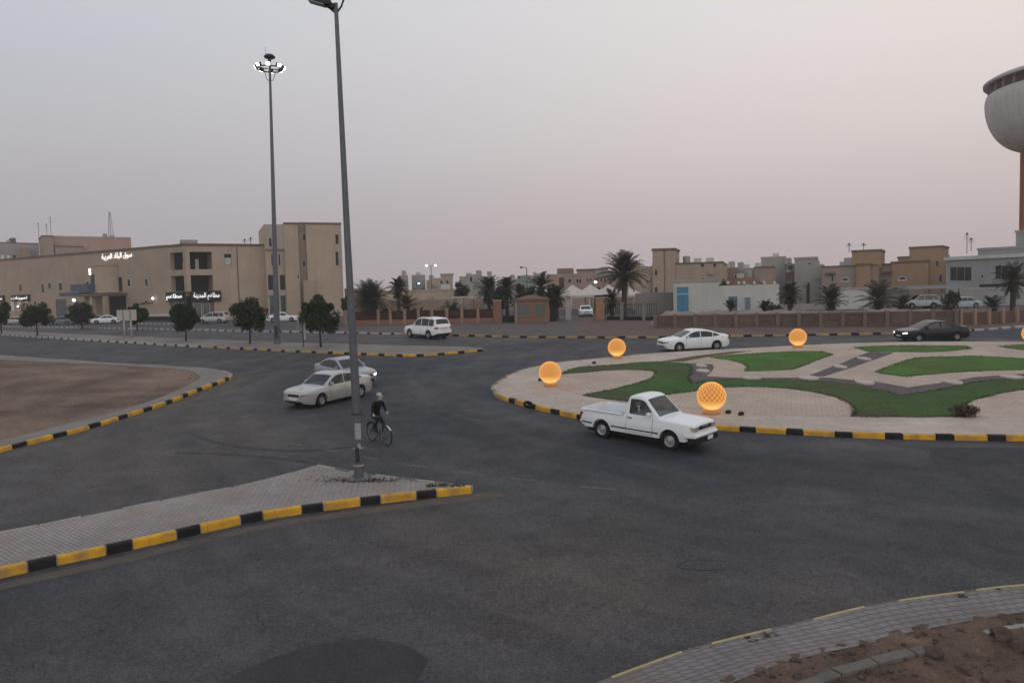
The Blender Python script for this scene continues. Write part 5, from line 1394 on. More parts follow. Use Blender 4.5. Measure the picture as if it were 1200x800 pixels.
# left wing wall with a gently falling parapet, opening kept clear at the corner
uo = FL.uz(199, 345)[0]      # start of the open corner bay
def roofz(u): return lerp(HL, HR, max(0, min(1, (u - FL.uz(0, 345)[0]) / (FL.L - FL.uz(0, 345)[0])))) if u > FL.uz(0, 345)[0] else HL
m = MB().use(TAN2)
us = [0, FL.uz(0, 345)[0], uo]
for a, b in zip(us, us[1:]):
    vs = [(a, 0, 0), (b, 0, 0), (b, 0, roofz(b)), (a, 0, roofz(a)), (a, 16, 0), (b, 16, 0), (b, 16, roofz(b)), (a, 16, roofz(a))]
    V = [m.bm.verts.new(ML @ Vector(v)) for v in vs]
    for q in ((0, 1, 2, 3), (5, 4, 7, 6), (3, 2, 6, 7), (4, 0, 3, 7), (1, 5, 6, 2)):
        m.bm.faces.new([V[i] for i in q])
m.build('wall', parent=com, sharp=None)
m = MB().use(COP)
for a, b in zip(us, us[1:] ):
    rows = [[ML @ Vector((u, y, roofz(u) + z)) for y, z in ((-.12, -.30), (-.12, .12), (.3, .12), (.3, -.30))] for u in (a, b)]
    m.grid(rows, False)
m.build('parapet', parent=com, sharp=None)
# open corner: floors, columns, back wall
zf = [0, 4.0, 8.7, HR]
zA0, zA1 = FR.uz(225, 341)[1], FR.uz(225, 322.5)[1]     # lower void
zB0, zB1 = FR.uz(225, 315.5)[1], FR.uz(225, 295)[1]     # upper void
u_c = FL.L; ur1 = FR.uz(250.5, 345)[0]; ur0 = FR.uz(224.5, 345)[0]; ul1 = FL.uz(216.5, 345)[0]; ul0 = FL.uz(201.5, 345)[0]
tb('corner_column', TAN2, ML, (ul1, FL.L - .02, 0, .9, zA0 - .1, HR))
tb('corner_column', BEIGE, MR, (.02, ur0, .004, .9, zA0 - .1, HR))
tb('wall', TAN2, ML, (uo - .01, ul0, .003, .8, zA0, HR - .005))
tb('wall', BEIGE, MR, (ur1, FR.L, 0, 14, 0, HR))
for z0, z1 in ((zA1, zB0), (zB1, HR), (zA0 - .9, zA0)):
    tb('floor_edge', TAN2, ML, (ul0, ul1, .006, 1.0, z0, z1 - .004)); tb('floor_edge', BEIGE, MR, (ur0, ur1, .006, 1.0, z0, z1 - .004))
for z in (zA0 - .3, zA1 + .1, HR - .2):
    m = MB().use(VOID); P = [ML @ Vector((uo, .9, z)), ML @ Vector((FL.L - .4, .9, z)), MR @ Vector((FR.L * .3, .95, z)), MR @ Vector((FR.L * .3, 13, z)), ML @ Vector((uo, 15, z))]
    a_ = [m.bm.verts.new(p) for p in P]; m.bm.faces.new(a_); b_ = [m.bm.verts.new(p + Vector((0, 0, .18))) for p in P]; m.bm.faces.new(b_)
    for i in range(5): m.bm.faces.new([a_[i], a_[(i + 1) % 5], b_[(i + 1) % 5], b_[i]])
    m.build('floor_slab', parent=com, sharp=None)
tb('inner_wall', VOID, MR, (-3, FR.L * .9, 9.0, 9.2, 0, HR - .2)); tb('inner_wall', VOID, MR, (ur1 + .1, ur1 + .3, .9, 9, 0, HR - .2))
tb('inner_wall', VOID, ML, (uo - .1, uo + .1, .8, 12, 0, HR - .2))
tb('column', st('pale column', (.42, .40, .38)), MR, (FR.uz(232, 345)[0], FR.uz(236.5, 345)[0] - .1, 1.6, 2.2, zB0, zB1 - 1.2))
tb('column', st('pale pier', (.40, .38, .36)), ML, (FL.uz(206, 345)[0], FL.uz(209, 345)[0], 1.6, 2.2, zB0, zB0 + 1.3))
for f_, M_, a, b in ((FL, ML, uo, FL.L - .05), (FR, MR, .05, FR.L)):
    tb('parapet', COP, M_, (a, b, -.12, .3, HR - .30, HR + .12))
tb('roof_kerb', COPL, MR, (-.6, 2.2, .0, 1.5, HR + .14, HR + .75))
tb('downpipe', DKB, MR, (FR.uz(279.5, 345)[0], FR.uz(280.1, 345)[0] + .05, -.08, -.002, 0, HR - .4))
def cwin(f, M_, r, **k):
    u0, u1, z0, z1 = f.rect(r); e = MB(); w = window(com, u0, u1, z0, z1, **k)
    for o in [w] + list(w.children):
        pass
    w.data.transform(M_); [c.data.transform(M_) for c in w.children]; return w
LF = mat('pale stone surround', (.36, .32, .28), .85, .08, 3)
w1 = cwin(FR, MR, (262.5, 297.5, 271.5, 311), fm=LF, fw=.35)
tb('blind', mat('white blind', (.4, .39, .38)), MR, (FR.uz(263, 300)[0], FR.uz(270.5, 300)[0], -.04, -.028, FR.uz(266, 310.5)[1], FR.uz(266, 302)[1]))
for x0, y0, x1, y1 in ((22.5, 333, 26, 341), (48.5, 333, 52, 343), (56.5, 332, 60, 338), (69, 331.5, 73, 340), (101, 330, 104.5, 338), (149.5, 327.5, 153, 335), (170, 327, 173.5, 335), (-20, 334, -16, 342)):
    cwin(FL, ML, (x0, y0, x1, y1), fm=LF, fw=.28)
for x0, x1 in ((3, 9), (12.5, 17), (20.5, 25), (29, 33.5)): cwin(FL, ML, (x0, 353, x1, 364), fm=LF, pane=SHOPIN, fw=.18, bars=1)
for x0, x1 in ((40, 43), (48, 52)): cwin(FL, ML, (x0, 353, x1, 362), fm=LF, fw=.15)
cwin(FL, ML, (66, 352, 78, 372), fm=COP, pane=mat('grey blue shutter', (.075, .10, .12), .6, .1, 2), fw=.2, name='shutter')
cwin(FL, ML, (97, 351, 102, 362), fm=COP, pane=WINB, fw=.15); cwin(FL, ML, (103, 351, 108, 362), fm=COP, pane=WINB, fw=.15)
for f_, M_, r in ((FL, ML, (203, 353, 209, 372)), (FL, ML, (210, 353, 215.5, 372)), (FR, MR, (227, 356, 236, 372)), (FR, MR, (238, 356, 246, 372))):
    cwin(f_, M_, r, fm=LF, pane=WINB, fw=.12, name='shop_window')
tb('shop_front', st('reddish shop front', (.16, .09, .07)), MR, (ur0, ur1, .05, .25, 0, zA0 - .85))
tb('shop_front', st('greenish shop front', (.10, .105, .09)), ML, (ul0, ul1, .05, .25, 0, zA0 - .85))
# round bay with entrance canopy on the left wing
ub0, ub1 = FL.uz(119, 345)[0], FL.uz(140, 345)[0]; zb1 = FL.uz(130, 312)[1]; zb0 = FL.uz(130, 343)[1]
cxm = (ub0 + ub1) / 2; rb_ = (ub1 - ub0) / 2
m = MB().use(BEIGE); m.lathe([(0, zb0), (rb_, zb0), (rb_, zb1), (rb_ + .15, zb1 + .05), (rb_ + .15, zb1 + .3), (0, zb1 + .3)], 20, ML @ Matrix.Translation((cxm, .2, 0)), smooth=True); m.build('round_bay', parent=com)
cwin(FL, ML, (139, 325, 143.5, 341), fm=COP, fw=.1); m = MB().use(WIN); m.lathe([(rb_ + .02, zb0 + 1.0), (rb_ + .02, zb0 + 3.6)], 6, ML @ Matrix.Translation((cxm, .2, 0)), a0=-1.9, a1=-1.4); m.build('bay_window', parent=com)
m = MB().use(BULB); m.box(FL.uz(125.6, 340)[0], FL.uz(126.6, 340)[0], -rb_ * .95, -rb_ * .9, FL.uz(126, 322)[1], FL.uz(126, 315)[1], ML); m.build('wall_light', parent=com)
tb('balcony', BLUEC, ML, (FL.uz(111, 340)[0], FL.uz(131, 340)[0], -4.6, -.3, FL.uz(120, 341)[1], FL.uz(120, 333)[1]))
tb('entrance_canopy', BLUEC, ML, (FL.uz(99, 340)[0], FL.uz(122, 340)[0], -4.9, -.1, FL.uz(120, 346)[1], FL.uz(120, 342)[1]))
tb('entrance_canopy', COP, ML, (FL.uz(121, 340)[0], FL.uz(149, 340)[0], -4.8, -.1, FL.uz(130, 347)[1], FL.uz(130, 343.6)[1]))
for x in (112, 124, 133, 148): 
    u = FL.uz(x, 340)[0]; tb('entrance_column', BEIGE if x != 148 else TAN2, ML, (u, u + .8, -4.6, -3.9, 0, FL.uz(130, 347.2)[1]))
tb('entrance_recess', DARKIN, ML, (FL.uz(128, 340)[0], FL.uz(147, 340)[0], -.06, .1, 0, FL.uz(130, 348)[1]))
tb('fascia', WHITEW, ML, (FL.uz(164, 345)[0], FL.uz(201, 345)[0], -.5, -.02, FL.uz(180, 370.5)[1], FL.uz(180, 368)[1]))
tb('plinth', DARKIN, ML, (FL.uz(164, 345)[0], FL.uz(203, 345)[0], -.3, -.01, 0, FL.uz(180, 371)[1]))
for lx, ly, r_ in ((117, 351, .28), (182, 349.5, .22), (50, 359, .2), (24, 359, .2)):
    u, z = FL.uz(lx, ly); m = MB().use(BULB); m.lathe([(0, -r_), (r_ * .8, -r_ * .6), (r_, 0), (r_ * .8, r_ * .6), (0, r_)], 10, ML @ Matrix.Translation((u, -.5 if lx != 117 else -4.95, z))); m.build('wall_lamp', parent=com)

# tower block at the right end
CT0 = PY(313, 345, 139); CT1 = PY(402, 345, 144); FT = Fac((CT0.x, CT0.y), (CT1.x, CT1.y), g(137) - .02); MT = sub(FT, 't'); HT = FT.uz(360, 261.5)[1]
U = lambda x: FT.uz(x, 340)[0]; Zt = lambda y: FT.uz(355, y)[1]
tb('tower', BEIGE, MT, (U(335.5), U(352), .0, 18, 0, HT)); tb('tower', TAN2, MT, (U(351.9), U(361), 1.0, 18, 0, HT - .05)); tb('tower', BEIGE, MT, (U(361), FT.L, -.4, 18, 0, HT))  # middle piece is the recess: its shade is put into the darker stucco
tb('tower', BEIGE, MT, (U(313), U(335.6), .6, 16, 0, Zt(262.8))); tb('tower_panel', st('pale panel', (.34, .29, .25)), MT, (U(313), U(335.4), .05, .62, Zt(292), Zt(263.4)))
tb('tower_step', TAN2, MT, (U(355), U(369.5), -1.2, -.402, 0, Zt(329)))
tb('tower_coping', COP, MT, (U(335.3), U(352), -.1, .2, HT - .25, HT + .1)); tb('tower_coping', COP, MT, (U(352.2), FT.L + .1, -.5, -.2, HT - .25, HT + .1)); tb('corner_strip', COPL, MT, (FT.L - .35, FT.L + .03, -.45, -.25, 0, HT - .3))
for r in ((315, 279, 318.5, 289), (318, 297.5, 321, 311), (326.5, 297.5, 329, 311), (314, 322, 321, 339.5), (328, 322, 335, 339.5), (355.5, 274, 358.5, 281), (355.5, 305.5, 358.5, 312), (348.5, 322.5, 350.5, 326), (392.5, 275, 396.5, 286), (392.5, 295, 396.5, 311)):
    u0, u1, z0, z1 = FT.rect(r); yy = .6 if r[0] < 335 else (1.0 if 351 < r[0] < 361 else (-.4 if r[0] > 361 else 0))
    if r[1] < 292 and r[0] < 335: yy = .05
    w = window(com, u0, u1, z0, z1, fm=LF, fw=.22, y=yy); w.data.transform(MT); [c.data.transform(MT) for c in w.children]
for r in ((316, 347, 322, 372), (329, 347, 336, 372)):
    u0, u1, z0, z1 = FT.rect(r); w = window(com, u0, u1, z0, z1, fm=LF, pane=WINB, fw=.2, y=.6, name='shop_window'); w.data.transform(MT); [c.data.transform(MT) for c in w.children]
tb('portal', st('pale portal', (.34, .31, .28)), MT, (U(313.6), U(338.5), .25, .62, Zt(345.5), Zt(341.5)))
# lit signs (each a thing hanging on the wall)
def sign_thing(f, M_, r, text, label, board=True, h=None, back=BLACKP):
    u0, u1, z0, z1 = f.rect(r); t = empty('shop_sign', com.location, 0, label, 'sign', 'lit shop signs on the commercial building')
    if board:
        m = MB().use(back); m.box(u0 - .3, u1 + .3, -.45, -.02, z0 - .25, z1 + .3, M_); m.build('board', parent=t, sharp=None)
    o = lettering('lettering', text, t, u0, u1, (z0 + z1) / 2, (z1 - z0), SIGNLT, -.5 if board else -.08)
    if o: o.data.transform(M_)
sign_thing(FL, ML, (119.5, 297.8, 155.5, 302.8), 'سوق البلاد العربية', 'white lit Arabic lettering high on the wall over the round bay', False)
sign_thing(FL, ML, (198, 344.5, 216.5, 351.5), 'مطاعم', 'shorter lit Arabic sign left of the building corner')
sign_thing(FR, MR, (226, 343, 257, 351), 'مطاعم المدينة', 'longer lit Arabic sign right of the building corner')
sign_thing(FL, ML, (16, 347.5, 35, 351), 'تموينات', 'lit Arabic sign on a black board near the left edge')
sign_thing(FL, ML, (-14, 348.5, 5.5, 352), 'مركز', 'lit sign on a black board cut by the left edge')
sign_thing(FL, ML, (163, 352.5, 179.5, 357), 'صالون', 'small unlit dark lettering on the wall left of the corner shops', False)
for o in bpy.data.objects:
    if o.name.startswith('lettering') and o.parent and o.parent.get('label', '').startswith('small unlit'): o.data.materials[0] = BLACKP

# ---- other buildings ---------------------------------------------------
def house(x0, Y0, x1, Y1, ytop, m_, label, depth=14, wins=(), cop=None, blocks=(), name='house', cat='house', group=None, pane=WIN, fm=FRAME, refx=None, tanks=0, fw=.12):
    if depth > 2 and abs(Y0 - Y1) < 1.5 and Y0 > 112:      # plots turned to face the crossroads
        az = ((x0 + x1) / 2 - 600) / F; w_ = (x1 - x0) / F * Y0; k_ = .95 * az * w_ / 2; Y0, Y1 = Y0 + k_, Y1 - k_
    f = px_fac(x0, Y0, x1, Y1); o = f.root(name, label, cat, group)
    rx_ = refx or (x0 + x1) / 2; Hh = f.uz(rx_, ytop)[1]
    block(o, 'wall', m_, 0, f.L, 0, depth, -.3, Hh, cop)
    for r in wins:
        u0, u1, z0, z1 = f.rect(r[:4]); k = r[4] if len(r) > 4 else {}
        window(o, u0, u1, z0, z1, **{**dict(fm=fm, pane=pane, fw=fw), **k})
    for b in blocks:      # (x0, ytop, x1, ybottom, front offset, depth, material, coping, part name)
        u0, z1 = f.uz(b[0], b[1]); u1, z0 = f.uz(b[2], b[3])
        block(o, b[8] if len(b) > 8 else 'upper_block', b[6], u0, u1, b[4], b[4] + b[5], max(z0, -.3), z1, b[7] if len(b) > 7 else None, over=.12, cop_h=.3)
    rt = random.Random(label)
    if not tanks and Y0 > 114 and depth > 6: tanks = rt.choice((1, 1, 2))
    for k in range(tanks):
        u = rt.uniform(.1, .9) * f.L; c = MB().use(GREYW if k % 2 else WHITEW)
        if k % 2: c.lathe([(0, Hh + 1.3), (.45, Hh + 1.25), (.6, Hh + 1.1), (.6, Hh + .05), (0, Hh + .05)], 12, Matrix.Translation((u, 3, 0)))
        else: c.box(u - .6, u + .6, 2.5, 3.4, Hh + .05, Hh + .8)
        c.build('water_tank' if k % 2 else 'cooling_unit', parent=o)
    if Y0 > 114 and depth > 6:
        for k in range(2):
            u, z = rt.uniform(.12, .88) * f.L, rt.uniform(2.6, max(2.8, Hh - 1.5)); c = MB().use(GREYW); c.box(u - .4, u + .4, -.35, 0, z, z + .5); c.build('cooling_unit', parent=o)
    return f, o, Hh
BACK = 'buildings standing behind the wall across the road'
# behind the commercial building
house(63, 225, 157, 225, 277.5, PINKB, 'pink beige windowless block rising behind the long left wing', 20, cop=COPL, tanks=2, blocks=[(49, 276.5, 63.2, 310, -2.0, 12, TAUP, COP, 'stair_tower'), (63.4, 288.5, 98, 310, -1.5, 1.3, TAUP, COP, 'lower_block')])
house(-40, 225, 49, 225, 284, GREYW, 'grey fronted building with a dark flat roof behind the far left wing', 20, cop=COP, wins=[(1, 299, 5, 305, dict(pane=SHOPIN)), (8, 299, 12, 305, dict(pane=SHOPIN)), (15, 299, 19, 305)], blocks=[(23, 290, 34, 310, -1.5, 1.4, PINKB, None, 'bay'), (15, 278.5, 20, 284, 1, 3, COP, None, 'chimney')])
def antenna(px, y0, y1, Y, label, lattice=False):
    b = PY(px, y1, Y); Hh = PY(px, y0, Y).z - b.z; t = empty('antenna_mast', b, 0, label, 'antenna', 'antenna masts on the roofs')
    m = MB().use(STEEL)
    if lattice:
        for k in range(3):
            a = k * 2.09; m.tube([(.9 * math.cos(a), .9 * math.sin(a), 0), (.22 * math.cos(a), .22 * math.sin(a), Hh)], .05, 4)
        for j in range(9):
            z = Hh * j / 9; z2 = Hh * (j + 1) / 9; r1, r2 = lerp(.9, .22, j / 9), lerp(.9, .22, (j + 1) / 9)
            for k in range(3):
                a, a2 = k * 2.09, (k + 1) * 2.09; m.tube([(r1 * math.cos(a), r1 * math.sin(a), z), (r2 * math.cos(a2), r2 * math.sin(a2), z2)], .03, 3)
    else:
        m.tube([(0, 0, 0), (0, 0, Hh)], .06, 5)
        m.build('mast', parent=t); m = MB().use(STEEL)
        for k in range(3): m.tube([(-.5, 0, Hh * (.7 + .1 * k)), (.5, 0, Hh * (.7 + .1 * k))], .03, 4)
        m.lathe([(0, -.25), (.25, 0), (0, .25)], 8, Matrix.Translation((0, 0, Hh)))
        m.build('aerial', parent=t); return
    m.build('mast', parent=t)
antenna(130, 248, 279, 228, 'tapering lattice mast on the pink beige block', True)
antenna(60, 255, 277, 228, 'tallest thin aerial on the brown stair tower'); antenna(55, 263, 277, 229, 'short aerial left of the tallest thin aerial'); antenna(46, 262, 285, 230, 'thin aerial over the dark flat roof')
antenna(287, 281, 289, 146, 'small aerial on the roof left of the tower block'); antenna(294, 279, 289, 147, 'thin whip aerial just left of the tower block')
antenna(1133, 274, 297, 126, 'tall thin aerial on the white villa roof'); antenna(1138, 280, 294, 127, 'shorter aerial with a round top on the white villa roof'); antenna(995, 286, 295, 140, 'small dish aerial on the left ochre villa'); antenna(1012, 286, 293, 140, 'thin whip aerial on the left ochre villa')

# middle distance
house(404, 150, 448, 150, 338, BRN, 'low brown house behind the twin palm', 12, wins=[(425, 343, 429, 349)], cop=COPL, group=BACK)
house(445, 118, 531, 116, 340.5, BEIGE, 'long low beige wall-like building behind the fence', 10, cop=COPL, group=BACK, refx=470)
house(468, 190, 479, 190, 322.5, GREYW, 'narrow pale house far behind the short palm', 12, group=BACK); house(483, 195, 499, 195, 322, GREYB, 'pale grey distant house left of the twin headed lamp', 12, group=BACK, wins=[(487, 331, 489, 334)])
house(500, 185, 513, 185, 328, PINKB, 'small pinkish distant house under the twin headed lamp', 12, group=BACK)
house(506, 165, 531, 165, 325.5, BEIGE, 'tan house with two small dark windows under a raised block', 12, group=BACK, wins=[(516, 329, 518.5, 332), (523, 329, 525.5, 332)], blocks=[(516.5, 321, 531, 326, .02, 8, BEIGE, COPL)])
house(539, 160, 566, 160, 323.5, GREYW, 'pale grey house right of the tan house with two windows', 12, group=BACK, wins=[(550.5, 324.5, 553.5, 330)], blocks=[(546, 321.5, 560.5, 324, .02, 8, GREYB)])
house(566, 175, 580, 175, 324, GREYW, 'pale house mostly hidden behind the palms left of the kiosk', 12, group=BACK)
house(583, 180, 604, 180, 328, GREYB, 'low blue grey house far behind the gate kiosk', 12, group=BACK)
house(603, 145, 627, 145, 326.5, GREENG, 'pale green grey house behind the gate kiosk', 10, group=BACK, blocks=[(606, 323, 622, 327, .02, 6, GREENG)], wins=[(607, 323.8, 610, 326.5)])
# low white car port wall
house(530, 104, 566, 103, 350, BEIGE, 'beige car port wall under the flat white canopy', .3, group=BACK)
f = px_fac(530, 98, 566, 97); o = f.root('car_port', 'flat white canopy on thin posts behind the fence', 'canopy'); z = f.uz(548, 348)[1]
m = MB().use(CANV); m.box(0, f.L, 0, 4.5, z - .15, z + .1); m.build('roof', parent=o)
for k in range(4): m = MB().use(STEEL); m.tube([(f.L * k / 3.0 * .96 + .1, .3, 0), (f.L * k / 3.0 * .96 + .1, .3, z - .15)], .05, 6); m.build('post', parent=o)
# the long school-like block
wn = [(666, 327, 669, 331), (675.5, 327, 678, 331), (678.8, 327, 681, 331), (688, 326.5, 689.6, 330), (691.5, 326.5, 693.2, 330), (699, 326.5, 701, 330), (703.5, 326.5, 705.5, 330), (708, 326.5, 710, 330), (719.5, 325.5, 721.5, 329), (655, 325, 661.5, 337, dict(pane=mat('brown screen', (.09, .055, .04)))), (659, 339, 663, 344), (700, 336, 703, 339), (706, 336, 709, 339)]
house(641, 150, 765, 148, 320.5, PINKB, 'long pink beige block with rows of small windows behind the white tents', 16, wins=wn, cop=COPL, group=BACK, refx=690, fw=.06,
      blocks=[(652.5, 314.5, 671.5, 321, 1.0, 8, BRN, None), (671.5, 319.5, 672.2, 345, -.12, .1, COP, None, 'downpipe'), (676, 315.5, 712, 321, 1.0, 8, TAUP, COP), (697, 317, 722, 324, -.3, 5, GREYB, None)])
house(741, 128, 765.5, 128, 312.5, TAN2, 'beige wing left of the plain beige tower', 14, wins=[(758, 325, 760, 331), (762, 312.8, 764, 313.4)], group=BACK, tanks=2)
house(765, 126, 847, 125, 307.5, TAN2, 'big plain beige building with a tall square tower', 16, cop=COP, group=BACK, refx=820, fw=.05, tanks=3,
      wins=[(787, 311.5, 790, 316), (821.5, 308.8, 825, 312.6), (836, 308.8, 839, 312.6), (822, 326.2, 825, 328)],
      blocks=[(765, 292, 779.2, 380, -.6, 8, TAN2, COP, 'tower'), (778.8, 291.5, 792, 380, -.25, 7, TAN2, COP, 'tower')])
ob = [q for q in bpy.data.objects if q.get('label', '').startswith('big plain beige')][0]
k_ = .95 * (206 / F) * (82 / F * 126) / 2; fT = px_fac(765, 126 + k_, 847, 125 - k_)
for r in ((768, 316.5, 771, 322.5), (768, 336.5, 771, 342)):
    u0, u1, z0, z1 = fT.rect(r); window(ob, u0, u1, z0, z1, y=-.6, fw=.05)
house(745, 108, 790, 108, 343, GREYP, 'low grey wall before the plain beige tower', .4, group=BACK, name='wall', cat='wall')
# white low building with blue doors
f, o, Hw = house(789, 104, 913, 101, 333.5, WHITEW, 'low white building with blue doors behind the pilastered wall', 8, cop=None, refx=890, group=BACK, blocks=[(789, 328.5, 842.5, 380, -.15, 8, WHITEW, COPL, 'raised_front')])
def door(o, f, r, m_, y, nm='door'):
    u0, u1, z0, z1 = f.rect(r); m = MB().use(WHITEW); m.box(u0 - .15, u0, y - .1, y, 0, z1 + .15); m.box(u1, u1 + .15, y - .1, y, 0, z1 + .15); m.box(u0, u1, y - .1, y, z1, z1 + .15); d = m.build(nm, parent=o)
    m = MB().use(m_); m.box(u0, u1, y - .05, y - .005, 0, z1); 
    m.build('door_leaf', parent=d)
    m = MB().use(DARKIN); m.box((u0 + u1) / 2 - .015, (u0 + u1) / 2 + .015, y - .056, y - .05, 0, z1 * .75); m.build('gap', parent=d)
door(o, f, (793, 336.5, 807, 364), BLUED, -.15); door(o, f, (853.5, 347.5, 864, 364), mat('grey blue door', (.10, .15, .20), .6, .1, 3), 0); door(o, f, (872.5, 348.5, 879.5, 364), mat('pale blue door', (.14, .20, .25), .6, .1, 3), 0)
m = MB().use(WHITEW); u0, z0 = f.uz(793, 344.5); m.box(u0, f.uz(807, 344)[0], -.24, -.206, z0 - .06, z0 + .06); m.build('door_rail', parent=o)
for x in (842, 853, 866, 872, 884, 896, 908):
    u, z = f.uz(x, 333); m = MB().use(WHITEW); m.lathe([(.16, z), (.2, z + .15), (.1, z + .35), (0, z + .42)], 8, Matrix.Translation((u, .2, 0))); m.build('finial', parent=o)
house(848, 145, 865, 145, 313.5, BRN, 'small brown house right of the big beige building', 10, group=BACK, wins=[(861, 322, 863, 326)])
house(864, 150, 885, 150, 314, GREYW, 'pale grey house between two brown ones', 10, group=BACK); house(856, 135, 884, 135, 325.5, ORNG, 'low orange house behind the white building', 8, group=BACK, wins=[(866, 327, 868, 330)])
house(884, 140, 908, 140, 312.5, TAUP, 'brown cube-like house behind the white building', 10, cop=COP, group=BACK)
house(892, 155, 921, 155, 301, GREYW, 'tall pale grey house left of the double plot gap', 12, group=BACK, cop=COPL)
house(920.5, 150, 931, 150, 309, DKB, 'narrow dark house between two tall pale houses', 8, group=BACK, wins=[(923, 311, 929, 317)])
house(931, 148, 965, 148, 310, GREYW, 'tall pale grey house left of the brown villas', 12, group=BACK, wins=[(947, 308, 950, 309.6), (945, 331, 949, 362, dict(pane=DARKIN))], blocks=[(931, 302, 957, 312, .02, 8, GREYW, COPL)])
def arch(o, f, px, py, w, h, y=0):
    u, z = f.uz(px, py); m = MB().use(WHITEW); n_ = 12; P = []
    for k in range(n_ + 1):
        a = math.pi * k / n_; P.append((w * math.cos(a), h * math.sin(a)))
    ri = [Vector((u + x, y - .05, z + zz_)) for x, zz_ in P]; ro = [Vector((u + x * 1.3, y - .05, z + zz_ * 1.3)) for x, zz_ in P]
    m.grid([ro, ri], False); m.box(u - w * 1.3, u + w * 1.3, y - .07, y + .01, z - .25, z); wv = m.build('arched_window', parent=o)
    m = MB().use(WIN); m.face([p + Vector((0, .02, 0)) for p in ri]); m.build('pane', parent=wv)
def villa(x0, x1, Y, yt, tower, label, extra=()):
    f, o, Hh = house(x0, Y, x1, Y - .5, yt, TAUP, label, 14, cop=COP, group=BACK, refx=(x0 + x1) / 2,
        blocks=[(tower[0], tower[1], tower[2], yt + 3, 1.0, 8, TANV, COP, 'stair_tower')] + list(extra))
    return f, o, Hh
f, o, _ = villa(963, 1028, 140, 311, (997.5, 293.5, 1031.5), 'left one of the twin ochre villas with an arched window', [(1004, 309.5, 1020.5, 380, -.7, 2, TANV, COP, 'bay'), (988, 302, 997.5, 312, 1.2, 5, GREYW, None), (1020.6, 309, 1029, 380, .3, 6, TANV, None, 'bay')])
arch(o, f, 990.5, 328.5, .5, .42); u0, u1, z0, z1 = f.rect((968, 319.5, 979, 321)); m = MB().use(COP); m.box(u0, u1, -.7, 0, z0, z1); m.build('window_canopy', parent=o); u0, u1, z0, z1 = f.rect((974.5, 322, 976.5, 330)); window(o, u0, u1, z0, z1, fw=.05)
f, o, _ = villa(1029, 1104, 138, 308, (1064.5, 289.5, 1103), 'right one of the twin ochre villas with the higher stair tower', [(1029, 309.5, 1045, 380, -.4, .41, TAUP, COP, 'bay'), (1045.5, 307, 1088.5, 380, -.7, 2, TANV, COP, 'bay'), (1051, 301, 1064.5, 310, 1.0, 6, TANV, COP, 'upper_block'), (1088.6, 299, 1107, 380, -.2, 6, TANV, None, 'bay')])
arch(o, f, 1058.5, 327.5, .55, .45, -.7); u0, u1, z0, z1 = f.rect((1036, 318, 1047, 319.6)); m = MB().use(COP); m.box(u0, u1, -1.4, -.4, z0, z1); m.build('window_canopy', parent=o)
for r in ((1097, 306, 1100, 312), (1101, 322, 1104, 330)): u0, u1, z0, z1 = f.rect(r); window(o, u0, u1, z0, z1, y=-.2, fw=.04)
f, o, Hh = house(1108, 127, 1290, 110, 300, GREYB, 'white grey villa with a three pane window at the right', 14, group=BACK, refx=1150,
    wins=[(1114.5, 313.5, 1120.5, 328, dict(fm=DARKIN, fw=.06)), (1122.5, 313.5, 1129.5, 328, dict(fm=DARKIN, fw=.06)), (1131.5, 313.5, 1137.5, 328, dict(fm=DARKIN, fw=.06)), (1167.5, 312, 1172.5, 326, dict(fm=DARKIN, fw=.06)), (1174.5, 312, 1179.5, 326, dict(fm=DARKIN, fw=.06)), (1150, 322.5, 1152.5, 325)],
    blocks=[(1138, 291, 1290, 300.5, 2.5, 8, GREYB, COPL), (1175, 269.5, 1290, 300.5, 5, 7, GREYB, COPL, 'stair_tower')])
block(o, 'cornice', WHITEW, -.15, f.L, -.35, .02, Hh - .45, Hh + .1)
u0, z1 = f.uz(1148, 333); block(o, 'dark_gap', DARKIN, u0, f.uz(1180, 333)[0], -.02, .06, z1 - .6, z1)
# low walls and fences in front of the villas
house(970, 106, 1018, 105, 337.5, WHITEW, 'plain white plot wall before the left ochre villa', .4, name='wall', cat='wall', cop=COPL)
house(1018, 106, 1066, 106, 338, GREYW, 'grey white plot wall before the right ochre villa', .4, name='wall', cat='wall', cop=COPL)
house(1125, 106, 1290, 104, 337.2, GREYB, 'pale grey plot wall before the white grey villa', .4, name='wall', cat='wall', cop=COPL, refx=1150)
house(913, 108, 970, 107, 356, GREYW, 'low pale plot wall under the tall pale houses', .4, name='wall', cat='wall')
f = px_fac(1064, 100, 1126, 99); o = f.root('car_port', 'long blue grey car port roof before the right ochre villa', 'canopy'); z = f.uz(1095, 334.5)[1]
m = MB().use(mat('blue grey sheet roof', (.22, .25, .28), .7, .1, 2)); m.box(0, f.L, 0, 5.5, z - .3, z - .05); m.box(-.1, f.L + .1, -.08, .1, z - .4, z + .05); m.build('roof', parent=o)
for k in range(4): m = MB().use(STEEL); m.tube([(f.L * k / 3.0 * .96 + .1, .3, 0), (f.L * k / 3.0 * .96 + .1, .3, z - .3)], .05, 6); m.build('post', parent=o)
VANP = mat('greyed white van paint', (.36, .38, .39), .5, .05, 2)  # white toned down to an even grey for the vehicles behind the wall
for px_, lb, Y_ in ((1078, 'white van parked under the blue grey car port', 100.5), (1100, 'second white van parked under the blue grey car port', 101.0)):
    o = make_car(suv_spec(VANP, L=5.0, H=1.95, glass=GLASSD), lb, 'vans behind the pilastered wall', 'van', 'van'); p = PY(px_, 350, Y_); o.location = (p.x, p.y, g(Y_)); o.rotation_euler = (0, 0, RAD(178))
o = make_car(sedan_spec(VANP, 4.7), 'greyish white saloon standing right of the car port beside the small palm', None); p = PY(1127, 350, 97); o.location = (p.x, p.y, g(97)); o.rotation_euler = (0, 0, RAD(185))
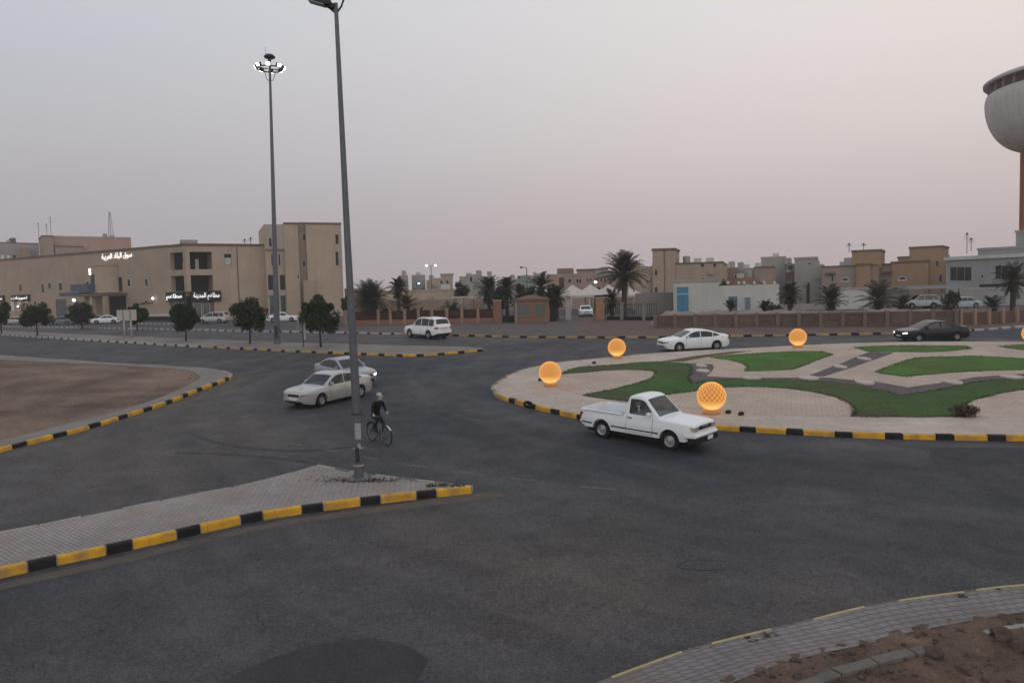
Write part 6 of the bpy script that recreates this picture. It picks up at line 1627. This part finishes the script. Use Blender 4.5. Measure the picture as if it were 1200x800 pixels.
# the tents
for k, (x, w, yt, Y_) in enumerate(((671, 22, 333.5, 121), (692, 22, 333, 120), (713, 22, 333, 120), (735, 20, 335, 119))):
    c = PY(x, 345, Y_); zt = PY(x, yt, Y_).z; ze = PY(x, 345.5, Y_).z; r_ = 8.6 * w / 66 * Y_ / 100 / 1.0
    t = empty('tent_canopy', (c.x, c.y, g(Y_)), 0, ('leftmost white peaked tent canopy beside the gate pillar', 'second white peaked tent canopy from the left, under the lit lamp', 'third white peaked tent canopy from the left', 'rightmost white peaked tent canopy behind the big palm')[k], 'tent', 'white peaked tent canopies'); m = MB().use(CANV); rows = []
    for j in range(9):
        s = j / 8; rr_2 = r_ * s; z = (ze - g(Y_)) + (zt - ze) * (1 - s) ** 1.7
        rows.append([Vector((max(-1, min(1, 1.35 * math.cos(a))) * max(rr_2, .03), max(-1, min(1, 1.35 * math.sin(a))) * max(rr_2, .03), z)) for a in [2 * math.pi * q / 32 for q in range(33)]])
    rows.append([p - Vector((0, 0, .35)) for p in rows[-1]])
    m.grid(rows); m.build('canvas', parent=t)
    for sx in (-1, 1):
        for sy in (-1, 1): m = MB().use(CANV); m.tube([(sx * r_ * .95, sy * r_ * .95, 0), (sx * r_ * .95, sy * r_ * .95, ze - g(Y_))], .08, 6); m.build('post', parent=t)
far_lamp(696.5, 330.5, 128, 'far lamp with a single lit head above the white tents', (1,), True, arm=.05)
o = make_car(sedan_spec(WPAINT, 4.7), 'white saloon parked head on inside the open gate', None); p = PY(686, 360, 104); o.location = (p.x, p.y, g(104)); o.rotation_euler = (0, 0, RAD(-92))

# ---- gate, kiosk, fences ----------------------------------------------
def pillar(px0, px1, ytop, Y, m_, label, cap=True, group=None, d=None, name='gate_pillar'):
    a, b = PY(px0, 360, Y), PY(px1, 360, Y); w = b.x - a.x; zt = PY((px0 + px1) / 2, ytop, Y).z - g(Y); d = d or w
    t = empty(name, ((a.x + b.x) / 2, Y, g(Y) - .02), 0, label, 'pillar', group)
    m = MB().use(m_); m.box(-w / 2, w / 2, 0, d, -.1, zt - .12); m.build('shaft', parent=t)
    m = MB().use(COPL if cap else m_); m.box(-w / 2 - .06, w / 2 + .06, -.06, d + .06, zt - .12, zt); m.build('capstone', parent=t)
YG = 84.5
pillar(578, 587.5, 351, YG, SALM, 'salmon gate pillar left of the black side gate')
pillar(698.5, 707.5, 348, YG, st('ochre pillar', (.30, .17, .10)), 'ochre gate pillar right of the open main gate'); pillar(662.5, 669, 350, YG + 2, st('pale grey pillar', (.36, .34, .32)), 'pale grey gate pillar right of the kiosk')
# side gates
def iron_gate(x0, x1, yt, Y, label, solid=.45):
    f = px_fac(x0, Y, x1, Y); o = f.root('iron_gate', label, 'gate'); z = f.uz((x0 + x1) / 2, yt)[1]
    m = MB().use(IRON); m.box(0, f.L, 0, .05, .05, z * solid); m.build('panel', parent=o)
    m = MB().use(IRON); m.box(0, f.L, -.02, .06, z - .08, z); m.box(0, .08, -.02, .06, 0, z); m.box(f.L - .08, f.L, -.02, .06, 0, z); m.build('frame', parent=o)
    k = .16
    m = MB().use(IRON)
    u = k
    while u < f.L - .1: m.box(u - .015, u + .015, .005, .035, z * solid, z - .08); u += k
    o2 = m.build('bars', parent=o)
iron_gate(588, 602.5, 358, YG + .3, 'black iron side gate between the salmon pillar and the kiosk'); iron_gate(644, 652, 357, YG + .3, 'narrow black iron gate right of the kiosk', .9)
# kiosk
f = px_fac(603, YG - 1.2, 643, YG - 1.2); o = f.root('guard_kiosk', 'salmon guard kiosk with two square windows beside the open gate', 'kiosk')
zc, ze_ = f.uz(623, 352.5)[1], f.uz(623, 345.5)[1]; L_ = f.L
block(o, 'wall', SALM, 0, L_, 0, 3.4, 0, zc)
m = MB().use(st('kiosk roof', (.15, .09, .075)))
m.box(-.12, L_ + .12, -.15, 3.55, zc, zc + .22)
V = [m.bm.verts.new(p) for p in ((-.06, -.1, zc + .22), (L_ + .06, -.1, zc + .22), (L_ + .06, 3.5, zc + .22), (-.06, 3.5, zc + .22), (L_ * .5 - .3, 1.3, ze_), (L_ * .5 + .3, 1.3, ze_), (L_ * .5 + .3, 2.1, ze_), (L_ * .5 - .3, 2.1, ze_))]
for q in ((0, 1, 5, 4), (1, 2, 6, 5), (2, 3, 7, 6), (3, 0, 4, 7), (4, 5, 6, 7)): m.bm.faces.new([V[i] for i in q])
m.build('roof', parent=o, sharp=None)
GW = mat('grey kiosk pane', (.10, .12, .12), .3, .1, 2)
for r in ((606.5, 357, 620, 369.5), (626.5, 357, 639, 369.5)): u0, u1, z0, z1 = f.rect(r); window(o, u0, u1, z0, z1, fm=st('kiosk frame', (.22, .13, .10)), pane=GW, fw=.15, bars=1)
block(o, 'pilaster', st('grey pilaster', (.25, .22, .2)), -.02, .22, -.08, .02, 0, zc - .01)
# low salmon wall with iron rails left of the gate
def rail_wall(x0, Y0, x1, Y1, yw, yr, label, posts, m_, pm, rails=True, back=None, name='fence'):
    f = px_fac(x0, Y0, x1, Y1); o = f.root(name, label, 'fence'); xm = (x0 + x1) / 2; zw, zr = f.uz(xm, yw)[1], f.uz(xm, yr)[1]
    block(o, 'base_wall', m_, 0, f.L, .05, .3, -.1, zw)
    for p in posts:
        u = f.uz(p, 365)[0]; m = MB().use(pm); m.box(u - .16, u + .16, 0, .34, -.1, zr + .12); m.box(u - .2, u + .2, -.04, .38, zr + .12, zr + .19); m.build('post', parent=o)
    if back: block(o, 'panel', back, .1, f.L - .1, .16, .19, zw, zr - .1)
    if rails:
        m = MB().use(IRON); m.box(0, f.L, .12, .16, zr - .1, zr - .05); m.box(0, f.L, .12, .16, zw + .15, zw + .2); u = .1
        while u < f.L: m.box(u - .018, u + .018, .125, .155, zw, zr); u += .26
        m.build('rails', parent=o)
    return f, o
rail_wall(402, 88, 578, YG + .2, 374, 363.5, 'low salmon wall with dark rails and beige posts left of the gate', [405, 443, 457, 474, 490, 506, 523.5, 541, 560], SALM, PILL, back=mat('rusty mesh panel', (.075, .042, .032), .95, .3, 2))
house(402, 96, 531, 96, 352, st('beige rear wall', (.28, .21, .17)), 'beige wall running behind the rails and small palms', .3, name='wall', cat='wall')
f, o = rail_wall(707.5, YG, 768, YG - 4, 377.5, 356, 'dark picket fence between the ochre pillar and the pilastered wall', [728, 754], SALM, GREYP)
f2 = px_fac(707.5, YG + .6, 768, YG - 3.4); block(o, 'panel', IRON, .2, f.L - .2, .2, .24, 0.02, f.uz(737, 371)[1])
# pilastered wall
W0, W1 = G(768, 385.5), G(1121, 384)
f = Fac((W0.x, W0.y), (W1.x, W1.y), g(min(W0.y, W1.y)) + H5 - .35); o = f.root('boundary_wall', 'long brown panelled wall with pilasters along the far footway', 'wall')
zt = f.uz(950, 366.5)[1]
block(o, 'panel', WALLP, 0, f.L, .06, .3, -.3, zt - .12)
block(o, 'coping', st('brown coping', (.155, .115, .098)), -.02, f.L + .02, 0, .38, zt - .12, zt)
for k in range(15):
    u = f.L * k / 14; m = MB().use(st('pilaster render', (.165, .12, .10)) if k == 0 else PILM); m.box(u - .16, u + .16, -.05, .42, -.3, zt + .08)
    if k == 0: PILM = m.mats[0]
    m.build('pilaster', parent=o)
E0, E1 = G(1121, 384), G(1330, 371)
f = Fac((E0.x + .3, E0.y), (E1.x, E1.y), g(E0.y) + H5 - .3); o = f.root('boundary_wall', 'open part of the wall with pale posts and dark recesses at the right', 'wall')
zt = f.uz(1160, 360.5)[1]
block(o, 'panel', DKB, 0, f.L, .25, .45, -.3, zt - .35)
for x in (1127, 1143.5, 1160, 1176.5, 1193, 1210, 1228, 1246):
    u = f.uz(x, 370)[0]; m = MB().use(PILL); m.box(u - .13, u + .13, -.02, .24, -.3, zt); m.build('post', parent=o)
block(o, 'base', st('brown base', (.15, .10, .08)), 0, f.L, .02, .24, -.3, .35)
# bare ground strip with pale rubble on top of the wall line
rb0, rb1 = G(768, 385.5), G(1128, 384); m = MB().use(st('pale bund', (.23, .185, .165), .25)); rows = []
for k in range(160):
    u = k / 159; x = lerp(rb0.x, rb1.x + 1, u); yb = lerp(rb0.y, rb1.y, u) + 1.2; tp_ = min(1, u * 14, (1 - u) * 14) ** .6; rows.append([Vector((x, yb + q, g(yb) - .05 + (z * tp_ if z > 0 else z) + (.22 * noise.noise((x * .7, q, 1)) + .16 * noise.noise((x * 2.3, q, 5)) if z > .5 else 0))) for q, z in ((0, -.2), (.7, 1.25), (1.6, 1.5), (2.8, 1.45), (4.5, 0))])
m.grid(rows); tag(m.build('rubble_bund', sharp=None), 'long pale uneven rubble bund just behind the pilastered wall', 'bund')

# ---- barrier, median signs ---------------------------------------------
p = G(425, 379.5, 0); t = empty('barrier', p, .0, 'orange plastic road barriers standing by the near lamp post line of sight', 'barrier'); t['label'] = 'bright orange plastic barrier standing before the low salmon wall'
for k in range(2):
    m = MB().use(ORB); x = -.75 + k * .8
    m.box(x, x + .72, -.25, .25, 0, .25, bev=.04); m.box(x + .02, x + .70, -.12, .12, .22, 1.15, bev=.05); m.build('segment', parent=t)
m = MB().use(ORB); m.box(-.55, -.49, -.03, .03, 1.1, 1.55); m.build('post', parent=t)
p = G(150, 396, H4); t = empty('road_sign', p, .0, 'blank backed wide sign board on two pale legs on the median', 'sign')
s_ = 900 / p.y; Hs = (396 - 363) / s_; w_ = 23 / s_
m = MB().use(mat('pale sign back', (.40, .38, .35), .7, .08, 2)); m.box(-w_ / 2, w_ / 2, -.03, .0, Hs - 12.5 / s_, Hs); m.build('board', parent=t)
for sx in (-.18, .18):
    m = MB().use(STEEL); m.box(w_ * sx - .03, w_ * sx + .03, -.05, -.031, Hs - 12.3 / s_, Hs - .02); m.build('bracket', parent=t)
    m = MB().use(mat('pale post', (.40, .39, .37), .6, .08, 2)); m.tube([(w_ * sx, .06, 0), (w_ * sx, .06, Hs - .05)], .08, 8); m.build('leg', parent=t)
p = G(355.5, 406, H4); s_ = 900 / p.y; t = empty('road_sign', p, .0, 'narrow sign seen edge on with pale posts on the median', 'sign')
m = MB().use(STEEL); m.tube([(0, 0, 0), (0, 0, 40 / s_)], .05, 6); m.build('leg', parent=t)
m = MB().use(mat('pale sign face', (.42, .42, .41), .6)); m.box(-.05, .0, -.45, .45, 22 / s_, 36 / s_, Matrix.Rotation(-.55, 4, 'Z')); m.box(.10, .22, -.06, .06, 8 / s_, 38 / s_); m.build('board', parent=t)

# ---- water tower -------------------------------------------------------
YW = 150.0; sc_ = 900.0 / YW
c = PY(1262, 345, YW); t = empty('water_tower', (c.x, YW, g(YW) - .1), .2, 'huge pale bowl shaped water tower on an orange stem at the right edge', 'water tower')
zz_ = lambda y: PY(1200, y, YW).z - g(YW)
Rb = (PY(1254, 110, YW).x - PY(1153, 110, YW).x) * .955
zr = zz_(111); zbot_ = zz_(173)
BOWL = mat('pale cream bowl concrete', (.46, .45, .42), .85, .06, .15, 3, .04, streak=.14)
prof = []
for k in range(15):
    a = math.pi / 2 * k / 14; prof.append((7.0 + (Rb - 7.0) * math.sin(a) ** .82, zbot_ + (zr - zbot_) * (1 - math.cos(a)) ** 1.0))
m = MB().use(BOWL); m.lathe([(6.5, zbot_ - .3)] + prof + [(Rb * .985, zr + 1.2), (Rb * .955, zr + 1.6)], 64); m.build('bowl', parent=t, sharp=None)
m = MB().use(mat('red brown window band', (.07, .030, .026), .8, .1, 2)); m.lathe([(Rb * .94, zr + 1.3), (Rb * .94, zr + 3.6)], 64); m.build('window_band', parent=t, sharp=None)
for k in range(36):
    a = 2 * math.pi * k / 36; m = MB().use(mat('band post', (.18, .15, .14)) if k == 0 else BPM); m.box(Rb * .935, Rb * .965, -.25, .25, zr + 1.3, zr + 3.6, Matrix.Rotation(a, 4, 'Z'))
    if k == 0: BPM = m.mats[0]
    m.build('band_post', parent=t)
m = MB().use(BOWL); m.lathe([(Rb * .93, zr + 3.5), (Rb * 1.015, zr + 3.2), (Rb * 1.02, zr + 3.7), (Rb * .95, zr + 4.3), (Rb * .75, zr + 5.1), (Rb * .5, zr + 6.6), (Rb * .3, zr + 8.6), (Rb * .12, zr + 9.8), (0, zr + 10)], 64); m.build('roof', parent=t, sharp=None)
m = MB().use(mat('orange brown stem render', (.30, .125, .06), .85, .1, .3, 4, .08, streak=.12)); Rs = (c.x - PY(1197, 345, YW).x) * .90
m.lathe([(Rs * 1.04, -.2), (Rs * 1.0, 8), (Rs * .985, 20), (Rs * .985, zbot_ + .3)], 12, smooth=False)
for k in range(12):
    a = 2 * math.pi * k / 12; m.box(Rs * .93, Rs * 1.01, -.35, .35, 0, zbot_, Matrix.Rotation(a, 4, 'Z'))
m.build('stem', parent=t, sharp=None)

# ================================================================== PLANTS
def frond_mesh(rnd, n_f, Lf, el0, el1, leaf_len, leaf_w, npair, droop, top_z, verts, faces, mids, stiff=.5):
    for k in range(n_f):
        az = k * 2.39996 + rnd.uniform(-.3, .3); t_ = k / max(1, n_f - 1); el = lerp(el0, el1, t_) + rnd.uniform(-.12, .12); L_ = Lf * rnd.uniform(.82, 1.1) * (1 - .15 * abs(t_ - .5))
        p = Vector((.12 * math.cos(az), .12 * math.sin(az), top_z - .35 * t_)); pts = [p.copy()]; e = el; n = 12; az2 = az
        for i in range(n):
            e -= droop * (i / n) ** 1.4 * (.155 if el > .2 else .12); az2 += rnd.uniform(-.015, .015)
            p = p + Vector((math.cos(az2) * math.cos(e), math.sin(az2) * math.cos(e), math.sin(e))) * (L_ / n); pts.append(p.copy())
        m_ = 0 if rnd.random() < .6 else 1
        # midrib
        for i in range(n):
            a, b = pts[i], pts[i + 1]; d = (b - a).normalized(); s_ = d.cross(Vector((0, 0, 1)))
            s_ = s_.normalized() if s_.length > .05 else Vector((1, 0, 0)); w = lerp(.05, .012, i / n); u_ = s_.cross(d) * w * .7; j = len(verts)
            verts += [a - s_ * w, a + s_ * w, b + s_ * w * .8, b - s_ * w * .8, a - u_, b - u_]; faces += [(j, j + 1, j + 2, j + 3), (j, j + 4, j + 5, j + 3), (j + 1, j + 4, j + 5, j + 2)]; mids += [2, 2, 2]
        for q in range(npair):
            f = lerp(.14, .99, q / (npair - 1)); x = f * n; i = min(n - 1, int(x)); a = pts[i].lerp(pts[i + 1], x - i); d = (pts[i + 1] - pts[i]).normalized()
            s_ = d.cross(Vector((0, 0, 1))); s_ = s_.normalized() if s_.length > .05 else Vector((1, 0, 0)); up = s_.cross(d)
            ll = leaf_len * (math.sin(math.pi * min(1, .18 + f * .82)) ** .5 * .85 + .15) * rnd.uniform(.85, 1.1)
            for sg in (-1, 1):
                dr = (s_ * sg * .82 + d * (.55 + .3 * f) + up * rnd.uniform(.0, .45)).normalized(); tip = a + dr * ll + Vector((0, 0, -ll * rnd.uniform(.08, .35))); mid = a + dr * ll * .5
                w = d * leaf_w * .5; j = len(verts); verts += [a - w * .5, a + w * .5, mid + w, mid - w, tip]; faces += [(j, j + 1, j + 2, j + 3), (j + 3, j + 2, j + 4)]; mids += [m_, m_]

def palm(label, h, Lf, seed, n_f=44, el0=1.35, el1=-.45, trunk_r=.24, skirt=True, group='date palms along the far footway', lean=0, npair=24, leaf=.5, lw=.05, loc=(0, 0, 0), dead=6, trunks=1):
    rnd = random.Random(seed); t = empty('palm_tree', loc, rnd.uniform(0, 6), label, 'palm tree', group)
    for tr in range(trunks):
        off = Vector(((tr * .75), 0, 0)); m = MB().use(PALMT); n = max(6, int(h / .22)); prof = []
        for i in range(n + 1):
            z = h * i / n; r = trunk_r * (1.25 - .35 * min(1, z / max(.6, h * .25))) * (1 + (.10 if i % 2 else -.04)); prof.append((r, z))
        prof.append((trunk_r * .5, h + .3)); m.lathe(prof, 12, Matrix.Translation(off)); m.build('trunk', parent=t, sharp=None)
        if skirt:      # stubs of cut fronds under the crown
            m = MB().use(PALMT)
            for k in range(34):
                a = k * 2.4; z = h - .9 * (k / 34) * min(1.0, h); r = trunk_r * .9
                m.tube([off + Vector((r * math.cos(a), r * math.sin(a), z - .1)), off + Vector(((r + .26) * math.cos(a), (r + .26) * math.sin(a), z + .16))], [.07, .035], 4)
            m.build('frond_stubs', parent=t, sharp=None)
        v, f, mi = [], [], []
        frond_mesh(rnd, n_f, Lf, el0, el1, leaf, lw, npair, 1.0, h + .25, v, f, mi)
        if dead: frond_mesh(rnd, dead, Lf * .75, -.75, -1.1, leaf * .8, lw, npair, .6, h - .1, v, f, mi)
        o = mesh_from('crown', [tuple(p + off) for p in v], f, [PALML, PALML2, PALMT], parent=t, midx=mi)
    return t

def palm_at(px, Y, ytop, ytrunk, half_w, label, seed, ybase=None, z0=None, **k):
    """px/ytop/half_w are read off the photo; the tree stands at depth Y"""
    if ybase is not None: b = G(px, ybase, .12)
    else: p = PY(px, 350, Y); b = Vector((p.x, Y, g(Y) + (z0 or 0)))
    s = 900 / b.y; ht = PY(px, ytrunk, b.y).z - b.z; Lf = half_w / s * 1.22
    return palm(label, max(ht, .3), Lf, seed, loc=b, **k)
palm_at(437, 88.5, 309, 352, 21, 'twin trunked date palm behind the orange barrier', 11, n_f=46, el0=1.45, el1=-.5, trunks=2, leaf=.62, lw=.06)
palm_at(467, 95, 322, 338, 10.5, 'short dark fan shaped palm right of the twin palm', 12, n_f=34, leaf=.5, lw=.07)
palm_at(476, 87.5, 342, 359, 14, 'low open palm before the beige wall', 13, n_f=22, el0=1.3, el1=.1, dead=2, leaf=.5)
palm_at(453, 88.5, 355, 371, 9, 'small bushy palm beside the low open palm', 131, n_f=16, el0=1.2, el1=.3, dead=0)
palm_at(489, 88.5, 356, 371, 9, 'small bushy palm right of the low open palm', 141, n_f=16, el0=1.2, el1=.3, dead=0)
palm_at(529, 88, 345, 372, 17, 'grey green bushy palm with no visible trunk left of the car port', 14, n_f=30, el0=1.4, el1=.25, dead=0, leaf=.55)
palm_at(573, 89, 321, 340, 15, 'dark palm left of the salmon gate pillar', 15, n_f=40, leaf=.55, lw=.06, dead=12)
palm_at(594, 92, 325, 338, 12, 'dark palm behind the black side gate', 16, n_f=34, leaf=.5, lw=.06)
palm_at(634, 88.5, 320, 337, 17, 'tall dark palm right behind the guard kiosk', 17, n_f=42, leaf=.55, lw=.06, dead=10)
palm_at(652, 89.5, 332, 348, 13, 'dark drooping palm between the kiosk and the tents', 18, n_f=34, leaf=.5, lw=.06, dead=10)
palm_at(731.5, 86, 286, 322, 26, 'tallest date palm with a wide crown before the plain beige tower', 19, n_f=78, el0=1.5, el1=-.35, leaf=.66, lw=.062, npair=30, trunk_r=.3)
palm_at(717, 88, 337, 352, 12, 'small grey green palm beside the tallest palm', 20, n_f=24, leaf=.45)
palm_at(856, 72, 345, 362, 9, 'sparse little palm before the first grey blue door', 21, n_f=9, el0=1.3, el1=.7, dead=0, leaf=.35, skirt=False, trunk_r=.12)
palm_at(896, 72, 342, 363, 9, 'ragged small palm at the right end of the white low building', 22, n_f=13, el0=1.4, el1=.2, dead=3, leaf=.38)
palm_at(925.5, 76, 328, 345, 12, 'mid sized palm before the tall pale grey houses', 23, n_f=30, leaf=.45)
palm_at(974, 0, 334, 354, 17, 'palm with a rounded stump base standing before the pilastered wall', 24, ybase=379, n_f=30, el0=1.4, el1=.0, leaf=.5, dead=2)
palm_at(1030, 73, 326, 352, 22, 'wide dark palm before the right ochre villa', 25, n_f=38, el0=1.4, el1=-.35, leaf=.6, dead=2)
palm_at(1058, 74, 344, 358, 10, 'small palm right of the wide dark palm', 26, n_f=16, el0=1.2, el1=.2, dead=0, leaf=.4)
palm_at(1111, 74, 338, 360, 14, 'open vee shaped palm before the white saloon', 27, n_f=13, el0=1.2, el1=.4, dead=0, leaf=.45)
palm_at(1163, 74, 338, 360, 13, 'open small palm before the pale grey plot wall', 28, n_f=14, el0=1.25, el1=.4, dead=0, leaf=.45)
palm_at(1187, 74, 297, 330, 20, 'tall palm with a bulging neck beside the orange tower stem', 29, n_f=44, el0=1.45, el1=-.5, leaf=.55, trunk_r=.26)
# stump ball of the palm on the footway
b = G(974, 379, .12); m = MB().use(PALMT); m.lathe([(.3, 0), (.52, .25), (.58, .55), (.45, .85), (.25, 1.1)], 12)
q = [o for o in bpy.data.objects if o.get('label', '').startswith('palm with a rounded')][0]; m.build('stump', parent=q, sharp=None)

def leafy(name, label, cat, loc, h, tr, rx, rz, seed, n_leaf, group=None, ls=.09, mats=None, boxy=.0, base=None):
    rnd = random.Random(seed); t = empty(name, loc, rnd.uniform(0, 6), label, cat, group)
    cz = base if base is not None else h - rz
    if tr:
        m = MB().use(BARK); m.tube([(0, 0, -.1), (.03, .02, cz * .4), (-.02, 0, cz - rz * .4), (0, .03, cz + rz * .3)], [tr * 1.3, tr, tr * .8, tr * .4], 8)
        for k in range(7):
            a = k * .9 + rnd.uniform(-.2, .2); m.tube([(0, 0, cz - rz * rnd.uniform(.3, .7)), (rx * .4 * math.cos(a), rx * .4 * math.sin(a), cz), (rx * .75 * math.cos(a), rx * .75 * math.sin(a), cz + rz * rnd.uniform(.1, .6))], [tr * .5, tr * .3, tr * .12], 5)
        m.build('trunk', parent=t, sharp=None)
    v, f, mi = [], [], []
    clumps = [(Vector((rnd.gauss(0, 1), rnd.gauss(0, 1), rnd.gauss(0, 1))).normalized() * rnd.uniform(.25, .92), rnd.uniform(.17, .42), rnd.random()) for _ in range(40)]
    for k in range(n_leaf):
        c, cr, cm = clumps[k % len(clumps)]
        d = Vector((rnd.gauss(0, 1), rnd.gauss(0, 1), rnd.gauss(0, 1))).normalized(); q = c + d * cr * rnd.uniform(.55, 1.05)
        if boxy: q = Vector([math.copysign(abs(x) ** (1 - boxy), x) for x in q])
        p = Vector((q.x * rx, q.y * rx, cz + q.z * rz)); nrm = (d + Vector((rnd.gauss(0, .6), rnd.gauss(0, .6), rnd.gauss(0, .6)))).normalized()
        a = nrm.orthogonal().normalized(); b_ = nrm.cross(a); s = ls * rnd.uniform(.6, 1.3); j = len(v)
        v += [p - a * s, p + b_ * s * .5, p + a * s, p - b_ * s * .5]; f.append((j, j + 1, j + 2, j + 3)); mi.append(0 if cm < .65 else 1)
    mesh_from('crown', [tuple(p) for p in v], f, mats or [LEAF, LEAF2], parent=t, midx=mi); return t
MT_ = 'clipped round trees on the median'
for px, yb, yt, hw, lb, sd in ((218, 399.5, 354, 14.5, 'dark round clipped tree on the median left of the corner shops car', 31), (293, 402.5, 350, 19, 'broad clipped tree on the median left of the lighting mast', 32), (376, 406.5, 347, 18.5, 'clipped tree on the median right of the lighting mast', 33), (44, 393, 355, 14, 'dark clipped tree second from the left edge on the median', 34), (2, 391, 354, 11, 'dark clipped tree cut by the left edge', 35)):
    b = G(px, yb, H4); s = 900 / b.y; h = (yb - yt) / s; rz = h * .375
    leafy('clipped_tree', lb, 'tree', b, h, .07, hw / s * 1.18, rz * 1.02, sd, 9500, MT_, .10, base=h - rz * .98, boxy=.12)
for px, yb, yt, hw, lb, sd in ((96, 384.5, 354, 13.5, 'dark clipped tree beyond the far kerb left of the entrance canopy', 36), (161, 386, 356, 9, 'dark clipped tree hidden behind the blank sign board', 37)):
    b = G(px, yb, .1); s = 900 / b.y; h = (yb - yt) / s; rz = h * .42
    leafy('clipped_tree', lb, 'tree', b, h, .07, hw / s * 1.18, rz * 1.02, sd, 7000, MT_, .13, base=h - rz * .98, boxy=.12)
def bush_at(px, Y, ytop, hw, label, sd, cat='tree', name='leafy_tree', n=3600, ls=.16, trunk=.12, mats=None):
    p = PY(px, 350, Y); b = Vector((p.x, Y, g(Y))); h = PY(px, ytop, Y).z - b.z; s = 900 / Y
    leafy(name, label, cat, b, h, trunk, hw / s, h * .36, sd, n, None, ls, mats, base=h * .63)
bush_at(541, 112, 331, 10, 'dark leafy tree between the tan house and the pale grey house', 41)
bush_at(612, 97, 333, 14, 'dark leafy tree behind the guard kiosk roof', 42); bush_at(585, 98, 338, 10, 'dark leafy tree behind the side gate palms', 43); bush_at(648, 100, 338, 10, 'dark leafy tree just left of the white tents', 44)
bush_at(408, 96, 345, 8, 'dark tree at the right foot of the tower block', 45); bush_at(846, 118, 326, 7, 'small tree over the white low building roof', 46, ls=.12)
bush_at(904, 74, 355, 8, 'low dry shrub behind the wall at the white building corner', 47, 'shrub', 'shrub', 900, .1, 0); bush_at(913, 75, 357, 6, 'low shrub right of the white building', 48, 'shrub', 'shrub', 700, .1, 0)
bush_at(1118, 90, 339, 9, 'dark shrub over the plot wall beside the vans', 49, 'shrub', 'shrub', 1500, .14, 0)
DRYG = mat('dry bush twigs', (.085, .055, .045), .95, .3, 5)
p = G(1129, 487, H1); leafy('shrub', 'dry brown bush at the inner edge of the roundabout band', 'shrub', p, .5, 0, .5, .28, 51, 1500, None, .05, [DRYG, DRYG], base=.24)
# trailing tufts on the triangular island round the lamp base and along its edge
rt = random.Random(77); v, f = [], []
for k in range(1500):
    if k < 600: c = G(rt.gauss(425, 26), rt.gauss(562.5, 1.6), H3)
    elif k < 850: c = G(rt.uniform(500, 545), rt.gauss(568.5, 1.0), H3)
    else: c = G(rt.uniform(830, 1060), 0 + 753.5, H6); a_ = at_len(fo, [0] + [sum((fo[i + 1] - fo[i]).length for i in range(j + 1)) for j in range(0)], 0) if False else None; i_ = rt.randrange(len(fo) // 4, len(fo) * 3 // 4); c = Vector((fo[i_].x + rt.uniform(0, .25), fo[i_].y - rt.uniform(.08, .28), g(fo[i_].y) + H6))
    if k >= 850 and noise.noise((c.x * 1.3, c.y * 1.3, 2)) < .12: continue
    a = rt.uniform(0, 6.28); s = rt.uniform(.015, .045); h = rt.uniform(.01, .035); j = len(v); v += [(c.x - s * math.cos(a), c.y - s * math.sin(a), c.z), (c.x + s * math.cos(a), c.y + s * math.sin(a), c.z), (c.x + rt.uniform(-.04, .04), c.y + rt.uniform(-.04, .04), c.z + h)]; f.append((j, j + 1, j + 2))
tag(mesh_from('weeds', v, f, mat('dark weeds', (.05, .042, .034), .95, .3, 5)), 'dark low weeds round the lamp base and paving edges', 'weeds', kind='stuff')

# ================================================================== HAZE
HZ = bpy.data.materials.new('pale dusk haze'); HZ.use_nodes = True
t_ = HZ.node_tree
for n in list(t_.nodes):
    if n.type == 'BSDF_PRINCIPLED': t_.nodes.remove(n)
pv = t_.nodes.new('ShaderNodeVolumePrincipled'); pv.inputs['Density'].default_value = HAZE = .00045; pv.inputs['Color'].default_value = (.97, .94, .95, 1)
out_ = [n for n in t_.nodes if n.type == 'OUTPUT_MATERIAL'][0]; t_.links.new(pv.outputs[0], out_.inputs['Volume'])
m = MB().use(HZ); m.box(-920, 920, -70, 930, -1.5, 60)
tag(m.build('haze', sharp=None), 'thin pale dusk haze over the town', 'haze', kind='stuff')
SC.cycles.volume_bounces = 1
